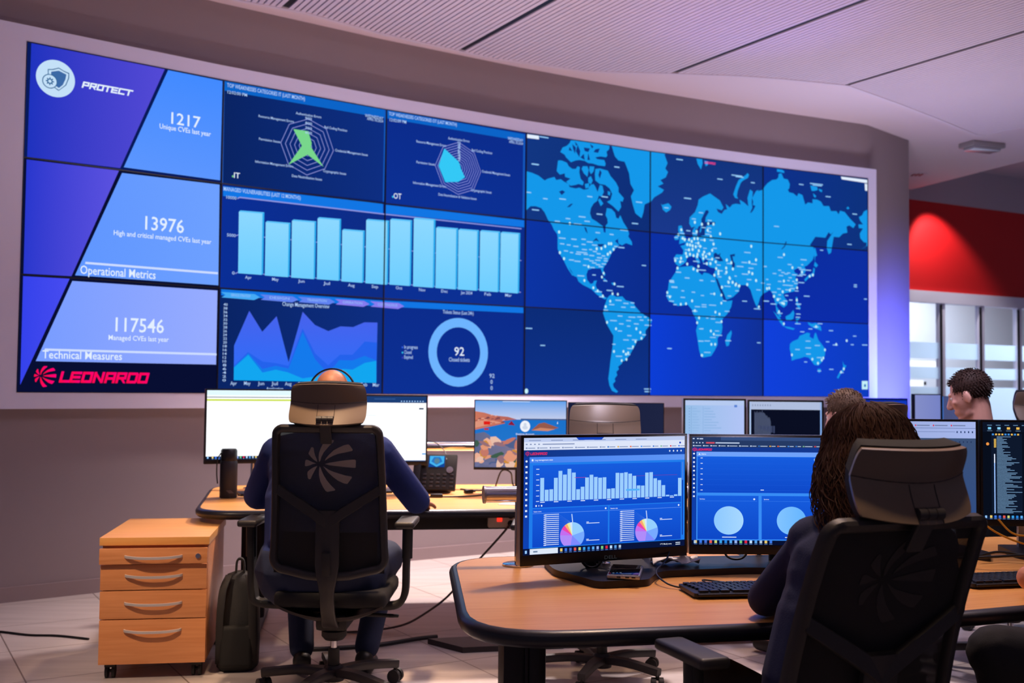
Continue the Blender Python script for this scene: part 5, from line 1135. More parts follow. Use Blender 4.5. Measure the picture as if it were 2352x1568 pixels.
# white surround of the screen wall: four flat boards
ou0, ou1, oz0, oz1 = -0.125, 6.085, PZ - 0.105, PZ + PH + 0.105
top_path = [lerp_wall(u) for u in (ou0, 0, 1, 2, 3, 4, 5, 6, ou1)]
struct(wall_strip('trim_1', top_path, PZ + PH, oz1, -0.005, 0.10, M_WHITE))
struct(wall_strip('trim_2', top_path, oz0, PZ, -0.005, 0.10, M_WHITE))
struct(wall_strip('trim_3', [lerp_wall(ou0), lerp_wall(0)], PZ, PZ + PH, -0.005, 0.10, M_WHITE))
struct(wall_strip('trim_4', [lerp_wall(6), lerp_wall(ou1)], PZ, PZ + PH, -0.005, 0.10, M_WHITE))

# ------------------------------------------------------------------ ceiling
EDGE = [(-6.5, 2.0), (-6.5, 15.0), (5.525, 14.8), (6.17, 12.9), (8.6, 5.7), (8.6, -4), (-6.5, -4)]
bm = B()
prism(bm, EDGE, 4.2, 4.28)
struct(obj('ceiling', bm, M_CEIL, smooth=False))
bm = B()
box(bm, (5.0, 10.0, 4.66), (14, 14, 0.06))
struct(obj('ceiling_recess', bm, M_GREY, smooth=False))

# ribbed canopy under the ceiling, in four panels parted by dark joints
CAN = [(-2.9, 6.55), (-2.13, 7.22), (-1.92, 7.44), (-1.5, 7.68), (-1.06, 8.08), (-0.44, 8.52), (-0.17, 8.71), (0.63, 9.04), (1.37, 9.08), (1.94, 9.13), (2.33, 9.21), (2.95, 9.39),
       (3.57, 9.94), (4.15, 10.48), (4.55, 10.87), (4.84, 11.15), (4.96, 11.2), (5.6, 10.25), (7.2, 7.7), (3.6, 1.0), (-1.5, 1.0)]
DIR = Vector((cos(radians(-59)), sin(radians(-59))))
NRM = Vector((-DIR.y, DIR.x))


def clip_half(poly, n, c, keep_less):
    out = []
    for i in range(len(poly)):
        a, b = poly[i - 1], poly[i]
        da = a[0] * n[0] + a[1] * n[1] - c
        db = b[0] * n[0] + b[1] * n[1] - c
        if not keep_less:
            da, db = -da, -db
        if (da <= 0) != (db <= 0):
            t = da / (da - db)
            out.append((a[0] + (b[0] - a[0]) * t, a[1] + (b[1] - a[1]) * t))
        if db <= 0:
            out.append(b)
    return out


def strip(poly, s0, s1):
    return clip_half(clip_half(poly, NRM, s1, True), NRM, s0, False)


ZC = 4.10
S_ALL = [p[0] * NRM.x + p[1] * NRM.y for p in CAN]
joints = [min(S_ALL) - .01, 2.50, 4.03, 5.85, 7.36, max(S_ALL) + .01]
for k in range(len(joints) - 1):
    bm = B()
    bmd = B()
    a, b = joints[k] + .022, joints[k + 1] - .022
    n = max(1, round((b - a) / 0.045))
    st = (b - a) / n
    for i in range(n):
        q = strip(CAN, a + i * st, a + i * st + st * .74)
        if len(q) >= 3:
            prism(bm, q, ZC, ZC + .02)
    q = strip(CAN, a, b)
    if len(q) >= 3:
        prism(bmd, q, ZC + .022, ZC + .04)
    o = struct(obj('ceiling_panel', bm, M_SLAT, smooth=False))
    obj('backing', bmd, M_GAP, o, smooth=False)
bm = B()
for s in joints[1:-1]:
    q = strip(CAN, s - .022, s + .022)
    if len(q) >= 3:
        prism(bm, q, ZC + .01, ZC + .035)
struct(obj('ceiling_joint', bm, M_JOINT, smooth=False))
bm = B()
cp = [Vector((*p, 0)) for p in CAN[:17]]
inn = offset_poly(CAN, 0.035)[:17]
R = []
for p, q in zip(CAN[:17], inn):
    R.append([bm.verts.new((*p, ZC - .006)), bm.verts.new((*q, ZC - .006)), bm.verts.new((*q, 4.2)), bm.verts.new((*p, 4.2))])
for a, b in zip(R, R[1:]):
    bridge(bm, a, b)
struct(obj('ceiling_fascia', bm, M_SLAT, angle=50))

# ------------------------------------------------------------------ far right: red wall over a glass partition
RA, RB = Vector((5.00, 14.69)), Vector((9.6, 17.18))
rd = (RB - RA).normalized()
rn = Vector((-rd.y, rd.x))


def slab(name, s0, s1, z0, z1, m, off=0.0, th=0.12):
    bm = B()
    p = [RA + rd * s0 + rn * off, RA + rd * s1 + rn * off, RA + rd * s1 + rn * (off + th), RA + rd * s0 + rn * (off + th)]
    prism(bm, [tuple(q) for q in p], z0, z1)
    return obj(name, bm, m, smooth=False)


RL = (RB - RA).length
struct(slab('wall_right', -1, RL, 2.82, 4.10, M_RED))
struct(slab('wall_right_upper', -1, RL, 4.10, 4.70, M_GREY, off=-.02))
struct(slab('trim_5', -1, RL, 2.66, 2.82, M_WHITE, off=-.05, th=.14))


def glass_mat():
    m = bpy.data.materials.new('partition_glass')
    m.use_nodes = True
    nt = m.node_tree
    nt.nodes.clear()
    t = nt.nodes.new('ShaderNodeBsdfTransparent')
    t.inputs[0].default_value = (0.93, 0.96, 1, 1)
    g = nt.nodes.new('ShaderNodeBsdfGlossy')
    g.inputs['Roughness'].default_value = 0.05
    x = nt.nodes.new('ShaderNodeMixShader')
    x.inputs[0].default_value = 0.08
    o = nt.nodes.new('ShaderNodeOutputMaterial')
    nt.links.new(t.outputs[0], x.inputs[1])
    nt.links.new(g.outputs[0], x.inputs[2])
    nt.links.new(x.outputs[0], o.inputs[0])
    return m


def frost_mat():
    m = bpy.data.materials.new('frosted_film')
    m.use_nodes = True
    nt = m.node_tree
    nt.nodes.clear()
    t = nt.nodes.new('ShaderNodeBsdfTransparent')
    d = nt.nodes.new('ShaderNodeBsdfTranslucent')
    d.inputs[0].default_value = (0.75, 0.85, 0.95, 1)
    x = nt.nodes.new('ShaderNodeMixShader')
    x.inputs[0].default_value = 0.75
    o = nt.nodes.new('ShaderNodeOutputMaterial')
    nt.links.new(t.outputs[0], x.inputs[1])
    nt.links.new(d.outputs[0], x.inputs[2])
    nt.links.new(x.outputs[0], o.inputs[0])
    return m


M_GLASS, M_FROST = glass_mat(), frost_mat()
posts = [-0.6, 0.35, 1.275, 2.11, 2.95, 3.8, 4.65]
for i in range(len(posts) - 1):
    s0, s1 = posts[i] + .05, posts[i + 1] - .05
    w = struct(slab('window_%d' % (i + 1), s0, s1, 0.1, 2.66, M_GLASS, off=.02, th=.012))
    bm = B()
    for z0, z1 in ((0.1, 1.47), (1.585, 1.75), (1.87, 2.10)):
        p = [RA + rd * s0 + rn * .012, RA + rd * s1 + rn * .012, RA + rd * s1 + rn * .017, RA + rd * s0 + rn * .017]
        prism(bm, [tuple(q) for q in p], z0, z1)
    obj('frosted_film', bm, M_FROST, w, smooth=False)
for s in posts:
    f = struct(slab('window_frame', s - .05, s + .05, 0, 2.66, M_WHITE, off=-.02, th=.08))
    bm = B()
    p = [RA + rd * (s - .062) + rn * -.03, RA + rd * (s - .02) + rn * -.03, RA + rd * (s - .02) + rn * -.02, RA + rd * (s - .062) + rn * -.02]
    prism(bm, [tuple(q) for q in p], 0.02, 2.64)
    obj('seal', bm, M_DKMETAL, f, smooth=False)
struct(slab('wall_far', -2, RL + 2, 0, 4.2, mat('next_room_paint', (226, 230, 236), rough=.8), off=3.0, th=.1))
# added glowing bars that brighten the clear gaps between the frosted bands
for k, (z, s0, s1) in enumerate(((1.81, 0.42, 1.75), (1.525, 0.42, 1.40))):
    t = thing('glow_bar', ('upper' if k == 0 else 'lower') + ' added glowing white bar behind the glass partition', 'lamp',
              (*(RA + rd * (s0 + s1) / 2 + rn * .45), z), atan2(rd.y, rd.x), 'glowing bars behind the glass')
    bm = B()
    box(bm, (0, 0, 0), (s1 - s0, .05, .085), .012)
    obj('glow_face', bm, emis('bar_glow', (255, 255, 255), 1.6), t)
    bm = B()
    for sx in (-1, 1):
        box(bm, (sx * ((s1 - s0) / 2 + .03), 0, 0), (.06, .04, .05), .006)
    box(bm, (0, .04, 0), (s1 - s0 + .1, .03, .05))
    obj('housing', bm, M_DKMETAL, t)

# ceiling fittings
t = thing('emergency_light', 'small rectangular emergency light with clear lens on the ceiling', 'light', (5.27, 12.0, 4.2), radians(20))
bm = B()
box(bm, (0, 0, -.03), (.46, .24, .06), .02)
obj('housing', bm, mat('emergency_housing', (150, 145, 150), rough=.4), t)
bm = B()
box(bm, (0, 0, -.075), (.38, .17, .03), .012)
obj('lens', bm, mat('emergency_lens', (205, 205, 215), rough=.15, metal=.4), t)
t = thing('recessed_downlight', 'round recessed downlight in the white ceiling near the red wall', 'light', (5.2, 13.75, 4.2))
bm = B()
lathe(bm, [(.13, 0), (.13, -.012), (.10, -.012), (.095, -.004), (.0, -.004)])
obj('trim_ring', bm, M_CEIL, t)
bm = B()
for i in range(3):
    box(bm, (-.05 + i * .05, 0, -.008), (.02, .14, .01))
obj('louvre', bm, M_BLACK, t)

# ------------------------------------------------------------------ video wall
C_ = dict(land=(20, 152, 234), sea=(16, 52, 132), white=(228, 240, 255), teal=(30, 110, 190), pink=(235, 70, 140),
          pur1=((30, 50, 190), (84, 74, 214), 0), pur2=((40, 55, 205), (92, 82, 224), 0), pur3=((52, 66, 235), (72, 76, 240), 0),
          blu1=((92, 150, 255), (66, 138, 255), 1), blu2=((96, 150, 255), (110, 160, 255), 0), blu3=((120, 156, 255), (152, 172, 255), 0),
          line=(205, 220, 255), icon=(196, 224, 248), icond=(40, 100, 150), iconm=(60, 105, 165), red=((255, 12, 60), (255, 0, 120), 0),
          hdr=(12, 100, 200), hdr2=(18, 118, 228), frm=(22, 90, 190), navy1=((10, 36, 100), (14, 46, 130), 0), navy2=((12, 48, 148), (12, 44, 140), 1),
          navy3=((10, 46, 150), (14, 44, 132), 0), txt=(176, 206, 246), txtd=(150, 190, 250), ring=(140, 150, 226), green=(120, 214, 140), cyan=(52, 200, 246),
          bar1=((110, 206, 255), (140, 216, 255), 1), bar2=(90, 196, 255), bar3=(44, 172, 240), chev1=(70, 170, 245), chev2=(96, 130, 240), chev3=(134, 124, 240),
          area1=((40, 110, 250), (72, 98, 236), 1), area2=(36, 98, 236), area3=(20, 122, 236), area4=(18, 166, 240), donut=(110, 180, 255),
          dotc=(196, 240, 250), lab=(150, 205, 250))
SEA = [[((14, 48, 128), (14, 56, 150), 1)] * 3, [((14, 46, 140), (16, 44, 130), 1)] * 3]
vw = thing('video_wall', 'huge curved wall of blue dashboard screens with world map and charts', 'video wall', (0, 0, 0))
bases = {}
tone = [[(8, 14, 50), (8, 14, 50), (8, 26, 90)],
        [(12, 32, 100), (11, 40, 130), (10, 34, 104)], [(10, 36, 120), (11, 40, 135), (12, 46, 140)],
        [((14, 50, 140), (12, 44, 120), 1), ((12, 52, 164), (12, 44, 140), 0), ((18, 54, 130), (14, 46, 120), 0)],
        [((12, 62, 215), (16, 48, 150), 0), ((12, 48, 165), (13, 46, 150), 0), ((26, 56, 140), (18, 52, 126), 1)],
        [((16, 64, 220), (14, 60, 190), 0), ((12, 44, 170), (12, 46, 160), 1), ((14, 48, 140), (14, 50, 125), 0)]]


def wall_pt(u, v, off, ref):
    k = max(0, min(5, int(math.floor(ref))))
    t = u - k
    a, b = Vector(WP[k]), Vector(WP[k + 1])
    p = a + (b - a) * t
    tn = (b - a).normalized()
    p = p + Vector((tn.y, -tn.x)) * (0.0006 * off)
    return Vector((p.x, p.y, PZ + v * PH))


rim = mat('panel_bezel', (10, 12, 26), rough=.35)
for c in range(6):
    a, b = Vector(WP[c]), Vector(WP[c + 1])
    tn = (b - a).normalized()
    nn = Vector((tn.y, -tn.x))
    for r in range(3):
        z0, z1 = PZ + PH * r / 3, PZ + PH * (r + 1) / 3
        bm = B()
        g = .0012
        p = [a + tn * g, b - tn * g]
        prism(bm, [tuple(q) for q in (p[0] - nn * .0015, p[1] - nn * .0015, p[1] - nn * .09, p[0] - nn * .09)], z0 + g, z1 - g)
        # raised rim
        e, h = .0045, .009
        L = (b - a).length
        for s0, s1, y0, y1 in ((g, e, z0, z1), (L - e, L - g, z0, z1), (e, L - e, z0, z0 + e), (e, L - e, z1 - e, z1)):
            q = [a + tn * s0 - nn * .002, a + tn * s1 - nn * .002, a + tn * s1 + nn * h, a + tn * s0 + nn * h]
            prism(bm, [tuple(x) for x in q], y0, y1)
        pn = obj('display_panel', bm, rim, vw, smooth=False)
        G = Gfx()
        G.rect(c + .001, r / 3 + .002, c + .999, (r + 1) / 3 - .002, tone[c][r], 0)
        G.build('lit_surface', lambda u, v, o, ref: wall_pt(u, v, o - .8, ref), pn)

LANDC = {3: (20, 152, 236), 4: (24, 150, 226), 5: (18, 142, 232)}
parts = {}
for part, col, lay, pts in WALL_POLYS:
    parts.setdefault(part, Gfx()).poly(pts, C_[col], lay)
for part, s, col, lay, u, v, w, h, f in WALL_TEXTS:
    g = parts.setdefault(part, Gfx())
    asp = PH / PW
    if s == '@disc':
        g.disc(u, v, h * asp, h, C_[col], lay, 40)
    elif s == '@gear':
        g.gear(u, v, h, h * asp, C_[col], lay)
    elif s == '@petals':
        g.petals(u, v, h, h * asp, C_[col], lay)
    elif f == 1:
        g.strokes(s, u, v, w, h, C_[col], lay)
    else:
        g.text(s, u, v, w, h * 1.15, C_[col], lay)
marks = Gfx()
for q in MAP_MARKS:
    if q[0] == 0:
        marks.disc(q[2], q[3], q[4] * PH / PW * .8, q[4], C_[q[1]], 7, 10)
    else:
        marks.rect(q[2] - q[4], q[3] - q[5], q[2] + q[4], q[3] + q[5], C_[q[1]], 5)
parts['map_markers'] = marks
for n, g in parts.items():
    g.build(n, wall_pt, vw, cuts=(1, 2, 3, 4, 5))
# ------------------------------------------------------------------ desks
DH = 0.745


def to_local(pts, o, rz):
    c, s = cos(-rz), sin(-rz)
    return [((x - o[0]) * c - (y - o[1]) * s, (x - o[0]) * s + (y - o[1]) * c) for x, y in pts]


def desk(label, pts, rads, legs, rz, beam=None, group=None):
    o = (sum(p[0] for p in pts) / len(pts), sum(p[1] for p in pts) / len(pts))
    t = thing('office_desk', label, 'desk', (o[0], o[1], 0), rz, group)
    P = to_local(round_poly(pts, rads), o, rz)
    bm = B()
    prism(bm, offset_poly(P, -.001), DH - .028, DH)
    obj('desk_top', bm, M_WOOD, t, smooth=False)
    bm = B()
    band(bm, P, [(0, DH + .0005), (.010, DH - .001), (.020, DH - .007), (.026, DH - .018), (.024, DH - .034), (.012, DH - .046), (-.03, DH - .047), (-.03, DH - .03), (0, DH - .03)])
    obj('edge_band', bm, M_EDGE, t, angle=60)
    for (x, y, ang, fl) in legs:
        lx, ly = to_local([(x, y)], o, rz)[0]
        M = Matrix.Translation((lx, ly, 0)) @ Matrix.Rotation(ang - rz, 4, 'Z')
        bm = B()
        box(bm, (-.035, 0, .40), (.075, .10, .60), .008, M=M)
        box(bm, (.035, 0, .40), (.06, .12, .60), .02, M=M)
        box(bm, (.0, -.05, .40), (.012, .02, .60), .003, M=M)
        box(bm, (0, 0, .685), (.30, .09, .025), .004, M=M)
        l = obj('leg', bm, M_DKMETAL, t)
        bm = B()
        box(bm, (0, 0, .028), (.075, fl, .05), .012, M=M)
        for sy in (-1, 1):
            lathe(bm, [(.03, .0), (.03, .006), (.012, .008), (.012, .02)], M @ Vector((0, sy * (fl / 2 - .05), 0)), 12)
        obj('foot', bm, M_BLACKM, l)
    if beam:
        (x0, y0), (x1, y1), z0, z1 = beam
        q = to_local([(x0, y0), (x1, y1)], o, rz)
        c = ((q[0][0] + q[1][0]) / 2, (q[0][1] + q[1][1]) / 2, (z0 + z1) / 2)
        bm = B()
        box(bm, c, (Vector(q[1]) - Vector(q[0])).length and ((Vector(q[1]) - Vector(q[0])).length, .07, z1 - z0), .004, (0, 0, atan2(q[1][1] - q[0][1], q[1][0] - q[0][0])))
        obj('cable_beam', bm, M_BLACKM, t)
    return t


A1 = radians(10.7)
desk('beech desk at the front with rounded left end and two blue dashboard monitors', [(-.10, 2.90), (1.12, 3.16), (.90, 4.40), (-.215, 4.18)], [.30, 0, 0, .22],
     [(.045, 3.45, A1, .9), (1.0, 3.75, A1, 1.0)], A1, ((.15, 3.95), (.98, 4.12), .62, .70))
A2 = radians(22)
desk('beech desk at the right edge holding the green code monitor', [(1.14, 3.18), (2.75, 3.83), (2.35, 5.0), (.92, 4.42)], [0, .2, .2, 0],
     [(1.12, 3.8, A2, .9), (2.35, 4.3, A2, .9)], A2, ((1.2, 4.1), (2.3, 4.55), .62, .70))
A3 = radians(8.3)
desk('beech desk by the left wall where the man in a headset sits', [(-1.63, 5.63), (.38, 5.92), (.18, 7.38), (-1.93, 7.06)], [.22, 0, 0, .25],
     [(-1.44, 6.12, A3, 1.25), (.15, 6.5, A3, 1.2)], A3, ((-1.36, 6.02), (.30, 6.27), .595, .70))
A4 = radians(12)
desk('beech desk row behind the front monitors with the landscape picture screen', [(.40, 5.93), (2.35, 6.36), (2.05, 7.75), (.20, 7.39)], [0, .2, .2, 0],
     [(.62, 6.5, A4, 1.1), (2.05, 6.9, A4, 1.1)], A4, ((.6, 6.3), (2.0, 6.62), .62, .70))

# ------------------------------------------------------------------ task chairs


def weave_mat(name, rgb, op):
    m = bpy.data.materials.new(name)
    m.use_nodes = True
    nt = m.node_tree
    b = nt.nodes['Principled BSDF']
    b.inputs['Base Color'].default_value = (*lin(rgb), 1)
    b.inputs['Roughness'].default_value = 0.8
    tc = nt.nodes.new('ShaderNodeTexCoord')
    w1 = nt.nodes.new('ShaderNodeTexWave')
    w1.bands_direction = 'X'
    w1.inputs['Scale'].default_value = 90
    w2 = nt.nodes.new('ShaderNodeTexWave')
    w2.bands_direction = 'Z'
    w2.inputs['Scale'].default_value = 90
    mx = nt.nodes.new('ShaderNodeMath')
    mx.operation = 'MAXIMUM'
    mr = nt.nodes.new('ShaderNodeMapRange')
    mr.inputs['From Min'].default_value = .45
    mr.inputs['From Max'].default_value = .75
    mr.inputs['To Min'].default_value = op
    mr.inputs['To Max'].default_value = 1.0
    nt.links.new(tc.outputs['Object'], w1.inputs['Vector'])
    nt.links.new(tc.outputs['Object'], w2.inputs['Vector'])
    nt.links.new(w1.outputs['Fac'], mx.inputs[0])
    nt.links.new(w2.outputs['Fac'], mx.inputs[1])
    nt.links.new(mx.outputs[0], mr.inputs['Value'])
    nt.links.new(mr.outputs[0], b.inputs['Alpha'])
    return m


M_MESH = weave_mat('chair_mesh_weave', (22, 20, 24), .55)
M_SHELL = mat('headrest_shell', (112, 96, 82), rough=.38, spec=.5)
M_CUSH = mat('seat_fabric', (20, 20, 24), rough=.9, bump=.3, scale=300)
M_UNDER = mat('seat_shell', (52, 44, 40), rough=.5)
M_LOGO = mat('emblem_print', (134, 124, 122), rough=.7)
M_LOGO_SHADED = mat('emblem_print_shaded', (44, 40, 42), rough=.8)  # same emblem print, with the front chair's shade put into its colour
M_HANDLE = mat('satin_handle', (226, 216, 208), rough=.38, metal=.55)
M_CFRAME = mat('chair_frame_plastic', (40, 37, 39), rough=.5)


def grid_shell(bm, fn, nu, nv, th):
    """a curved plate: fn(s,t) -> (point, outward normal)"""
    F, K = [], []
    for j in range(nv + 1):
        a, b = [], []
        for i in range(nu + 1):
            p, n = fn(i / nu, j / nv)
            p, n = Vector(p), Vector(n).normalized()
            a.append(bm.verts.new(p))
            b.append(bm.verts.new(p - n * th))
        F.append(a)
        K.append(b)
    for j in range(nv):
        for i in range(nu):
            bm.faces.new((F[j][i], F[j][i + 1], F[j + 1][i + 1], F[j + 1][i]))
            bm.faces.new((K[j][i], K[j + 1][i], K[j + 1][i + 1], K[j][i + 1]))
    for j in range(nv):
        bm.faces.new((F[j][0], F[j + 1][0], K[j + 1][0], K[j][0]))
        bm.faces.new((F[j][nu], K[j][nu], K[j + 1][nu], F[j + 1][nu]))
    for i in range(nu):
        bm.faces.new((F[0][i], K[0][i], K[0][i + 1], F[0][i + 1]))
        bm.faces.new((F[nv][i], F[nv][i + 1], K[nv][i + 1], K[nv][i]))


def make_chair(label, recline=0.09, base_turn=0.3, group='mesh back task chairs', left_arm=.33, print_mat=None):
    t = thing('task_chair', label, 'chair', (0, 0, 0), 0, group)
    # five-star base
    bm = B()
    HB = Vector((0, -.09, 0))
    lathe(bm, [(.05, .06), (.055, .08), (.05, .115), (.036, .13)], HB, n=20)
    obj('hub', bm, M_CFRAME, t)
    for k in range(5):
        a = base_turn + 2 * pi * k / 5
        d = Vector((cos(a), sin(a), 0))
        bm = B()
        sweep_rect(bm, [HB + d * .03 + Vector((0, 0, .10)), HB + d * .17 + Vector((0, 0, .105)), HB + d * .345 + Vector((0, 0, .088))], lambda q: .032 - .012 * q, .018, Vector((-d.y, d.x, 0)))
        l = obj('base_leg', bm, M_CFRAME, t)
        bm = B()
        e = HB + d * .335
        w = Vector((-d.y, d.x, 0)) if k % 2 else Vector((-d.y * .6 + d.x * .8, d.x * .6 + d.y * .8, 0)).normalized()
        for s in (-1, 1):
            c = e + Vector((0, 0, .032)) + w * (s * .019)
            cyl(bm, c - w * .011, c + w * .011, .032, n=20)
            cyl(bm, c - w * .0125, c + w * .0125, .024, n=20)
        cyl(bm, e + Vector((0, 0, .03)) - w * .03, e + Vector((0, 0, .03)) + w * .03, .007, n=10)
        cyl(bm, e + Vector((0, 0, .05)), e + Vector((0, 0, .088)), .010, n=10)
        obj('castor', bm, M_BLACKM, l)
    bm = B()
    cyl(bm, HB + Vector((0, 0, .10)), HB + Vector((0, 0, .205)), .029, .027)
    g = obj('gas_column', bm, M_BLACKM, t)
    bm = B()
    cyl(bm, HB + Vector((0, 0, .20)), HB + Vector((0, 0, .30)), .016)
    obj('piston', bm, M_CHROME, g)
    bm = B()
    lathe(bm, [(.045, .245), (.06, .262), (.06, .285), (.04, .30)], HB, n=20)
    box(bm, (0, -.03, .335), (.15, .30, .075), .02)
    cyl(bm, (.07, .02, .335), (.27, .02, .33), .009, n=10)
    box(bm, (.27, .02, .33), (.05, .03, .012), .004)
    obj('mechanism', bm, M_BLACKM, t)
    # seat
    bm = B()
    box(bm, (0, .02, .445), (.53, .50, .075), .034, seg=4)
    obj('seat', bm, M_CUSH, t, angle=60)
    bm = B()

    def under(s, q):
        x = (s - .5) * .50
        y = -.225 + q * .46
        dz = .085 * (1 - (abs(x) / .25) ** 2.2) * (1 - (abs(y) / .26) ** 4 * .6)
        return (x, y, .412 - dz), (0, 0, -1)
    grid_shell(bm, under, 14, 12, .012)
    obj('seat_shell', bm, M_UNDER, t)
    # backrest: everything above the spine leans by recline about the pivot
    pv = Vector((0, -.20, .42))
    RM = Matrix.Translation(pv) @ Matrix.Rotation(recline, 4, 'X') @ Matrix.Translation(-pv)

    def yb(z):     # depth of the back at height z before leaning
        return -.255 - .035 * ((z - .82) / .4) ** 2 + .015

    def P(x, z, dy=0.0):
        return RM @ Vector((x, yb(z) + dy + .28 * x * x, z))
    BK = RM.to_3x3() @ Vector((0, -1, 0))
    # outer ring
    out = []
    zt, zb_ = 1.243, .545
    wt, wb = .255, .278

    def wid(z):
        return wb + (wt - wb) * (z - zb_) / (zt - zb_)
    prof = []
    n = 12
    for i in range(7):
        a = i / 6 * pi / 2
        prof.append((wid(zt) - .045 + .045 * sin(a) if False else None, None)) if False else None
    ringp = []
    r = .05
    for i in range(7):
        a = pi / 2 - i / 6 * pi / 2
        ringp.append((wt - r + r * cos(a), zt - r + r * sin(a)))
    for i in range(1, 12):
        z = zt - r + (zb_ + .10 - zt + r) * i / 12
        ringp.append((wid(z), z))
    for i in range(7):
        a = -i / 6 * pi / 2
        ringp.append((wb - .07 + .07 * cos(a), zb_ + .10 + .07 * sin(a)))
    ringp.append((.10, zb_ + .008))
    ringp = ringp + [(0, zb_)] + [(-x, z) for x, z in ringp[::-1]]
    bm = B()
    R = []
    N = len(ringp)
    for i, (x, z) in enumerate(ringp):
        a = Vector(ringp[i - 1])
        b = Vector(ringp[(i + 1) % N])
        d = (b - a).normalized()
        nn = Vector((d.y, -d.x))
        if nn.dot(Vector((x, z - .9))) < 0:
            nn = -nn
        hw = .036 if abs(z - zt) < .06 or z < .66 else .034
        R.append([bm.verts.new(P(x - nn.x * q * hw, z - nn.y * q * hw) - BK * e * -1 * .0 + BK * e) for q, e in ((0, -.010), (0, .012), (.25, .020), (.8, .018), (1.0, .008), (1.0, -.010))])
    R.append(R[0])
    for a, b in zip(R, R[1:]):
        bridge(bm, a, b)
    obj('back_frame', bm, M_CFRAME, t, angle=50)
    # mesh panel
    bm = B()

    def pane(s, q):
        z = zb_ + .03 + q * (zt - zb_ - .055)
        x = (s - .5) * 2 * (wid(z) - .018)
        return P(x, z, .004), BK
    grid_shell(bm, pane, 14, 16, .003)
    mp = obj('mesh_back', bm, M_MESH, t)
    bm = B()
    for pt in PETALS:
        v = [bm.verts.new(P(-.012 + a * .118, 1.058 + b * .118, .004) + BK * .002) for a, b in pt]
        v2 = [bm.verts.new(P(-.012 + a * .118, 1.058 + b * .118, .004) + BK * .0005) for a, b in pt]
        for q in geometry.tessellate_polygon([[Vector((a, b, 0)) for a, b in pt]]):
            bm.faces.new([v[i] for i in q])
        for i in range(len(v)):
            bm.faces.new((v[i], v[(i + 1) % len(v)], v2[(i + 1) % len(v)], v2[i]))
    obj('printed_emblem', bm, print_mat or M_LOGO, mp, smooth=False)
    # Y spine
    bm = B()
    for s in (-1, 1):
        sweep_rect(bm, [P(0, .80) + BK * .018, P(s * .06, .845) + BK * .02, P(s * .16, .905) + BK * .012, P(s * .245, .955) + BK * .004], lambda q: .030 - .006 * q, .012, (0, 0, 1))
    sweep_rect(bm, [P(0, .86) + BK * .012, P(0, .72) + BK * .024, P(0, .60) + BK * .026, P(0, .52) + BK * .020, Vector((0, -.265, .42)), Vector((0, -.20, .335)), Vector((0, -.10, .315))],
               lambda q: .055 - .022 * min(1, max(0, (q - .3) * 4)) + .012 * max(0, q - .75) * 4, .013, (1, 0, 0))
    sp = obj('spine', bm, M_CFRAME, t, angle=50)
    bm = B()
    q = P(0, .63) + BK * .045
    box(bm, q, (.040, .022, .105), .006, (recline, 0, 0))
    obj('height_lever', bm, M_BLACKM, sp)
    bm = B()

    def lumb(s, q):
        x = (s - .5) * .44
        z = .60 + q * .15
        return P(x, z, .028 + .015 * (1 - abs(s - .5) * 2)), BK
    grid_shell(bm, lumb, 10, 4, .012)
    obj('lumbar_support', bm, M_BLACKM, t)
    # headrest
    bm = B()
    sweep_rect(bm, [P(0, 1.165) + BK * .024, P(0, 1.21) + BK * .03, P(0, 1.25) + BK * .034, P(0, 1.275) + BK * .03], .026, .009, (1, 0, 0))
    for s in (-1, 0, 1):
        q = P(s * .026, 1.272) + BK * .036
        cyl(bm, q - Vector((.012, 0, 0)), q + Vector((.012, 0, 0)), .016, n=14)
    br = obj('headrest_bracket', bm, M_CFRAME, t)

    def hy(q):     # rearward flare of the lower edge, slight forward roll at the top
        return -.078 * max(0, (.48 - q) / .48) ** 1.1 + .022 * max(0, q - .5) ** 1.5

    def shell(dx, th_):
        def f(s, q):
            c = s * 2 - 1
            w = .174 + .006 * (1 - q)
            ed = 1 - .06 * abs(2 * q - 1) ** 6
            z = 1.252 + q * .172 - .012 * c * c * (1 if q > .5 else -.4)
            p = RM @ Vector((c * w * ed, yb(z) + .02 + hy(q) + .055 * c * c + dx, z))
            return p, BK + RM.to_3x3() @ Vector((c * .5, 0, .55 * (1 if q < .48 else -.15)))
        return f
    bm = B()
    grid_shell(bm, shell(0, 0), 20, 16, .014)
    hs = obj('headrest_shell', bm, M_SHELL, t, angle=30)
    bm = B()
    for s in (-.22, .22):
        pts = []
        for q in (0.0, .12, .24, .36, .47):
            p, nn = shell(0, 0)((s + 1) / 2, q)
            pts.append(Vector(p) + nn.normalized() * .0004)
        tube(bm, pts, .0012, n=5, smooth=False)
    pts = []
    for i in range(13):
        p, nn = shell(0, 0)(i / 12, .49)
        pts.append(Vector(p) + nn.normalized() * .0002)
    tube(bm, pts, .0016, n=5, smooth=False)
    obj('seam', bm, M_BLACK, hs)
    bm = B()

    def padf(s, q):
        p, nn = shell(.018, 0)(.02 + .96 * s, q)
        b = 1 - (2 * s - 1) ** 6 * .4
        return Vector(p) + Vector((0, 0, .008 * (q - .4))), nn * b
    grid_shell(bm, padf, 16, 12, .045)
    obj('headrest_pad', bm, M_CUSH, t, angle=70)
    # armrests
    for s in (-1, 1):
        bm = B()
        ax = left_arm if s < 0 else .33
        sweep_rect(bm, [Vector((s * .20, .02, .375)), Vector((s * (ax - .04), .02, .385)), Vector((s * (ax - .005), .02, .44)), Vector((s * ax, .015, .56)), Vector((s * (ax + .005), .01, .75))], .034, .016, (0, 1, 0))
        cyl(bm, (s * (ax + .004), .012, .60), (s * (ax + .005), .01, .75), .026, n=14)
        a = obj('armrest_post', bm, M_BLACKM, t, angle=50)
        bm = B()
        box(bm, (s * ax, .03, .765), (.095, .27, .032), .014, seg=3)
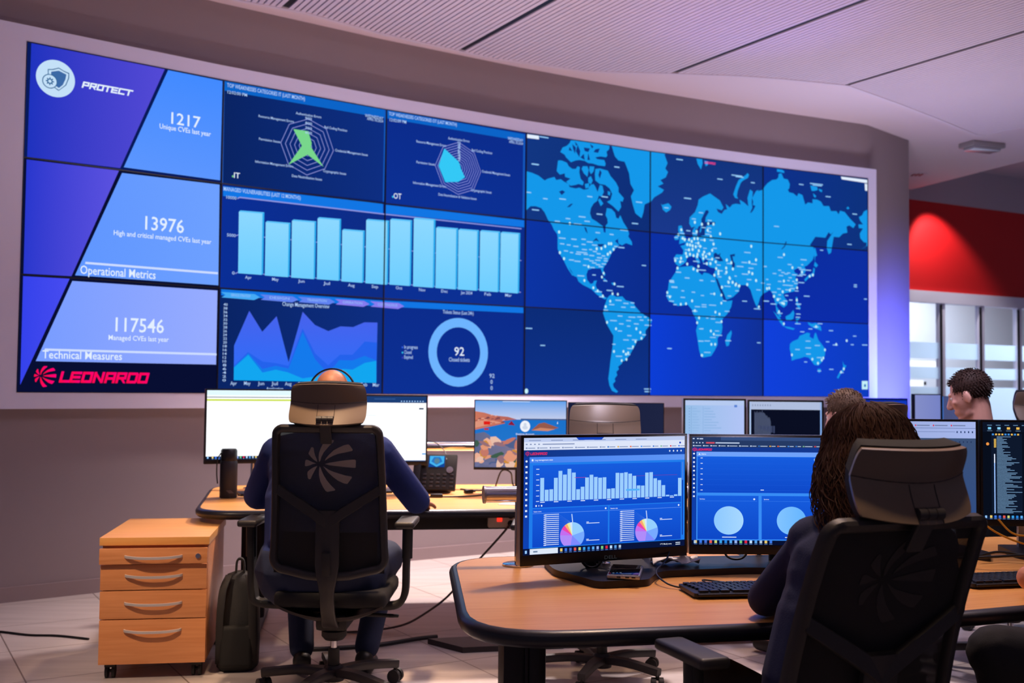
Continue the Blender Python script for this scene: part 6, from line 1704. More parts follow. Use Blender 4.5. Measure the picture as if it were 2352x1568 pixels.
        obj('armrest_pad', bm, M_CFRAME, a, angle=60)
    return t


def place(o, loc, rz, scale=1.0):
    o.location = loc
    o.rotation_euler = (0, 0, rz)
    o.scale = (scale,) * 3
    return o


ch = make_chair('black mesh chair with grey pinwheel emblem, occupied by the man in a headset', .10, .62, left_arm=.43)
place(ch, (-.80, 5.07, 0), radians(-1))
ch.scale = (.955, 1, 1)
ch2 = copy_tree(ch)
ch2['label'] = 'empty black chair seen above and under the front monitors'
place(ch2, (.455, 5.36, 0), radians(-3), .94)
ch3 = copy_tree(ch)
ch3['label'] = 'black chair partly behind the dark-haired woman, under the brown-haired man'
place(ch3, (1.66, 5.52, 0), radians(36), .95)
ch4 = copy_tree(ch)
ch4['label'] = 'empty black chair headrest with blue sheen at right edge, beside the man in profile'
place(ch4, (3.03, 6.55, 0), radians(8), 1.0)
ch5 = make_chair('large black reclined chair in front, occupied by the woman with long dark hair', .27, .2, print_mat=M_LOGO_SHADED)
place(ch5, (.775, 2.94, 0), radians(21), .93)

# ------------------------------------------------------------------ drawer pedestal
PM = Matrix.Translation((-1.725, 5.19, 0)) @ Matrix.Rotation(radians(5), 4, 'Z')
ped = thing('drawer_pedestal', 'beech four-drawer pedestal on castors beside the left desk', 'drawer unit', (-1.70, 5.19, 0), radians(9))
W_, D_ = .495, .73
bm = B()
box(bm, (0, D_ / 2 + .012, .352), (W_ - .006, D_ - .02, .555), .003)
obj('carcass', bm, M_WOODV, ped)
bm = B()
box(bm, (0, D_ / 2, .652), (W_ + .012, D_ + .02, .038), .003)
obj('top_panel', bm, M_WOOD, ped)
for k, (z0, z1, pr, hz) in enumerate(((.548, .622, .020, .585), (.424, .543, 0, .492), (.288, .419, 0, .362), (.075, .283, 0, .234))):
    bm = B()
    box(bm, (0, -.008 - pr, (z0 + z1) / 2), (W_ - (.0 if k == 0 else .006), .02, z1 - z0), .002)
    if k == 0:
        box(bm, (0, .0, (z0 + z1) / 2 + .004), (W_ - .04, .04, z1 - z0 - .02))
    d = obj('drawer_front', bm, M_WOODV, ped)
    bm = B()
    pts = [(-.13, -.018 - pr, hz), (-.115, -.030 - pr, hz - .002), (-.05, -.044 - pr, hz - .006), (.05, -.044 - pr, hz - .006), (.115, -.030 - pr, hz - .002), (.13, -.018 - pr, hz)]
    sweep_rect(bm, pts, .0065, .004, (0, 0, 1))
    obj('handle', bm, M_HANDLE, d)
    if k == 0:
        bm = B()
        cyl(bm, (.205, -.018 - pr, .585), (.205, -.026 - pr, .585), .012, n=16)
        box(bm, (.205, -.027 - pr, .585), (.002, .004, .012))
        obj('lock', bm, M_CHROME, d)
for x in (-.20, .20):
    for y in (.05, D_ - .06):
        bm = B()
        for s in (-1, 1):
            cyl(bm, (x + s * .009, y, .032), (x + s * .022, y, .032), .032, n=18)
        cyl(bm, (x - .02, y, .032), (x + .02, y, .032), .008, n=10)
        box(bm, (x, y, .062), (.05, .05, .02), .004)
        obj('castor', bm, M_BLACKM, ped)

ped2 = copy_tree(ped)
ped2['label'] = 'beech drawer pedestal barely seen below the front desk, beyond the empty chair'
ped2['group'] = 'beech drawer pedestals'
ped['group'] = 'beech drawer pedestals'
place(ped2, (1.19, 5.99, 0), radians(12))

# ------------------------------------------------------------------ backpack leaning on the pedestal
bp = thing('backpack', 'black backpack on the floor between pedestal and desk leg', 'backpack', (-1.345, 5.40, 0), radians(8))
bp.scale = (.80, .95, 1.0)
bm = B()
for i in range(9):
    pass
R = []
for z, w, d, oy in ((0.0, .10, .085, 0), (.02, .125, .10, 0), (.15, .13, .105, .0), (.30, .125, .095, .015), (.40, .11, .075, .03), (.455, .08, .05, .045), (.47, .03, .02, .05)):
    R.append([bm.verts.new((w * (abs(cos(a)) ** .6) * (1 if cos(a) > 0 else -1), oy + d * (abs(sin(a)) ** .6) * (1 if sin(a) > 0 else -1), z)) for a in [2 * pi * i / 24 + .01 for i in range(24)]])
for a, b in zip(R, R[1:]):
    bridge(bm, a, b)
bm.faces.new(R[0][::-1])
bm.faces.new(R[-1])
obj('bag_body', bm, mat('backpack_nylon', (20, 18, 20), rough=.75, bump=.5, scale=120), bp, angle=60)
bm = B()
box(bm, (0, -.105, .13), (.19, .045, .20), .02, seg=3)
obj('front_pocket', bm, mat('backpack_pocket', (12, 11, 13), rough=.8), bp, angle=60)
for s in (-1, 1):
    bm = B()
    sweep_rect(bm, [(s * .06, -.03, .46), (s * .085, -.10, .40), (s * .095, -.125, .28), (s * .10, -.11, .12), (s * .105, -.07, .04)], .022, .005, (1, .2 * s, 0))
    obj('shoulder_strap', bm, mat('backpack_strap', (30, 27, 28), rough=.8), bp)
bm = B()
sweep_rect(bm, [(-.025, .03, .455), (-.02, .025, .52), (0, .02, .535), (.02, .025, .52), (.025, .03, .455)], .014, .006, (0, 1, 0))
obj('grab_handle', bm, mat('backpack_strap', (30, 27, 28)), bp)

# ------------------------------------------------------------------ monitors


def monitor(label, xl, yl, xr, yr, z0, z1, draw, m_case=None, stand='column', group='desk monitors', bez=.009, chin=.02, side=None, gain=1.0):
    """left and right lower corners in plan, bottom and top height"""
    w = sqrt((xr - xl) ** 2 + (yr - yl) ** 2)
    h = z1 - z0
    rz = atan2(yr - yl, xr - xl)
    t = thing('monitor', label, 'monitor', ((xl + xr) / 2, (yl + yr) / 2, DH), rz, group)
    zc = z0 - DH
    cm = m_case or M_BLACK
    bm = B()
    box(bm, (0, .022, zc + h / 2), (w, .036, h), .004)
    box(bm, (0, .05, zc + h / 2), (w * .6, .04, h * .6), .015)
    obj('casing', bm, cm, t)
    bm = B()
    y = .0035
    box(bm, (0, y, zc + chin / 2), (w, .006, chin), .001)
    box(bm, (0, y, zc + h - bez / 2), (w, .006, bez), .001)
    for s in (-1, 1):
        box(bm, (s * (w / 2 - bez / 2), y, zc + (h + chin - bez) / 2), (bez, .006, h - chin - bez + .001))
    obj('bezel', bm, side or M_BLACK, t)
    G = Gfx()
    draw(G)
    x0, x1, y0, y1 = -w / 2 + bez, w / 2 - bez, zc + chin, zc + h - bez
    G.build('screen', lambda u, v, o, ref: Vector((x0 + u * (x1 - x0), .0035 - .0003 * o, y0 + v * (y1 - y0))), t, gain=gain)
    if stand == 'column':
        bm = B()
        box(bm, (0, .09, zc * .5 + .10), (.06, .03, zc + .22), .008)
        box(bm, (0, .075, zc + h * .45), (.10, .05, .10), .006)
        obj('stand_column', bm, side or M_DKMETAL, t)
        bm = B()
        box(bm, (0, .10, .007), (.24, .19, .014), .005)
        obj('stand_base', bm, side or M_DKMETAL, t)
    return t


DB = ((14, 72, 200), (22, 92, 222), 1)       # dashboard blue
rnd = random.Random(5)


def taskbar(G, dark=(8, 20, 60), x0=.26, n=14, y=.0, h=.055, search=True):
    G.rect(0, y, 1, y + h, dark, 3)
    G.rect(.012, y + .014, .024, y + .04, (150, 200, 255), 4)
    if search:
        G.rect(.04, y + .004, .205, y + h - .004, (222, 232, 248), 4)
        G.rect(.06, y + .02, .085, y + .034, (120, 140, 170), 5)
    cs = [(230, 200, 110), (60, 120, 230), (70, 110, 210), (230, 90, 80), (200, 210, 120), (60, 160, 230), (40, 130, 220), (90, 170, 240), (150, 180, 240), (120, 200, 130), (220, 40, 70), (190, 220, 250), (90, 160, 230), (180, 200, 220)]
    for i in range(n):
        x = x0 + i * .0275
        G.rect(x - .007, y + .016, x + .007, y + .042, cs[i % 14], 4)
        G.rect(x - .008, y + .006, x + .008, y + .009, (130, 180, 255), 4)


def dash_common(G, dark):
    top = (222, 230, 250) if not dark else (40, 62, 104)
    tx = (130, 146, 186) if not dark else (190, 206, 236)
    G.rect(0, 0, 1, 1, DB, 0)
    G.rect(0, .895, 1, 1, top, 1)
    if not dark:
        G.rect(0, .965, 1, 1, (190, 204, 240), 2)
    else:
        G.rect(.37, .972, 1, 1, (56, 80, 128), 2)
    for i in range(6):
        G.rect(.03 + i * .13, .975, .10 + i * .13, .981, tx, 3) if not dark or i < 2 else None
    for i in range(4):
        G.rect(.012 + i * .024, .94, .022 + i * .024, .95, tx, 3)
    G.rect(.11, .94, .30 if not dark else .27, .949, tx, 3)
    if dark:
        G.rect(.112, .938, .16, .951, (220, 90, 110), 4)
    x = .012
    fc = [tx] * 7 + [(60, 120, 200), (220, 170, 80), (230, 100, 60), (70, 140, 230), (60, 120, 210), (120, 180, 150), (220, 70, 80), (60, 120, 230)]
    for i, c in enumerate(fc):
        wd = rnd.uniform(.02, .055)
        G.rect(x, .907, x + .010, .919, c, 3)
        G.rect(x + .013, .909, x + .013 + wd, .916, tx, 3)
        x += wd + .026
    G.rect(0, .835, 1, .895, ((18, 52, 130), (24, 74, 178), 0), 1)
    G.strokes('LEONARDO', .038, .853, .10, .022, (225, 40, 92), 4)
    G.petals(.020, .865, .020, .0125, (225, 40, 92), 4)
    G.rect(0, .055, .035, .835, ((14, 66, 180), (18, 56, 150), 1), 1)
    for i in range(11):
        y = .80 - i * .047
        if i in (0, 3, 6, 8):
            G.disc(.017, y, .0062, .0095, (226, 238, 255), 4, 10)
        elif i == 5:
            G.poly([(.010, y - .008), (.024, y - .008), (.017, y + .01)], (226, 238, 255), 4)
        else:
            G.rect(.011, y - .008, .023, y + .008, (226, 238, 255), 4)
    taskbar(G, search=not dark, x0=.225 if not dark else .10)


def draw_left(G):
    dash_common(G, False)
    G.poly([(.31, 1.0), (.48, 1.0), (.465, .978), (.325, .978)], (24, 70, 190), 4)
    for i in range(4):
        G.disc(.90 + i * .025, .868, .0045, .008, (226, 238, 255), 4, 10)
    G.disc(.968, .942, .006, .009, (30, 60, 190), 5, 12)
    G.rect(.035, .785, 1, .835, ((70, 130, 240), (96, 150, 245), 0), 2)
    G.rect(.047, .80, .057, .817, (235, 244, 255), 4)
    G.text('Log management stats', .066, .803, .105, .014, (235, 244, 255), 4)
    G.rect(.035, .055, 1, .785, (32, 124, 236), 1)
    G.rect(.055, .40, .975, .765, DB, 2)
    hs = [.78, .38, .39, .77, 1.0, .87, 1.06, .93, .36, .44, .75, .84, .76, .73, .74, .34, .35, .88, .87, .89, .84, .76, .42, .41, .86, .87, .65, .58, .40, .055, .03, .06, .64]
    hm = .262
    for i, hh in enumerate(hs):
        x = .098 + i * .0268
        G.rect(x, .455, x + .0225, .455 + hh * hm * .98, (156, 206, 255), 4)
        if i % 3 == 0:
            G.rect(x, .443, x + .027, .450, (220, 234, 255), 4)
    for i in range(7):
        G.rect(.074, .452 + i * .046, .092, .458 + i * .046, (210, 228, 255), 4)
        G.rect(.098, .455 + i * .046, .965, .4562 + i * .046, (34, 86, 214), 3)
    G.rect(.30, .648, .37, .651, (200, 40, 110), 5)
    G.rect(.66, .648, .95, .651, (120, 50, 150), 3)
    G.rect(.62, .518, .705, .535, (84, 176, 250), 6)
    G.disc(.075, .417, .005, .008, (226, 238, 255), 4, 10)
    G.disc(.107, .417, .005, .008, (226, 238, 255), 4, 10)
    G.text('1', .089, .411, .004, .012, (226, 238, 255), 4)
    for x0, x1, ttl, dy in ((.055, .508, 'Session count', 0), (.517, .975, 'Session size', 0)):
        G.rect(x0, .062, x1, .392, DB, 2)
        G.rect(x0, .350, x1, .353, (110, 160, 250), 3)
        G.text(ttl, x0 + .006, .363, .045, .011, (235, 244, 255), 4)
        G.disc(x1 - .015, .372, .0055, .0085, (226, 238, 255), 4, 10)
        cx, cy, rx, ry = x0 + .235, .148, .073, .115
        a = pi / 2
        for fr, c in ((.205, (150, 208, 255)), (.165, (120, 170, 255)), (.15, (126, 138, 255)), (.24, (176, 140, 250)), (.075, (196, 110, 240)), (.055, (235, 70, 170)), (.04, (250, 170, 110)), (.035, (230, 240, 160)), (.035, (210, 230, 255))):
            b = a - fr * 2 * pi
            n = 10
            pts = [(cx, cy)] + [(cx + rx * cos(a + (b - a) * i / n), max(.064, cy + ry * sin(a + (b - a) * i / n))) for i in range(n + 1)]
            G.poly(pts, c, 4)
            a = b
        for i in range(16):
            y = .335 - i * .0172
            G.rect(cx - .165, y, cx - .080, y + .006, (216, 230, 255), 4)
            G.rect(cx - .170, y - .004, cx - .155, y + .003, (216, 230, 255), 4)
            if i < 9:
                G.line([(cx - .08, y), (cx - .012, cy + ry + .004)], .0012, (70, 120, 225), 3)
        G.poly([(cx - .006, .335), (cx - .001, .335), (cx + .004, cy + ry), (cx - .001, cy + ry)], (205, 226, 255), 5)
        for yy in (.245, .095):
            G.rect(cx + .085, yy, cx + .165, yy + .006, (216, 230, 255), 4)
            G.rect(cx + .085, yy + .01, cx + .10, yy + .016, (216, 230, 255), 4)
    G.rect(.982, .10, .989, .765, (20, 60, 170), 3)
    G.rect(.982, .60, .989, .765, (74, 130, 235), 4)
    G.text('17\u00b0C Mostly sunny', .84, .02, .075, .013, (226, 238, 255), 5)
    G.rect(.94, .014, .97, .02, (226, 238, 255), 5)
    G.rect(.94, .03, .97, .036, (226, 238, 255), 5)


def draw_right(G):
    G.rect(0, 0, 1, 1, DB, 0)
    G.rect(0, .905, 1, 1, (38, 58, 100), 1)
    G.rect(.16, .968, 1, 1, (54, 78, 126), 2)
    tx = (196, 212, 240)
    for x in (.005, .028):
        G.rect(x, .978, x + .010, .988, tx, 3)
    G.rect(.042, .977, .062, .987, tx, 3)
    for i in range(4):
        G.rect(.006 + i * .017, .940, .013 + i * .017, .950, tx, 3)
    G.rect(.078, .938, .125, .952, (214, 80, 100), 3)
    G.rect(.13, .940, .262, .950, tx, 3)
    x = .006
    for i, c in enumerate([tx] * 7 + [(60, 120, 200), (220, 170, 80), (230, 100, 60), (70, 140, 230), (60, 120, 210), (120, 180, 150), (220, 70, 80), (60, 120, 230), tx, tx]):
        wd = rnd.uniform(.018, .045)
        G.rect(x, .912, x + .009, .923, c, 3)
        G.rect(x + .012, .914, x + .012 + wd, .920, tx, 3)
        x += wd + .022
    G.rect(0, .862, 1, .905, (20, 56, 142), 1)
    G.strokes('LEONARDO', .026, .872, .085, .020, (235, 40, 92), 4)
    G.petals(.013, .882, .018, .012, (235, 40, 92), 4)
    G.rect(0, .04, .026, .862, ((14, 66, 180), (18, 56, 150), 1), 1)
    for i in range(11):
        y = .843 - i * .0395
        if i in (0, 3, 6, 8):
            G.disc(.012, y, .0052, .0085, (226, 238, 255), 4, 10)
        elif i == 5:
            G.poly([(.006, y - .008), (.018, y - .008), (.012, y + .009)], (226, 238, 255), 4)
        else:
            G.rect(.007, y - .007, .017, y + .007, (226, 238, 255), 4)
    G.rect(.026, .82, 1, .862, (112, 162, 250), 2)
    G.poly([(.036, .833), (.048, .833), (.042, .849)], (245, 250, 255), 4)
    G.text('Alerts', .052, .834, .026, .013, (245, 250, 255), 4)
    G.rect(.026, .04, 1, .82, (56, 140, 245), 1)
    G.rect(.032, .482, .703, .817, DB, 2)
    G.rect(.717, .482, .99, .817, DB, 2)
    for i in range(3):
        G.rect(.725, .79 - i * .035, .75, .80 - i * .035, (226, 238, 255), 4)
    for i in range(7):
        G.rect(.048, .80 - i * .0495, .060, .806 - i * .0495, (226, 238, 255), 4)
        G.rect(.065, .802 - i * .0495, .69, .8034 - i * .0495, (32, 96, 224), 3)
    G.disc(.678, .795, .0075, .012, (130, 180, 250), 4, 14)
    G.rect(.378, .506, .396, .513, (226, 238, 255), 4)
    for x0, x1, cx in ((.032, .367, .203), (.384, .703, .548)):
        G.rect(x0, .052, x1, .455, DB, 2)
        G.rect(x0 + .008, .404, x1 - .008, .4065, (60, 130, 240), 3)
        G.text('Services', x0 + .012, .418, .028, .011, (226, 238, 255), 4)
        G.disc(x1 - .024, .424, .0055, .0085, (226, 238, 255), 4, 12)
        G.disc(cx, .226, .081, .131, ((140, 200, 255), (168, 216, 255), 0) if cx < .5 else ((130, 196, 255), (100, 180, 255), 0), 4, 44)
        G.rect(cx - .036, .068, cx + .042, .075, (226, 238, 255), 4)
    G.rect(.717, .052, .99, .455, DB, 2)
    taskbar(G, (6, 16, 50), .022, 16, 0, .042, False)


nm1 = monitor('front left monitor with blue bar chart and two pie charts', .036, 3.635, .640, 3.915, .803, 1.242, draw_left, chin=.036, stand=None, m_case=M_SILVER)
nm2 = monitor('front monitor with two pale blue circles, beside the woman', .648, 3.915, 1.33, 3.93, .808, 1.240, draw_right, chin=.034, stand=None, m_case=M_SILVER)
bm = B()
for o_, sx in ((nm1, 0), (nm2, 0)):
    bm = B()
    box(bm, (0, .075, .24), (.10, .07, .12), .006)
    cyl(bm, (0, .12, .0245), (0, .12, .36), .021, n=16)
    box(bm, (0, .10, .30), (.06, .06, .05), .006)
    obj('stand_column', bm, M_DKMETAL, o_)
# maker's lettering on the front left monitor chin
G = Gfx()
G.text('DELL', 0, 0, .05, .012, (70, 70, 76), 0)
G.build('maker_lettering', lambda u, v, o, ref: Vector((-.01 + u, -.0008, .065 + v)), nm1, gain=.35)

# shared black twin stand base on the desk (wide U plate)
base = thing('twin_monitor_base', 'wide flat black U-shaped base under the front monitors', 'monitor base', (.45, 3.9, DH), A1)
bm = B()
U = [(-.31, -.05), (-.22, -.30), (-.04, -.285), (.045, -.13), (.40, -.095), (.62, -.16), (.70, -.12), (.62, .17), (-.30, .17)]
prism(bm, round_poly(U, [.04, .03, .03, .06, .06, .02, .03, .03, .03]), .0, .024)
obj('base_plate', bm, M_DKMETAL, base, angle=30)
bm = B()
cyl(bm, (-.12, .02, .02), (-.12, .02, .075), .022, n=18)
lathe(bm, [(.034, .022), (.034, .034), (.024, .038)], (-.12, .02, 0), 18)
obj('post_socket', bm, M_CHROME, base)

# chrome post and rail lamp at the back of the front desk
rail = thing('rail_lamp', 'thick chrome tube rail on posts at the back of the front desk', 'lamp', (.03, 4.02, DH), A1, 'chrome rail lamps')


def rail_parts(root, x0, x1, z, posts):
    bm = B()
    cyl(bm, (x0, 0, z), (x1, 0, z), .030, n=28)
    tb = obj('tube', bm, M_CHROME, root)
    bm = B()
    cyl(bm, (x0 - .008, 0, z), (x0, 0, z), .033, n=28)
    cyl(bm, (x1, 0, z), (x1 + .008, 0, z), .033, n=28)
    obj('end_cap', bm, M_SILVER, tb)
    for px_ in posts:
        bm = B()
        cyl(bm, (px_, .0, .0), (px_, .0, z), .013, n=18)
        p = obj('post', bm, M_CHROME, root)
        bm = B()
        lathe(bm, [(.058, 0), (.058, .006), (.05, .009), (.015, .010)], (px_, 0, 0), 28)
        obj('foot_disc', bm, M_CHROME, p)


rail_parts(rail, -.125, 1.05, .262, (.0, .48, .95))
rail2 = thing('rail_lamp', 'chrome tube rail along the back of the far left desk', 'lamp', (-.85, 6.98, DH), A3, 'chrome rail lamps')
rail_parts(rail2, -.9, .98, .270, (-.8, .1, .9))

# smartphone lying on the base
ph = thing('smartphone', 'smartphone lying on the black monitor base', 'phone', (.395, 3.70, DH + .024), radians(-10))
ph.scale = (1.3, 1.2, 1.25)
bm = B()
box(bm, (0, 0, .007), (.085, .175, .012), .0045, (radians(0), 0, 0), 3)
obj('body', bm, M_SILVER, ph)
bm = B()
box(bm, (0, 0, .0135), (.077, .166, .002), .0008)
obj('glass', bm, mat('phone_glass', (8, 8, 12), rough=.06), ph)
bm = B()
for x in (-.012, .01, .026):
    box(bm, (x, -.0875, .007), (.010, .002, .004), .0005)
obj('port', bm, M_BLACK, ph)


def keyboard(label, loc, rz):
    k = thing('keyboard', label, 'keyboard', loc, rz, 'black keyboards')
    bm = B()
    prism(bm, round_poly([(-.235, -.085), (.235, -.085), (.235, .085), (-.235, .085)], [.012] * 4), .006, .018)
    box(bm, (0, .07, .008), (.44, .03, .016), .003)
    box(bm, (0, -.088, .013), (.45, .012, .008), .003)
    obj('tray', bm, M_BLACK, k)
    bm = B()
    for r in range(6):
        y = .066 - r * .0255 - (.004 if r else 0)
        if r == 5:
            xs = [(-.20, .03), (-.165, .03), (-.13, .03), (-.035, .14), (.055, .03), (.09, .03), (.125, .026), (.150, .026)]
        else:
            xs = [(-.212 + i * .0247 + (r * .004), .021) for i in range(15)]
        for x, w in xs:
            if x < .145:
                box(bm, (x, y, .0215), (w, .0205, .008), .0025)
        for i in range(3):
            box(bm, (.165 + i * .024, y, .0215), (.0205, .0205, .008), .0025)
    obj('keys', bm, mat('key_caps', (30, 32, 40), rough=.35), k, smooth=False)
    return k


keyboard('black keyboard in front of the woman on the front desk', (.80, 3.525, DH), radians(9))
keyboard('black keyboard on the right desk under the code monitor', (1.755, 3.76, DH), radians(14))


def cable(label, pts, r=.004, m=None, group=None, name='cable'):
    bm = B()
    tube(bm, pts, r, n=8, k=8)
    o = obj(name, bm, m or M_CABLE, None, angle=80)
    return tag(o, label, 'cable', group)


zt_ = DH + .005
cable('thin cable looping from the keyboard up behind the front monitors', [(.565, 3.57, zt_), (.52, 3.60, zt_ + .01), (.50, 3.70, zt_ + .03), (.56, 3.85, DH + .06), (.60, 3.98, DH + .13)], .003)
cable('dark cable drooping behind the monitor with pale circles', [(.78, 4.02, .86), (.80, 3.99, .79), (.86, 3.98, .79), (.90, 4.0, .87)], .004)
cable('dark looped cable under the right end of the front monitors', [(1.00, 4.0, .86), (1.01, 3.98, .80), (1.05, 3.98, .80), (1.07, 4.0, .86)], .004)
cable('black cable hanging below the front left monitor', [(.24, 3.86, .86), (.26, 3.83, .785), (.31, 3.84, .775), (.36, 3.87, .85)], .005)
cable('cable lying across the front desk behind the keyboard', [(.68, 3.62, zt_), (.66, 3.70, zt_ + .004), (.76, 3.66, zt_ + .002), (.88, 3.73, zt_ + .004), (.92, 3.86, DH + .035), (.98, 3.95, DH + .04)], .003)
# crumpled tissue
bm = B()
bmesh.ops.create_grid(bm, x_segments=10, y_segments=6, size=.5)
for v in bm.verts:
    v.co = Vector((v.co.x * .17, v.co.y * .09, .012 * sin(v.co.x * 9) * cos(v.co.y * 7) + .012 + .008 * rnd.random()))
r_ = bmesh.ops.extrude_face_region(bm, geom=bm.faces[:])
for v in [g for g in r_['geom'] if isinstance(g, bmesh.types.BMVert)]:
    v.co.z += .003
o = obj('paper_tissue', bm, M_PAPER, None)
o.location = (.60, 3.93, DH + .024)
tag(o, 'crumpled white tissue under the gap between the front monitors', 'tissue')

# ------------------------------------------------------------------ things on the far left desk


def draw_white(hdr, green, dark_top):
    def d(G):
        G.rect(0, 0, 1, 1, (250, 252, 255), 0)
        if dark_top:
            G.rect(0, .90, 1, 1, (26, 58, 110), 1)
            for i in range(9):
                G.disc(.76 + i * .026, .925, .007, .010, (150, 190, 235), 2, 10)
            G.rect(.50, .955, .70, .962, (60, 100, 160), 2)
            G.rect(.93, .80, .975, .822, (20, 40, 80), 2)
            G.rect(.35, .70, .52, .71, (214, 226, 238), 2)
            G.rect(.965, .10, 1, .12, (60, 150, 220), 2)
            G.rect(0, 0, 1, .012, (60, 90, 140), 2)
        else:
            G.rect(0, .93, 1, 1, (214, 236, 246), 1)
            G.rect(0, .90, 1, .93, (238, 246, 250), 1)
            G.rect(0, .895, 1, .905, (24, 50, 70), 2)
            G.rect(0, .845, 1, .873, (196, 214, 84), 2)
            for i in range(5):
                G.rect(.04 + i * .15, .77, .10 + i * .15, .776, (230, 238, 244), 2)
            taskbar(G, (10, 24, 50), .06, 16, 0, .045, False)
    return d


monitor('bright white monitor with green stripe at the left of the far desk', -1.79, 6.30, -1.175, 6.565, .938, 1.379, draw_white(0, 1, 0), chin=.026, gain=1.15)
monitor('bright white monitor with dark blue browser bar, right of the man in a headset', -1.168, 6.57, -.52, 6.70, .916, 1.350, draw_white(0, 0, 1), chin=.026, gain=1.15)

bt = thing('bottle', 'dark insulated bottle with strap at the left end of the far desk', 'bottle', (-1.645, 6.30, DH), .2)
bm = B()
lathe(bm, [(.046, 0), (.050, .006), (.050, .15), (.050, .205), (.046, .215)], n=28)
obj('body', bm, mat('bottle_matte', (34, 36, 48), rough=.5), bt)
bm = B()
lathe(bm, [(.046, .216), (.047, .222), (.047, .275), (.040, .285), (.0, .286)], n=28)
l = obj('lid', bm, mat('bottle_lid', (18, 18, 24), rough=.4), bt)
bm = B()
sweep_rect(bm, [(-.045, -.01, .26), (-.064, -.02, .22), (-.066, -.02, .14), (-.060, -.02, .085)], .012, .003, (0, 1, 0))
obj('strap', bm, M_BLACKM, bt)
bm = B()
for i in range(3):
    box(bm, (.012 + i * .006 - .006, -.0495, .045 - i * .006), (.028, .002, .003))
obj('printed_mark', bm, mat('bottle_print', (120, 110, 112), rough=.6), bt)

# desk phone
dp = thing('desk_phone', 'black desk telephone with lit blue display beside the man in a headset', 'telephone', (-.475, 6.66, DH), radians(-4))
TM = Matrix.Rotation(radians(-28), 4, 'X')
bm = B()
box(bm, (0, .05, .125), (.27, .03, .24), .008, (radians(-28), 0, 0), M=None)
box(bm, (0, .09, .05), (.20, .10, .09), .01)
obj('housing', bm, M_BLACKM, dp)


def fp(x, z, o=0.0):
    """point on the sloping face of the phone"""
    q = Matrix.Rotation(radians(-28), 4, 'X') @ Vector((x, -.016 - o, z))
    return Vector((0, .05, .125)) + q


bm = B()
box(bm, fp(-.105, .0, .014), (.05, .035, .22), .014, (radians(-28), 0, 0), 3)
obj('handset', bm, M_BLACK, dp)
bm = B()
for r in range(4):
    for c in range(5):
        box(bm, fp(-.055 + c * .040 + (.004 if c == 4 else -.004 if c == 0 else 0), -.02 - r * .026, .002), (.022, .006, .014), .002, (radians(-28), 0, 0))
for r in range(4):
    box(bm, fp(-.062, .095 - r * .018, .001), (.012, .005, .008), .001, (radians(-28), 0, 0))
obj('keypad', bm, mat('phone_keys', (58, 54, 56), rough=.4), dp)
G = Gfx()
G.rect(0, 0, 1, 1, (20, 70, 150), 0)
G.poly([(.05, .35), (.5, .02), (.95, .35), (.95, 1), (.05, 1)], (70, 180, 240), 1)
G.poly([(.15, .5), (.5, .2), (.85, .5), (.7, .9), (.3, .9)], (40, 120, 200), 2)
G.disc(.5, .55, .17, .25, (90, 130, 150), 3, 20)
G.build('display', lambda u, v, o, ref: fp(-.04 + u * .10, .03 + v * .075, .002 + .0004 * o), dp)
bm = B()
q = fp(.095, .012, .001)
nq = (fp(0, 0, 1) - fp(0, 0, 0)).normalized()
cyl(bm, q, q + nq * .006, .021, n=24)
cyl(bm, q + nq * .006, q + nq * .009, .012, n=24)
obj('navigation_dial', bm, M_SILVER, dp)
cable('thin black cable running up from the desk telephone to the rail', [(-.40, 6.72, .95), (-.42, 6.82, 1.0), (-.50, 6.93, 1.05), (-.62, 6.98, 1.05)], .003)
cable('black cable with small adaptor across the far left desk', [(-.62, 6.42, zt_), (-.5, 6.42, zt_), (-.42, 6.43, zt_), (-.25, 6.48, zt_), (-.12, 6.62, zt_), (.0, 6.75, zt_)], .0045)
o = thing('cable_adaptor', 'small black inline adaptor on the cable in front of the desk telephone', 'adaptor', (-.44, 6.43, DH), radians(5))
bm = B()
box(bm, (0, 0, .011), (.075, .032, .022), .006)
obj('adaptor_case', bm, M_BLACK, o)
cable('coiled black cables at the back of the far left desk', [(-.32, 6.92, zt_), (-.2, 6.85, zt_), (-.05, 7.0, zt_ + .01), (.1, 6.95, zt_), (.02, 7.1, zt_ + .01), (.0, 7.02, zt_ + .10), (-.06, 7.02, zt_ + .11), (-.1, 7.06, zt_)], .005)
o = thing('cable_plug', 'loose black connector plug on the far left desk', 'plug', (-.26, 6.70, DH), radians(40))
bm = B()
box(bm, (0, 0, .012), (.06, .03, .024), .008)
cyl(bm, (.03, 0, .012), (.05, 0, .012), .008, n=12)
obj('plug_body', bm, M_BLACK, o)
bm = B()
prism(bm, [(-.16, -.05), (.16, -.11), (.20, .08), (-.10, .11)], 0, .002)
o = obj('paper_sheet', bm, M_PAPER, None, smooth=False)
o.location = (.09, 6.12, DH + .001)
tag(o, 'white paper sheet near the front edge of the far left desk', 'paper')

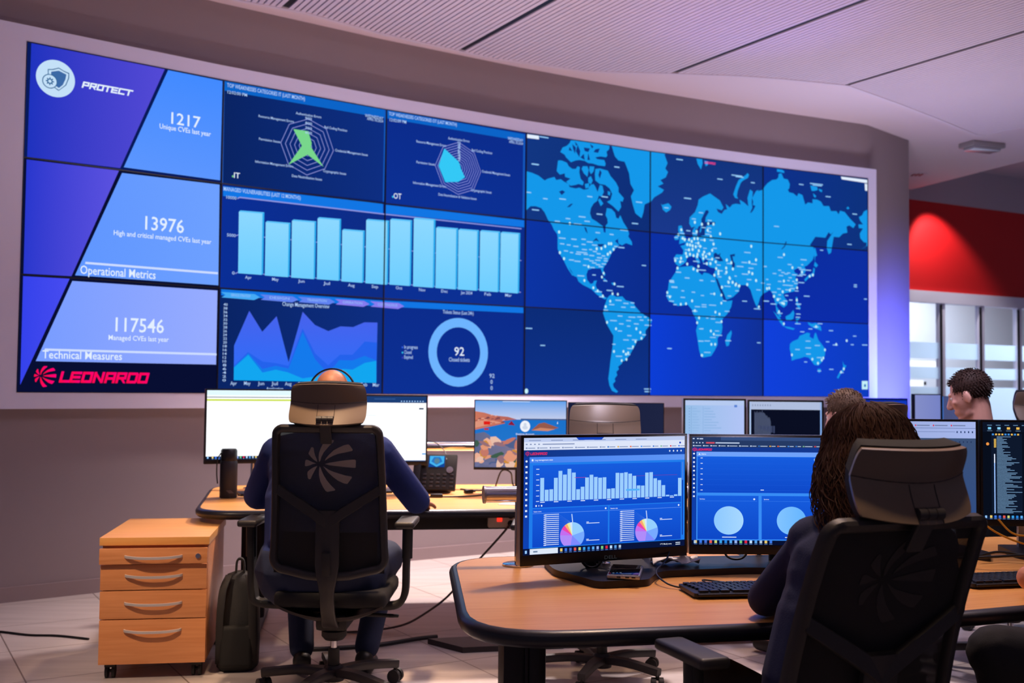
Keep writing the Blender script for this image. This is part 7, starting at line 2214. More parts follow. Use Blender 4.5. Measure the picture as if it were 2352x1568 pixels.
# power strip hanging on the beam
ps = thing('power_strip', 'white power strip with red lit switch under the far left desk', 'power strip', (.02, 6.165, .655), A3)
bm = B()
box(bm, (.06, 0, 0), (.42, .045, .095), .012, seg=3)
obj('strip_body', bm, mat('power_strip_white', (206, 190, 176), rough=.45), ps)
bm = B()
box(bm, (-.085, -.024, .005), (.028, .006, .032), .002)
obj('rocker_switch', bm, emis('red_switch_glow', (255, 40, 26), 2.0), ps)
for i in range(5):
    for r in (0, 1):
        bm = B()
        cyl(bm, (-.02 + i * .05, -.0235, -.022 + r * .045), (-.02 + i * .05, -.019, -.022 + r * .045), .019, n=18)
        cyl(bm, (-.02 + i * .05, -.026, -.022 + r * .045), (-.02 + i * .05, -.02, -.022 + r * .045), .012 if (i + r) % 2 else .006, n=12)
        obj('socket', bm, M_BLACK, ps, angle=40)
cable('grey power cable falling from the power strip to the floor', [(.0, 6.12, .63), (-.06, 6.10, .56), (-.17, 6.16, .43), (-.26, 6.22, .32), (-.36, 6.28, .19), (-.50, 6.28, .085), (-.62, 6.25, .03), (-.80, 6.2, .009), (-1.0, 6.15, .008)], .0065, M_GREYCABLE)
cable('black cable lying on the floor left of the pedestal', [(-2.30, 5.95, .006), (-2.5, 6.02, .006), (-2.66, 6.03, .006), (-2.85, 6.10, .006), (-3.0, 6.13, .006), (-3.02, 6.2, .012)], .006)
o = thing('floor_plug', 'black plug on the floor at the left edge', 'plug', (-3.0, 6.24, 0), .4)
bm = B()
box(bm, (0, 0, .025), (.05, .07, .05), .012)
cyl(bm, (0, .035, .025), (0, .06, .025), .012, n=12)
obj('plug_body', bm, M_BLACK, o)
cable('thick black cable bundle on the floor behind the man\'s chair', [(-1.15, 5.72, .012), (-.9, 5.78, .012), (-.7, 5.86, .012), (-.5, 6.0, .014), (-.40, 6.05, .014)], .012)
o = thing('floor_box', 'low dark flat cover plate on the floor beyond the front desk', 'floor cover', (-.14, 5.93, 0), A3)
bm = B()
prism(bm, [(-.30, .05), (-.13, -.17), (.42, -.13), (.35, .12)], 0, .03)
obj('cover_plate', bm, mat('floor_box_dark', (46, 38, 40), rough=.5), o, smooth=False)

# ------------------------------------------------------------------ middle station


def draw_landscape(G):
    G.rect(0, 0, 1, 1, ((40, 120, 205), (20, 110, 200), 1), 0)
    G.rect(0, .72, 1, 1, ((196, 206, 236), (96, 160, 236), 1), 1)
    G.rect(.30, .985, .60, .993, (225, 235, 250), 2)
    G.rect(.5, .715, 1, .735, (70, 92, 140), 2)
    G.poly([(0, .56), (.20, .62), (.33, .66), (.30, .70), (.46, .72), (.36, .76), (.20, .78), (.10, .82), (0, .84)], ((206, 120, 96), (176, 96, 90), 0), 2)
    G.poly([(0, .59), (.16, .64), (.30, .67), (.2, .70), (.06, .70), (0, .68)], (222, 150, 126), 3)
    for i in range(26):
        x, y = rnd.uniform(0, .34), rnd.uniform(.62, .80)
        if y < .83 - x * .22 and y > .58 + x * .25:
            G.poly([(x, y), (x + rnd.uniform(.02, .05), y + .006), (x + .03, y + rnd.uniform(.012, .03)), (x + .005, y + .014)], rnd.choice([(150, 76, 74), (230, 170, 146), (120, 66, 76), (200, 110, 90)]), 4)
    G.rect(.095, .64, .165, .69, (226, 30, 24), 5)
    G.rect(.10, .56, .15, .585, (200, 40, 40), 5)
    G.poly([(.36, .64), (.40, .70), (.44, .63)], (140, 30, 60), 5)
    G.poly([(.62, .56), (.70, .66), (.76, .68), (.84, .64), (.92, .60), (.80, .56)], (150, 90, 76), 3)
    G.poly([(.62, .56), (.72, .60), (.88, .58), (.80, .55)], (206, 136, 106), 4)
    G.poly([(.90, .66), (.908, .70), (.912, .66)], (235, 240, 250), 4)
    G.poly([(0, 0), (0, .50), (.10, .53), (.16, .48), (.20, .40), (.34, .37), (.40, .40), (.50, .43), (.58, .36), (.70, .40), (.85, .34), (1, .36), (1, 0)], ((96, 104, 140), (150, 130, 150), 0), 2)
    rk = [(224, 150, 120), (236, 176, 150), (196, 120, 104), (110, 112, 150), (80, 96, 140), (232, 190, 170), (150, 110, 120), (62, 92, 76), (206, 140, 60)]
    for i in range(120):
        x, y = rnd.uniform(.0, .95), rnd.uniform(0.02, .46)
        lim = .50 - x * .14
        if y > lim - .05:
            continue
        a, b = rnd.uniform(.03, .09), rnd.uniform(.02, .075)
        th = rnd.uniform(-.5, .7)
        pts = []
        for k in range(7):
            q = 2 * pi * k / 7
            rr = rnd.uniform(.7, 1.1)
            px_, py_ = a * rr * cos(q), b * rr * sin(q)
            pts.append((min(.999, max(.001, x + px_ * cos(th) - py_ * sin(th))), min(lim, max(.002, y + px_ * sin(th) * 1.5 + py_ * cos(th) * 1.3))))
        G.poly(pts, rk[min(8, int(rnd.random() ** 1.1 * 9))], 3 + i * .02)
    G.disc(.55, .62, .055, .085, (240, 244, 252), 7, 30)
    G.disc(.55, .645, .017, .026, (206, 216, 234), 8, 16)
    G.disc(.55, .60, .03, .028, (206, 216, 234), 8, 16)
    G.text('Desktop Account', .45, .49, .20, .025, (238, 244, 255), 8)
    G.rect(.465, .41, .635, .455, (244, 246, 252), 8)


monitor('monitor showing a rocky seaside landscape lock screen', -.232, 6.75, .350, 6.76, .888, 1.325, draw_landscape, bez=.006, chin=.016, group='desk monitors')


def draw_off(G):
    G.rect(0, 0, 1, 1, ((24, 30, 60), (30, 36, 66), 0), 0)


monitor('switched-off dark monitor right of the landscape picture screen', .358, 6.76, .962, 6.78, .886, 1.315, draw_off, bez=.004, chin=.012)


def draw_mail(G):
    G.rect(0, 0, 1, 1, ((150, 190, 232), (178, 196, 246), 0), 0)
    G.rect(0, .92, 1, 1, (182, 202, 240), 1)
    G.rect(.10, .0, .104, .9, (96, 140, 196), 2)
    G.rect(.30, .0, .304, .9, (110, 156, 214), 2)
    for i in range(18):
        y = .86 - i * .045
        G.rect(.32, y, .32 + rnd.uniform(.1, .3), y + .012, (140, 178, 226), 2)
        G.rect(.12, y, .12 + rnd.uniform(.05, .15), y + .01, (140, 178, 226), 2)
        G.rect(.065, y, .075, y + .012, (60, 110, 180), 2)
    G.rect(.83, .89, .88, .93, (90, 130, 210), 2)


def draw_term(G):
    G.rect(0, 0, 1, 1, (10, 14, 34), 0)
    G.rect(0, .87, 1, 1, (176, 190, 222), 1)
    G.rect(0, 0, .022, 1, (170, 196, 236), 1)
    G.rect(.978, 0, 1, 1, (130, 170, 230), 1)
    for i in range(8):
        G.rect(.04 + i * .035, .925, .05 + i * .035, .955, (120, 134, 170), 2)
    for i in range(26):
        x = .07 + i * .0088
        G.rect(x, .30, x + .004, .86 - rnd.uniform(0, .05) - max(0, i - 14) * .012, (100, 112, 146), 2)
        G.rect(x + .06, .02, x + .064, .42 - rnd.uniform(0, .05), (90, 102, 136), 2)
    for i in range(8):
        G.rect(.12 + i * .03, .55 - i * .01, .14 + i * .03, .60, (60, 70, 104), 3)


monitor('light blue mail monitor in the back row, silver case', 1.10, 6.88, 1.515, 6.95, .92, 1.345, draw_mail, m_case=M_SILVER, side=None, bez=.012, chin=.02)
monitor('dark terminal monitor with grey top bar in the back row', 1.525, 6.95, 2.01, 6.93, .92, 1.340, draw_term, m_case=M_SILVER, bez=.012, chin=.02)


def draw_blue(G):
    G.rect(0, 0, 1, 1, ((10, 40, 150), (16, 56, 190), 0), 0)
    G.rect(0, .97, 1, 1, (8, 24, 100), 1)


def draw_g1(G):
    G.rect(0, 0, 1, 1, ((132, 142, 200), (118, 130, 196), 0), 0)


def draw_g2(G):
    G.rect(0, 0, 1, 1, ((70, 78, 122), (76, 84, 130), 0), 0)
    G.rect(0, 0, .04, 1, (60, 110, 190), 1)
    G.rect(.72, 0, 1, 1, (46, 92, 176), 1)


d5 = desk('beech desk in the far right corner in front of the glass partition', [(2.35, 7.75), (4.4, 8.4), (4.05, 9.4), (2.1, 8.8)], [.1, .1, .1, .1], [(2.7, 8.35, radians(17), .9), (3.8, 8.7, radians(17), .9)], radians(17))
monitor('deep blue monitor beyond the brown-haired man', 2.63, 8.25, 3.055, 8.30, .93, 1.350, draw_blue, bez=.006, chin=.016)
monitor('pale grey-blue monitor left of the man in profile', 3.105, 8.30, 3.34, 8.36, .93, 1.385, draw_g1, bez=.008, chin=.016, m_case=M_DKMETAL)
monitor('darker grey-blue monitor just left of the man in profile', 3.345, 8.36, 3.60, 8.42, .93, 1.370, draw_g2, bez=.003, chin=.016, m_case=M_DKMETAL)

# ------------------------------------------------------------------ right station


def draw_grey(G):
    G.rect(0, 0, 1, 1, ((48, 76, 130), (62, 82, 116), 1), 0)
    G.rect(0, .83, 1, 1, ((150, 166, 214), (166, 182, 236), 0), 1)
    G.rect(0, .93, 1, .935, (100, 120, 170), 2)
    for i in range(4):
        G.rect(.40 + i * .14, .955, .50 + i * .14, .965, (110, 124, 164), 2)
        G.disc(.39 + i * .14, .96, .006, .010, (214, 60, 90), 2, 8)
    G.rect(.3, .893, .84, .897, (96, 116, 170), 2)
    for i in range(5):
        G.rect(.85 + i * .03, .885, .86 + i * .03, .903, (40, 60, 110), 2)
        G.rect(.84 + i * .03, .785, .848 + i * .03, .80, (34, 50, 90), 2)
    G.rect(.58, .79, .80, .797, (40, 58, 100), 2)
    G.rect(.82, .04, .95, .046, (30, 50, 96), 2)


def draw_code(G):
    G.rect(0, 0, 1, 1, (8, 14, 28), 0)
    G.rect(0, .90, 1, 1, (12, 20, 38), 1)
    for i in range(12):
        G.rect(.03 + i * .055, .965, .06 + i * .055, .971, (110, 150, 190), 2)
        c = rnd.choice([(120, 200, 240), (80, 160, 230), (230, 90, 110), (240, 190, 90), (140, 210, 250)])
        G.rect(.035 + i * .06, .925, .055 + i * .06, .948, c, 2)
        G.rect(.030 + i * .06, .908, .062 + i * .06, .913, (110, 140, 170), 2)
    G.rect(.055, .06, .25, .88, (14, 24, 44), 1)
    for i in range(9):
        G.rect(.06 + i * .02, .865, .072 + i * .02, .882, rnd.choice([(240, 190, 90), (70, 150, 230), (150, 220, 160)]), 2)
    for i in range(60):
        y = .845 - i * .0132
        w = rnd.uniform(.03, .09) if i < 14 else rnd.uniform(.05, .16)
        if 1 < i < 9:
            G.rect(.072, y, .086, y + .009, (240, 196, 90), 2)
        if i > 13:
            G.rect(.072, y - .002, .079, y + .012, (150, 190, 250) if i > 20 else (220, 230, 250), 2)
        G.rect(.090, y + .001, .090 + w, y + .0065, (120, 160, 200), 2)
    G.disc(.032, .775, .010, .016, (240, 150, 70), 2, 12)
    G.rect(.29, .80, .97, .90, (8, 14, 28), 2)
    for s_ in ((.29, .80, .97, .802), (.29, .80, .2915, .90), (.29, .898, .97, .90)):
        G.rect(*s_, (90, 110, 140), 3)
    for i in range(6):
        G.rect(.32, .885 - i * .015, .32 + rnd.uniform(.08, .14), .891 - i * .015, (150, 190, 210), 3)
        G.rect(.52, .885 - i * .015, .52 + rnd.uniform(.08, .2), .891 - i * .015, (190, 200, 110), 3)
    for i in range(56):
        y = .775 - i * .0128
        grn = 17 < i < 38 or 41 < i < 52
        col = (40, 130, 100) if grn else (130, 160, 196)
        x = .275
        while x < (.95 if not grn else .95):
            w = rnd.uniform(.012, .05)
            if grn and (.50 + .06 * sin(i * 1.7)) < x < .62:
                x += w
                continue
            G.rect(x, y, min(.97, x + w), y + .0072, col, 2)
            x += w + .006
    taskbar(G, (14, 30, 60), .05, 20, 0, .035, False)


monitor('monitor with greyed blue page at right of the woman\'s chair', 1.37, 4.41, 1.915, 4.42, .860, 1.290, draw_grey, chin=.022, stand=None)
bm = B()
rm2 = monitor('monitor full of green code at the right edge', 1.925, 4.42, 2.58, 4.40, .858, 1.290, draw_code, chin=.026, stand=None)
for o_ in [q for q in bpy.data.objects if q.get('label') in ('monitor with greyed blue page at right of the woman\'s chair', 'monitor full of green code at the right edge')]:
    bm = B()
    box(bm, (-.13, .06, .19), (.055, .02, .34), .004)
    box(bm, (.02, .06, .19), (.055, .02, .34), .004)
    box(bm, (-.05, .05, .30), (.26, .03, .06), .004)
    obj('stand_column', bm, M_SILVER, o_)
    bm = B()
    prism(bm, round_poly([(-.24, -.10), (-.20, -.22), (-.12, -.12), (.16, -.12), (.22, -.22), (.27, -.1), (.24, .12), (-.22, .12)], [.03] * 8), 0, .022)
    obj('stand_base', bm, M_DKMETAL, o_)
for i, (dy, lab, c) in enumerate(((0, 'yellow network cable hanging left under the code monitor', (226, 160, 30)), (.05, 'second yellow network cable crossing under the code monitor', (220, 150, 24)))):
    cable(lab, [(1.86 + i * .08, 4.30, .90), (1.92 + i * .06, 4.27, .85), (2.02 + i * .02, 4.25, .81 + i * .03), (2.16, 4.26, .79 + dy)], .004, mat('yellow_cable', c, rough=.45))
cable('black cable curling over the right monitor base', [(1.62, 4.1, DH + .03), (1.76, 4.03, DH + .045), (1.92, 4.05, DH + .05), (2.0, 4.15, DH + .03), (1.9, 4.2, DH + .04), (1.8, 4.16, DH + .03)], .005)
cable('thin cable lying on the right desk above the keyboard', [(1.50, 3.98, zt_), (1.62, 3.90, zt_), (1.75, 3.90, zt_), (1.95, 3.98, zt_)], .004)
# ------------------------------------------------------------------ people


def remesh(o, vox, it=6):
    m = o.modifiers.new('remesh', 'REMESH')
    m.mode = 'VOXEL'
    m.voxel_size = vox
    m.use_smooth_shade = True
    s = o.modifiers.new('smooth', 'SMOOTH')
    s.factor = 0.5
    s.iterations = it
    return o


def hand_parts(bm, w, d, up, s=1.0, side=1, curl=.5):
    """palm, four fingers of unequal length and a thumb from the side of the palm"""
    d = d.normalized()
    up = (up - d * up.dot(d)).normalized()
    lat = d.cross(up) * side
    pc = w + d * .045 * s
    for k in range(4):
        o = (k - 1.5) * .019 * s
        base = w + d * .082 * s + lat * o
        cap(bm, w + d * .015 * s + lat * o * .6, base, .014 * s, .0115 * s)
        L = (.068, .076, .072, .056)[k] * s
        p = base
        a = .12 + curl * .25
        r = .0095 * s
        for f in (.45, .32, .23):
            q = p + (d * cos(a) - up * sin(a)) * L * f
            cap(bm, p, q, r, r * .92)
            p = q
            r *= .93
            a += curl * .55
    ell(bm, pc, (.034 * s, .034 * s, .018 * s), sub=2)
    tb = w + d * .025 * s - lat * .026 * s
    t1 = tb + (d * .6 - lat * .75 - up * .15).normalized() * .036 * s
    t2 = t1 + (d * .92 - lat * .3 - up * .2).normalized() * .030 * s
    t3 = t2 + (d - lat * .05 - up * .25).normalized() * .024 * s
    cap(bm, tb, t1, .0145 * s, .0115 * s)
    cap(bm, t1, t2, .0112 * s, .0102 * s)
    cap(bm, t2, t3, .0102 * s, .0085 * s)


def head_shape(bm, M, s=1.0, hairless=False):
    R = M.to_3x3()

    def e(c, r, rot=None):
        rr = R if rot is None else R @ rot
        ell(bm, M @ (Vector(c) * s), tuple(q * s for q in r), rr, 3)

    def c2(a, b, r0, r1):
        cap(bm, M @ (Vector(a) * s), M @ (Vector(b) * s), r0 * s, r1 * s)
    e((0, -.015, .036), (.076, .097, .084))
    e((0, .022, -.015), (.068, .072, .085))
    e((0, .030, -.062), (.054, .060, .052))
    e((0, .070, -.098), (.022, .020, .017))
    c2((-.042, .010, -.085), (-.012, .072, -.102), .020, .016)
    c2((.042, .010, -.085), (.012, .072, -.102), .020, .016)
    e((0, .078, .026), (.046, .018, .013))
    c2((0, .092, .014), (0, .113, -.028), .009, .0135)
    e((0, .104, -.036), (.017, .014, .009))
    e((0, .086, -.062), (.024, .012, .0075))
    e((0, .083, -.075), (.021, .012, .0085))
    for q in (-1, 1):
        e((q * .045, .060, -.018), (.020, .020, .018))
        e((q * .077, -.008, -.010), (.010, .021, .033), Matrix.Rotation(q * .35, 3, 'Z') @ Matrix.Rotation(-.2, 3, 'X'))
        e((q * .080, -.012, -.034), (.008, .010, .012))


def person(label, loc, rz, J, top, legs, skin, s=1.0, broad=1.0, face=(0, 0, 0), bare=0.0, headvox=.0055, shoes=True, group=None):
    """J: joints in the person's own frame (faces +Y)"""
    J = {k: Vector(v) for k, v in J.items()}
    HM = Matrix.Translation(J['head']) @ Matrix.Rotation(face[2], 4, 'Z') @ Matrix.Rotation(face[0], 4, 'X') @ Matrix.Rotation(face[1], 4, 'Y')
    b = broad

    def torso(bm, g):
        cap(bm, J['pelvis'] + Vector((-.085 * b, 0, 0)), J['pelvis'] + Vector((.085 * b, 0, 0)), .125 * b + g)
        m = (J['pelvis'] + J['neck']) / 2
        cap(bm, J['pelvis'] + Vector((-.06 * b, .01, .10)), m + Vector((-.075 * b, .0, .02)), .125 * b + g, .12 * b + g)
        cap(bm, J['pelvis'] + Vector((.06 * b, .01, .10)), m + Vector((.075 * b, .0, .02)), .125 * b + g, .12 * b + g)
        ch = J['pelvis'].lerp(J['neck'], .76)
        cap(bm, m + Vector((-.06 * b, 0, 0)), ch + Vector((-.085 * b, 0, 0)), .12 * b + g, .108 * b + g)
        cap(bm, m + Vector((.06 * b, 0, 0)), ch + Vector((.085 * b, 0, 0)), .12 * b + g, .108 * b + g)
        for q in 'LR':
            cap(bm, ch, J['sh' + q].lerp(ch, .2), .09 * b + g, .072 + g)
            cap(bm, J['neck'] + Vector((0, -.01, -.015)), J['sh' + q], .052 + g, .060 + g)
    # skin body: one continuous surface
    bm = B()
    torso(bm, -.02)
    cap(bm, J['neck'] + Vector((0, 0, -.03)), HM @ Vector((0, -.028, -.055)), .057 * s, .056 * s)
    head_shape(bm, HM, s)
    for q, sd in (('L', 1), ('R', -1)):
        cap(bm, J['sh' + q], J['el' + q], .044 * s, .038 * s)
        cap(bm, J['el' + q], J['wr' + q], .041 * s, .026 * s)
        d = (J['wr' + q] - J['el' + q])
        if ('hd' + q) in J:
            d = J['hd' + q] - J['wr' + q]
        hand_parts(bm, J['wr' + q], d, Vector((0, 0, 1)), s, sd)
        cap(bm, J['hip' + q], J['kn' + q], .070 * s, .052 * s)
        cap(bm, J['kn' + q], J['an' + q], .050 * s, .036 * s)
        cap(bm, J['an' + q], J['an' + q] + (J['toe' + q] - J['an' + q]) * .8, .035 * s, .028 * s)
    root = obj('person', bm, skin)
    remesh(root, headvox)
    root.location = loc
    root.rotation_euler = (0, 0, rz)
    tag(root, label, 'person', group)
    # eyes
    bm = B()
    for q in (-1, 1):
        ell(bm, HM @ (Vector((q * .031, .0745, .005)) * s), (.0120 * s,) * 3, sub=2)
    obj('eyes', bm, mat('eye_white', (235, 230, 228), rough=.2), root)
    bm = B()
    for q in (-1, 1):
        ell(bm, HM @ (Vector((q * .031, .0835, .004)) * s), (.006 * s, .004 * s, .006 * s), HM.to_3x3(), sub=2)
    obj('iris', bm, mat('eye_iris', (50, 36, 28), rough=.2), root)
    # top
    bm = B()
    torso(bm, .012)
    for q in 'LR':
        cap(bm, J['sh' + q], J['el' + q].lerp(J['sh' + q], .55 if bare else 0), .060 * s * (.5 + b * .5), .054 * s * (.5 + b * .5))
        if not bare:
            cap(bm, J['el' + q], J['wr' + q].lerp(J['el' + q], .06), .055 * s * (.5 + b * .5), .037 * s)
            tube(bm, [J['el' + q].lerp(J['wr' + q], .90), J['el' + q].lerp(J['wr' + q], .985)], .040 * s, n=14, smooth=False)
    o = obj('sweater' if not bare else 'shirt', bm, top, root)
    remesh(o, .009, 5)
    bm = B()
    cyl(bm, J['neck'] + Vector((0, -.006, -.02)), J['neck'] + Vector((0, -.012, .035)), .078 * s, .066 * s, 24)
    c_ = obj('collar', bm, top, root)
    # trousers
    bm = B()
    cap(bm, J['pelvis'] + Vector((-.085 * b, 0, -.01)), J['pelvis'] + Vector((.085 * b, 0, -.01)), .138 * b)
    for q in 'LR':
        cap(bm, J['hip' + q], J['kn' + q], .092 * s * (.5 + b * .5), .072 * s * (.4 + b * .6))
        cap(bm, J['kn' + q], J['an' + q].lerp(J['kn' + q], .08), .068 * s, .058 * s)
    o = obj('trousers', bm, legs, root)
    remesh(o, .010, 5)
    if shoes:
        for q in 'LR':
            bm = B()
            a, t_ = J['an' + q], J['toe' + q]
            d = (t_ - a)
            cap(bm, a + Vector((0, 0, -.02)) - d * .18, a + d * .25 + Vector((0, 0, -.03)), .045, .044)
            cap(bm, a + d * .25 + Vector((0, 0, -.035)), t_, .046, .036)
            o = obj('shoe', bm, M_SHOE, root)
            remesh(o, .008, 3)
    return root, HM


def sit(pel=.53, sp=.56, lean=.05, shw=.19, hd=.19, knee=.46, kz=.50, spread=.10):
    """default seated pose"""
    n = (0, lean, pel + sp)
    J = dict(pelvis=(0, 0, pel), neck=n, head=(0, lean + .035, pel + sp + hd))
    for q, sx in (('L', -1), ('R', 1)):
        J['sh' + q] = (sx * shw, lean, pel + sp - .055)
        J['el' + q] = (sx * (shw + .05), lean + .10, pel + .24)
        J['wr' + q] = (sx * .14, lean + .34, pel + .25)
        J['hip' + q] = (sx * .095, .02, pel - .01)
        J['kn' + q] = (sx * (.095 + spread * .6), knee, kz)
        J['an' + q] = (sx * (.09 + spread * .5), knee - .06, .10)
        J['toe' + q] = (sx * (.10 + spread * .6), knee + .09, .045)
    return J


def strands(bm, roots, fall, r=.004, n=6, k=5):
    for a, dirs in zip(roots, fall):
        tube(bm, [a] + dirs, r, n=n, k=k, taper=lambda t: 1.0 - .75 * t)


def hair_mat(name, c1, c2):
    m = mat(name, c1, rough=.6, noise=c2, scale=60, spec=.22)
    return m


def short_hair(root, HM, m, s, rng, n=900, ln=.016, cut=.0, back=-.05):
    """close-cropped hair: a cap over the skull carrying short locks"""
    bm = B()
    ell(bm, HM @ (Vector((0, -.018, .040)) * s), (.0795 * s, .100 * s, .0865 * s), HM.to_3x3(), 4)
    I = HM.inverted()
    dl = []
    for v in bm.verts:
        p = (I @ v.co) / s
        front = .050 + .02 * (p.z > .09) + cut
        low = .022 if p.y > .02 else (-.012 if p.y > -.03 else back)
        if p.z < low or (p.y > front and p.z < .068):
            dl.append(v)
    bmesh.ops.delete(bm, geom=dl, context='VERTS')
    vs = [v.co.copy() for v in bm.verts]
    for i in range(n):
        a = rng.choice(vs)
        p = (I @ a) / s
        nn = (HM.to_3x3() @ Vector((p.x / .08, (p.y + .018) / .10, (p.z - .04) / .085))).normalized()
        fl = HM.to_3x3() @ Vector((rng.uniform(-.5, .5), rng.uniform(.0, .7) if p.z > .07 else rng.uniform(-.6, 0), -.9 if p.z < .07 else rng.uniform(-.2, .2)))
        L = ln * rng.uniform(.6, 1.3) * (1.5 if p.z > .08 else .8) * s
        tube(bm, [a - nn * .002, a + nn * L * .30 + fl * L * .4, a + nn * L * .34 + fl * L], .0026 * s, n=4, k=2, taper=lambda t: 1 - .8 * t)
    o = obj('hair', bm, m, root, angle=80)
    md = o.modifiers.new('thick', 'SOLIDIFY')
    md.thickness = .003
    return o


RNG = random.Random(21)
# --- man with the headset (seen from behind)
J = sit(pel=.56, sp=.62, lean=.10, shw=.235, hd=.185, spread=.2)
J.update(pelvis=(-.03, -.03, .56), head=(-.04, .20, 1.355), neck=(-.035, .12, 1.165), shL=(-.285, .10, 1.085), shR=(.205, .10, 1.095),
         elL=(-.41, .24, .86), wrL=(-.29, .55, .80), hdL=(-.2, .68, .775), elR=(.365, .34, .835), wrR=(.355, .615, .795), hdR=(.36, .72, .775),
         hipL=(-.12, .0, .545), hipR=(.12, .0, .545), knL=(-.24, .44, .53), knR=(.20, .46, .53), anL=(-.16, .17, .10), toeL=(-.19, .31, .045), anR=(.14, .20, .10), toeR=(.15, .34, .045))
man1, H1 = person('bald man in navy sweater and headset, seen from behind at the left desk', (-.84, 5.07, 0), radians(-1), J, M_NAVY, M_JEANS, M_SKIN2, 1.04, 1.42, face=(-.12, 0, .02))
# headset
W1 = Matrix.Translation((-.84, 5.07, 0)) @ Matrix.Rotation(radians(-1), 4, 'Z') @ H1
hs = thing('headset', 'black over-ear headset worn by the bald man', 'headset', tuple(W1.translation), radians(-1))
HL = Matrix.Translation(W1.translation).inverted()
HR = Matrix.Rotation(-.10, 3, 'X')
bm = B()
pts = [HR @ Vector((.112 * sin(a), -.012, .018 + .112 * cos(a))) for a in [(-1.75 + 3.5 * i / 14) for i in range(15)]]
sweep_rect(bm, pts, .012, .004, (0, 1, 0))
obj('headband', bm, M_BLACK, hs)
for q in (-1, 1):
    bm = B()
    cyl(bm, HR @ Vector((q * .088, -.008, -.012)), HR @ Vector((q * .118, -.008, -.012)), .036, .030, 24)
    e = obj('ear_cup', bm, M_BLACKM, hs)
    bm = B()
    cyl(bm, HR @ Vector((q * .080, -.008, -.012)), HR @ Vector((q * .09, -.008, -.012)), .034, .037, 24)
    obj('ear_cushion', bm, M_CUSH, e)

# --- woman with long dark hair
J = sit(pel=.51, sp=.52, lean=.03, shw=.175, hd=.185, spread=.06)
WL = Vector((.87, 2.90, 0))
WRZ = radians(10)


def wl(x, y, z):
    p = Matrix.Rotation(-WRZ, 3, 'Z') @ (Vector((x, y, 0)) - WL)
    return (p.x, p.y, z)


J.update(neck=wl(.985, 2.96, 1.05), head=wl(.985, 3.01, 1.225), shL=wl(.835, 2.99, .985), shR=wl(1.15, 2.95, .985), elL=wl(.74, 3.14, .80), wrL=wl(.88, 3.37, .79), hdL=wl(.92, 3.47, .775),
         elR=wl(1.24, 3.08, .80), wrR=wl(1.06, 3.36, .79), hdR=wl(1.02, 3.47, .775), knL=(-.16, .42, .53), knR=(.12, .44, .53), anL=(-.15, .34, .10), toeL=(-.17, .48, .045), anR=(.11, .36, .10), toeR=(.12, .5, .045))
woman, H2 = person('woman with long wavy dark brown hair and navy sweater, seen from behind', tuple(WL), WRZ, J, M_NAVYD, M_BLACKCLOTH, M_SKIN, .96, 1.0, face=(-.18, 0, .12))
M_HAIR1 = hair_mat('dark_brown_hair', (60, 38, 28), (104, 70, 50))
bm = B()
R2 = H2.to_3x3()
ell(bm, H2 @ Vector((0, -.024, .030)), (.104, .116, .100), R2, 3)
for q in (-1, 1):
    ell(bm, H2 @ Vector((q * .066, -.010, -.045)), (.062, .092, .110), R2, 3)
    ell(bm, H2 @ Vector((q * .095, -.030, -.115)), (.056, .080, .10), R2, 3)
    cap(bm, H2 @ Vector((q * .095, -.02, -.13)), H2 @ Vector((q * .118, -.03, -.215)), .048, .024)
ell(bm, H2 @ Vector((0, -.070, -.080)), (.115, .066, .15), R2, 3)
ell(bm, H2 @ Vector((-.02, -.075, -.16)), (.105, .055, .10), R2, 3)
hb = obj('hair', bm, M_HAIR1, woman)
remesh(hb, .010, 3)
bm = B()


def hair_surface(th, el):
    """skull-shaped hair line: el from crown (1.5) down past the ears into the hanging lengths"""
    if el > 0:
        return Vector((.112 * cos(el) * cos(th), -.024 + .124 * cos(el) * sin(th), .030 + .106 * sin(el)))
    d = -el
    w = 1 - math.exp(-1.6 * d)
    return Vector(((.112 + .050 * w) * cos(th), -.025 + (.124 + .012 * w) * sin(th), .030 - .118 * d))


for i in range(2300):
    th = RNG.uniform(0, 2 * pi)
    if sin(th) > .70:
        continue
    el = RNG.uniform(-.2, 1.5)
    if RNG.random() < .35:
        el = RNG.uniform(-1.1, .2)
    end = max(-1.95 + .25 * RNG.random() - .25 * (cos(th) < -.3), el - RNG.uniform(.8, 1.7))
    ph, am = RNG.uniform(0, 6.28), RNG.uniform(.002, .0085)
    n = max(5, int((el - end) / .2))
    dth = RNG.uniform(-.35, .35)
    lift = RNG.uniform(.98, 1.06)
    pts = []
    for k in range(n + 1):
        e = el + (end - el) * k / n
        p = hair_surface(th + dth * k / n, e) * lift
        w = am * (.4 + max(0, .6 - e) * .9)
        pts.append(H2 @ (p + Vector((w * sin(ph + k * 1.25), w * cos(ph * 1.7 + k * 1.25), w * .4 * sin(ph + k)))))
    tube(bm, pts, RNG.uniform(.0014, .0030), n=4, k=2, taper=lambda t: 1 - .8 * t)
obj('wavy_locks', bm, M_HAIR1, hb, angle=80)

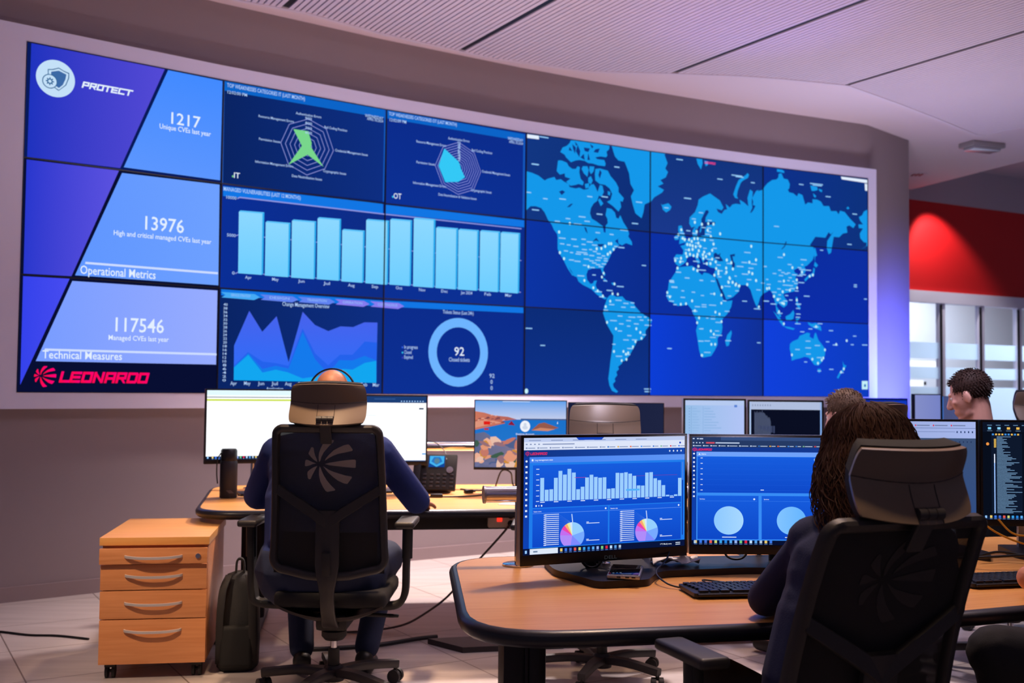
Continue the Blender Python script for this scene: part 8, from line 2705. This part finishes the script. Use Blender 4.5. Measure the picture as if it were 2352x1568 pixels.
# --- man with brown hair, only his head shows
J = sit(pel=.52, sp=.57, lean=.06, hd=.185)
man2, H3 = person('man with short light brown hair, only his head visible above the monitors', (1.755, 5.44, 0), radians(30), J, M_NAVYD, M_DARKPANTS, M_SKIN, 1.0, 1.05, face=(-.22, 0, .1))
short_hair(man2, H3, hair_mat('light_brown_hair', (74, 55, 42), (100, 78, 60)), 1.04, RNG, 1100, .014)

# --- man in profile with black shirt
J = sit(pel=.57, sp=.60, lean=.02, hd=.19)
J.update(head=(0, .10, 1.385), neck=(0, .03, 1.20))
man3, H4 = person('man in profile with short dark hair and black shirt, looking down', (2.47, 5.56, 0), radians(52), J, M_BLACKCLOTH, M_DARKPANTS, M_SKIN, 1.04, 1.05, face=(-.33, 0, 0))
short_hair(man3, H4, hair_mat('near_black_brown_hair', (40, 27, 25), (62, 42, 36)), 1.05, RNG, 1400, .012, cut=.006, back=-.065)
ch6 = copy_tree(ch)
ch6['label'] = 'black chair under the man in profile with the black shirt'
place(ch6, (2.47, 5.56, 0), radians(52), 1.0)

# --- person cut off by the right edge
J = sit(pel=.57, sp=.55, lean=.04, hd=.185)
PL = Vector((2.02, 3.14, 0))
PRZ = radians(72)


def pl_(x, y, z):
    p = Matrix.Rotation(-PRZ, 3, 'Z') @ (Vector((x, y, 0)) - PL)
    return (p.x, p.y, z)


J.update(knL=pl_(1.38, 3.08, .665), anL=pl_(1.50, 3.12, .10), toeL=pl_(1.38, 3.15, .045), hipL=pl_(2.0, 3.04, .57), hipR=pl_(2.02, 3.22, .55), knR=pl_(1.52, 3.30, .58), anR=pl_(1.66, 3.34, .10), toeR=pl_(1.53, 3.38, .045),
         elR=pl_(1.665, 3.47, .81), shR=pl_(1.95, 3.31, 1.06), wrR=pl_(1.80, 3.70, .80), hdR=pl_(1.86, 3.80, .775), elL=pl_(1.85, 2.95, .80), wrL=pl_(1.70, 3.12, .70))
p4_, H5 = person('person cut off at the right edge with bare forearm and dark trousers', tuple(PL), PRZ, J, M_BLACKCLOTH, M_DARKPANTS, M_SKIN2, 1.0, 1.25, face=(-.1, 0, 0), bare=1)
short_hair(p4_, H5, hair_mat('near_black_brown_hair', (40, 27, 25), (62, 42, 36)), 1.03, RNG, 300, .018)
ch7 = copy_tree(ch)
ch7['label'] = 'black chair under the person cut off at the right edge'
place(ch7, (2.02, 3.12, 0), radians(72), .98)
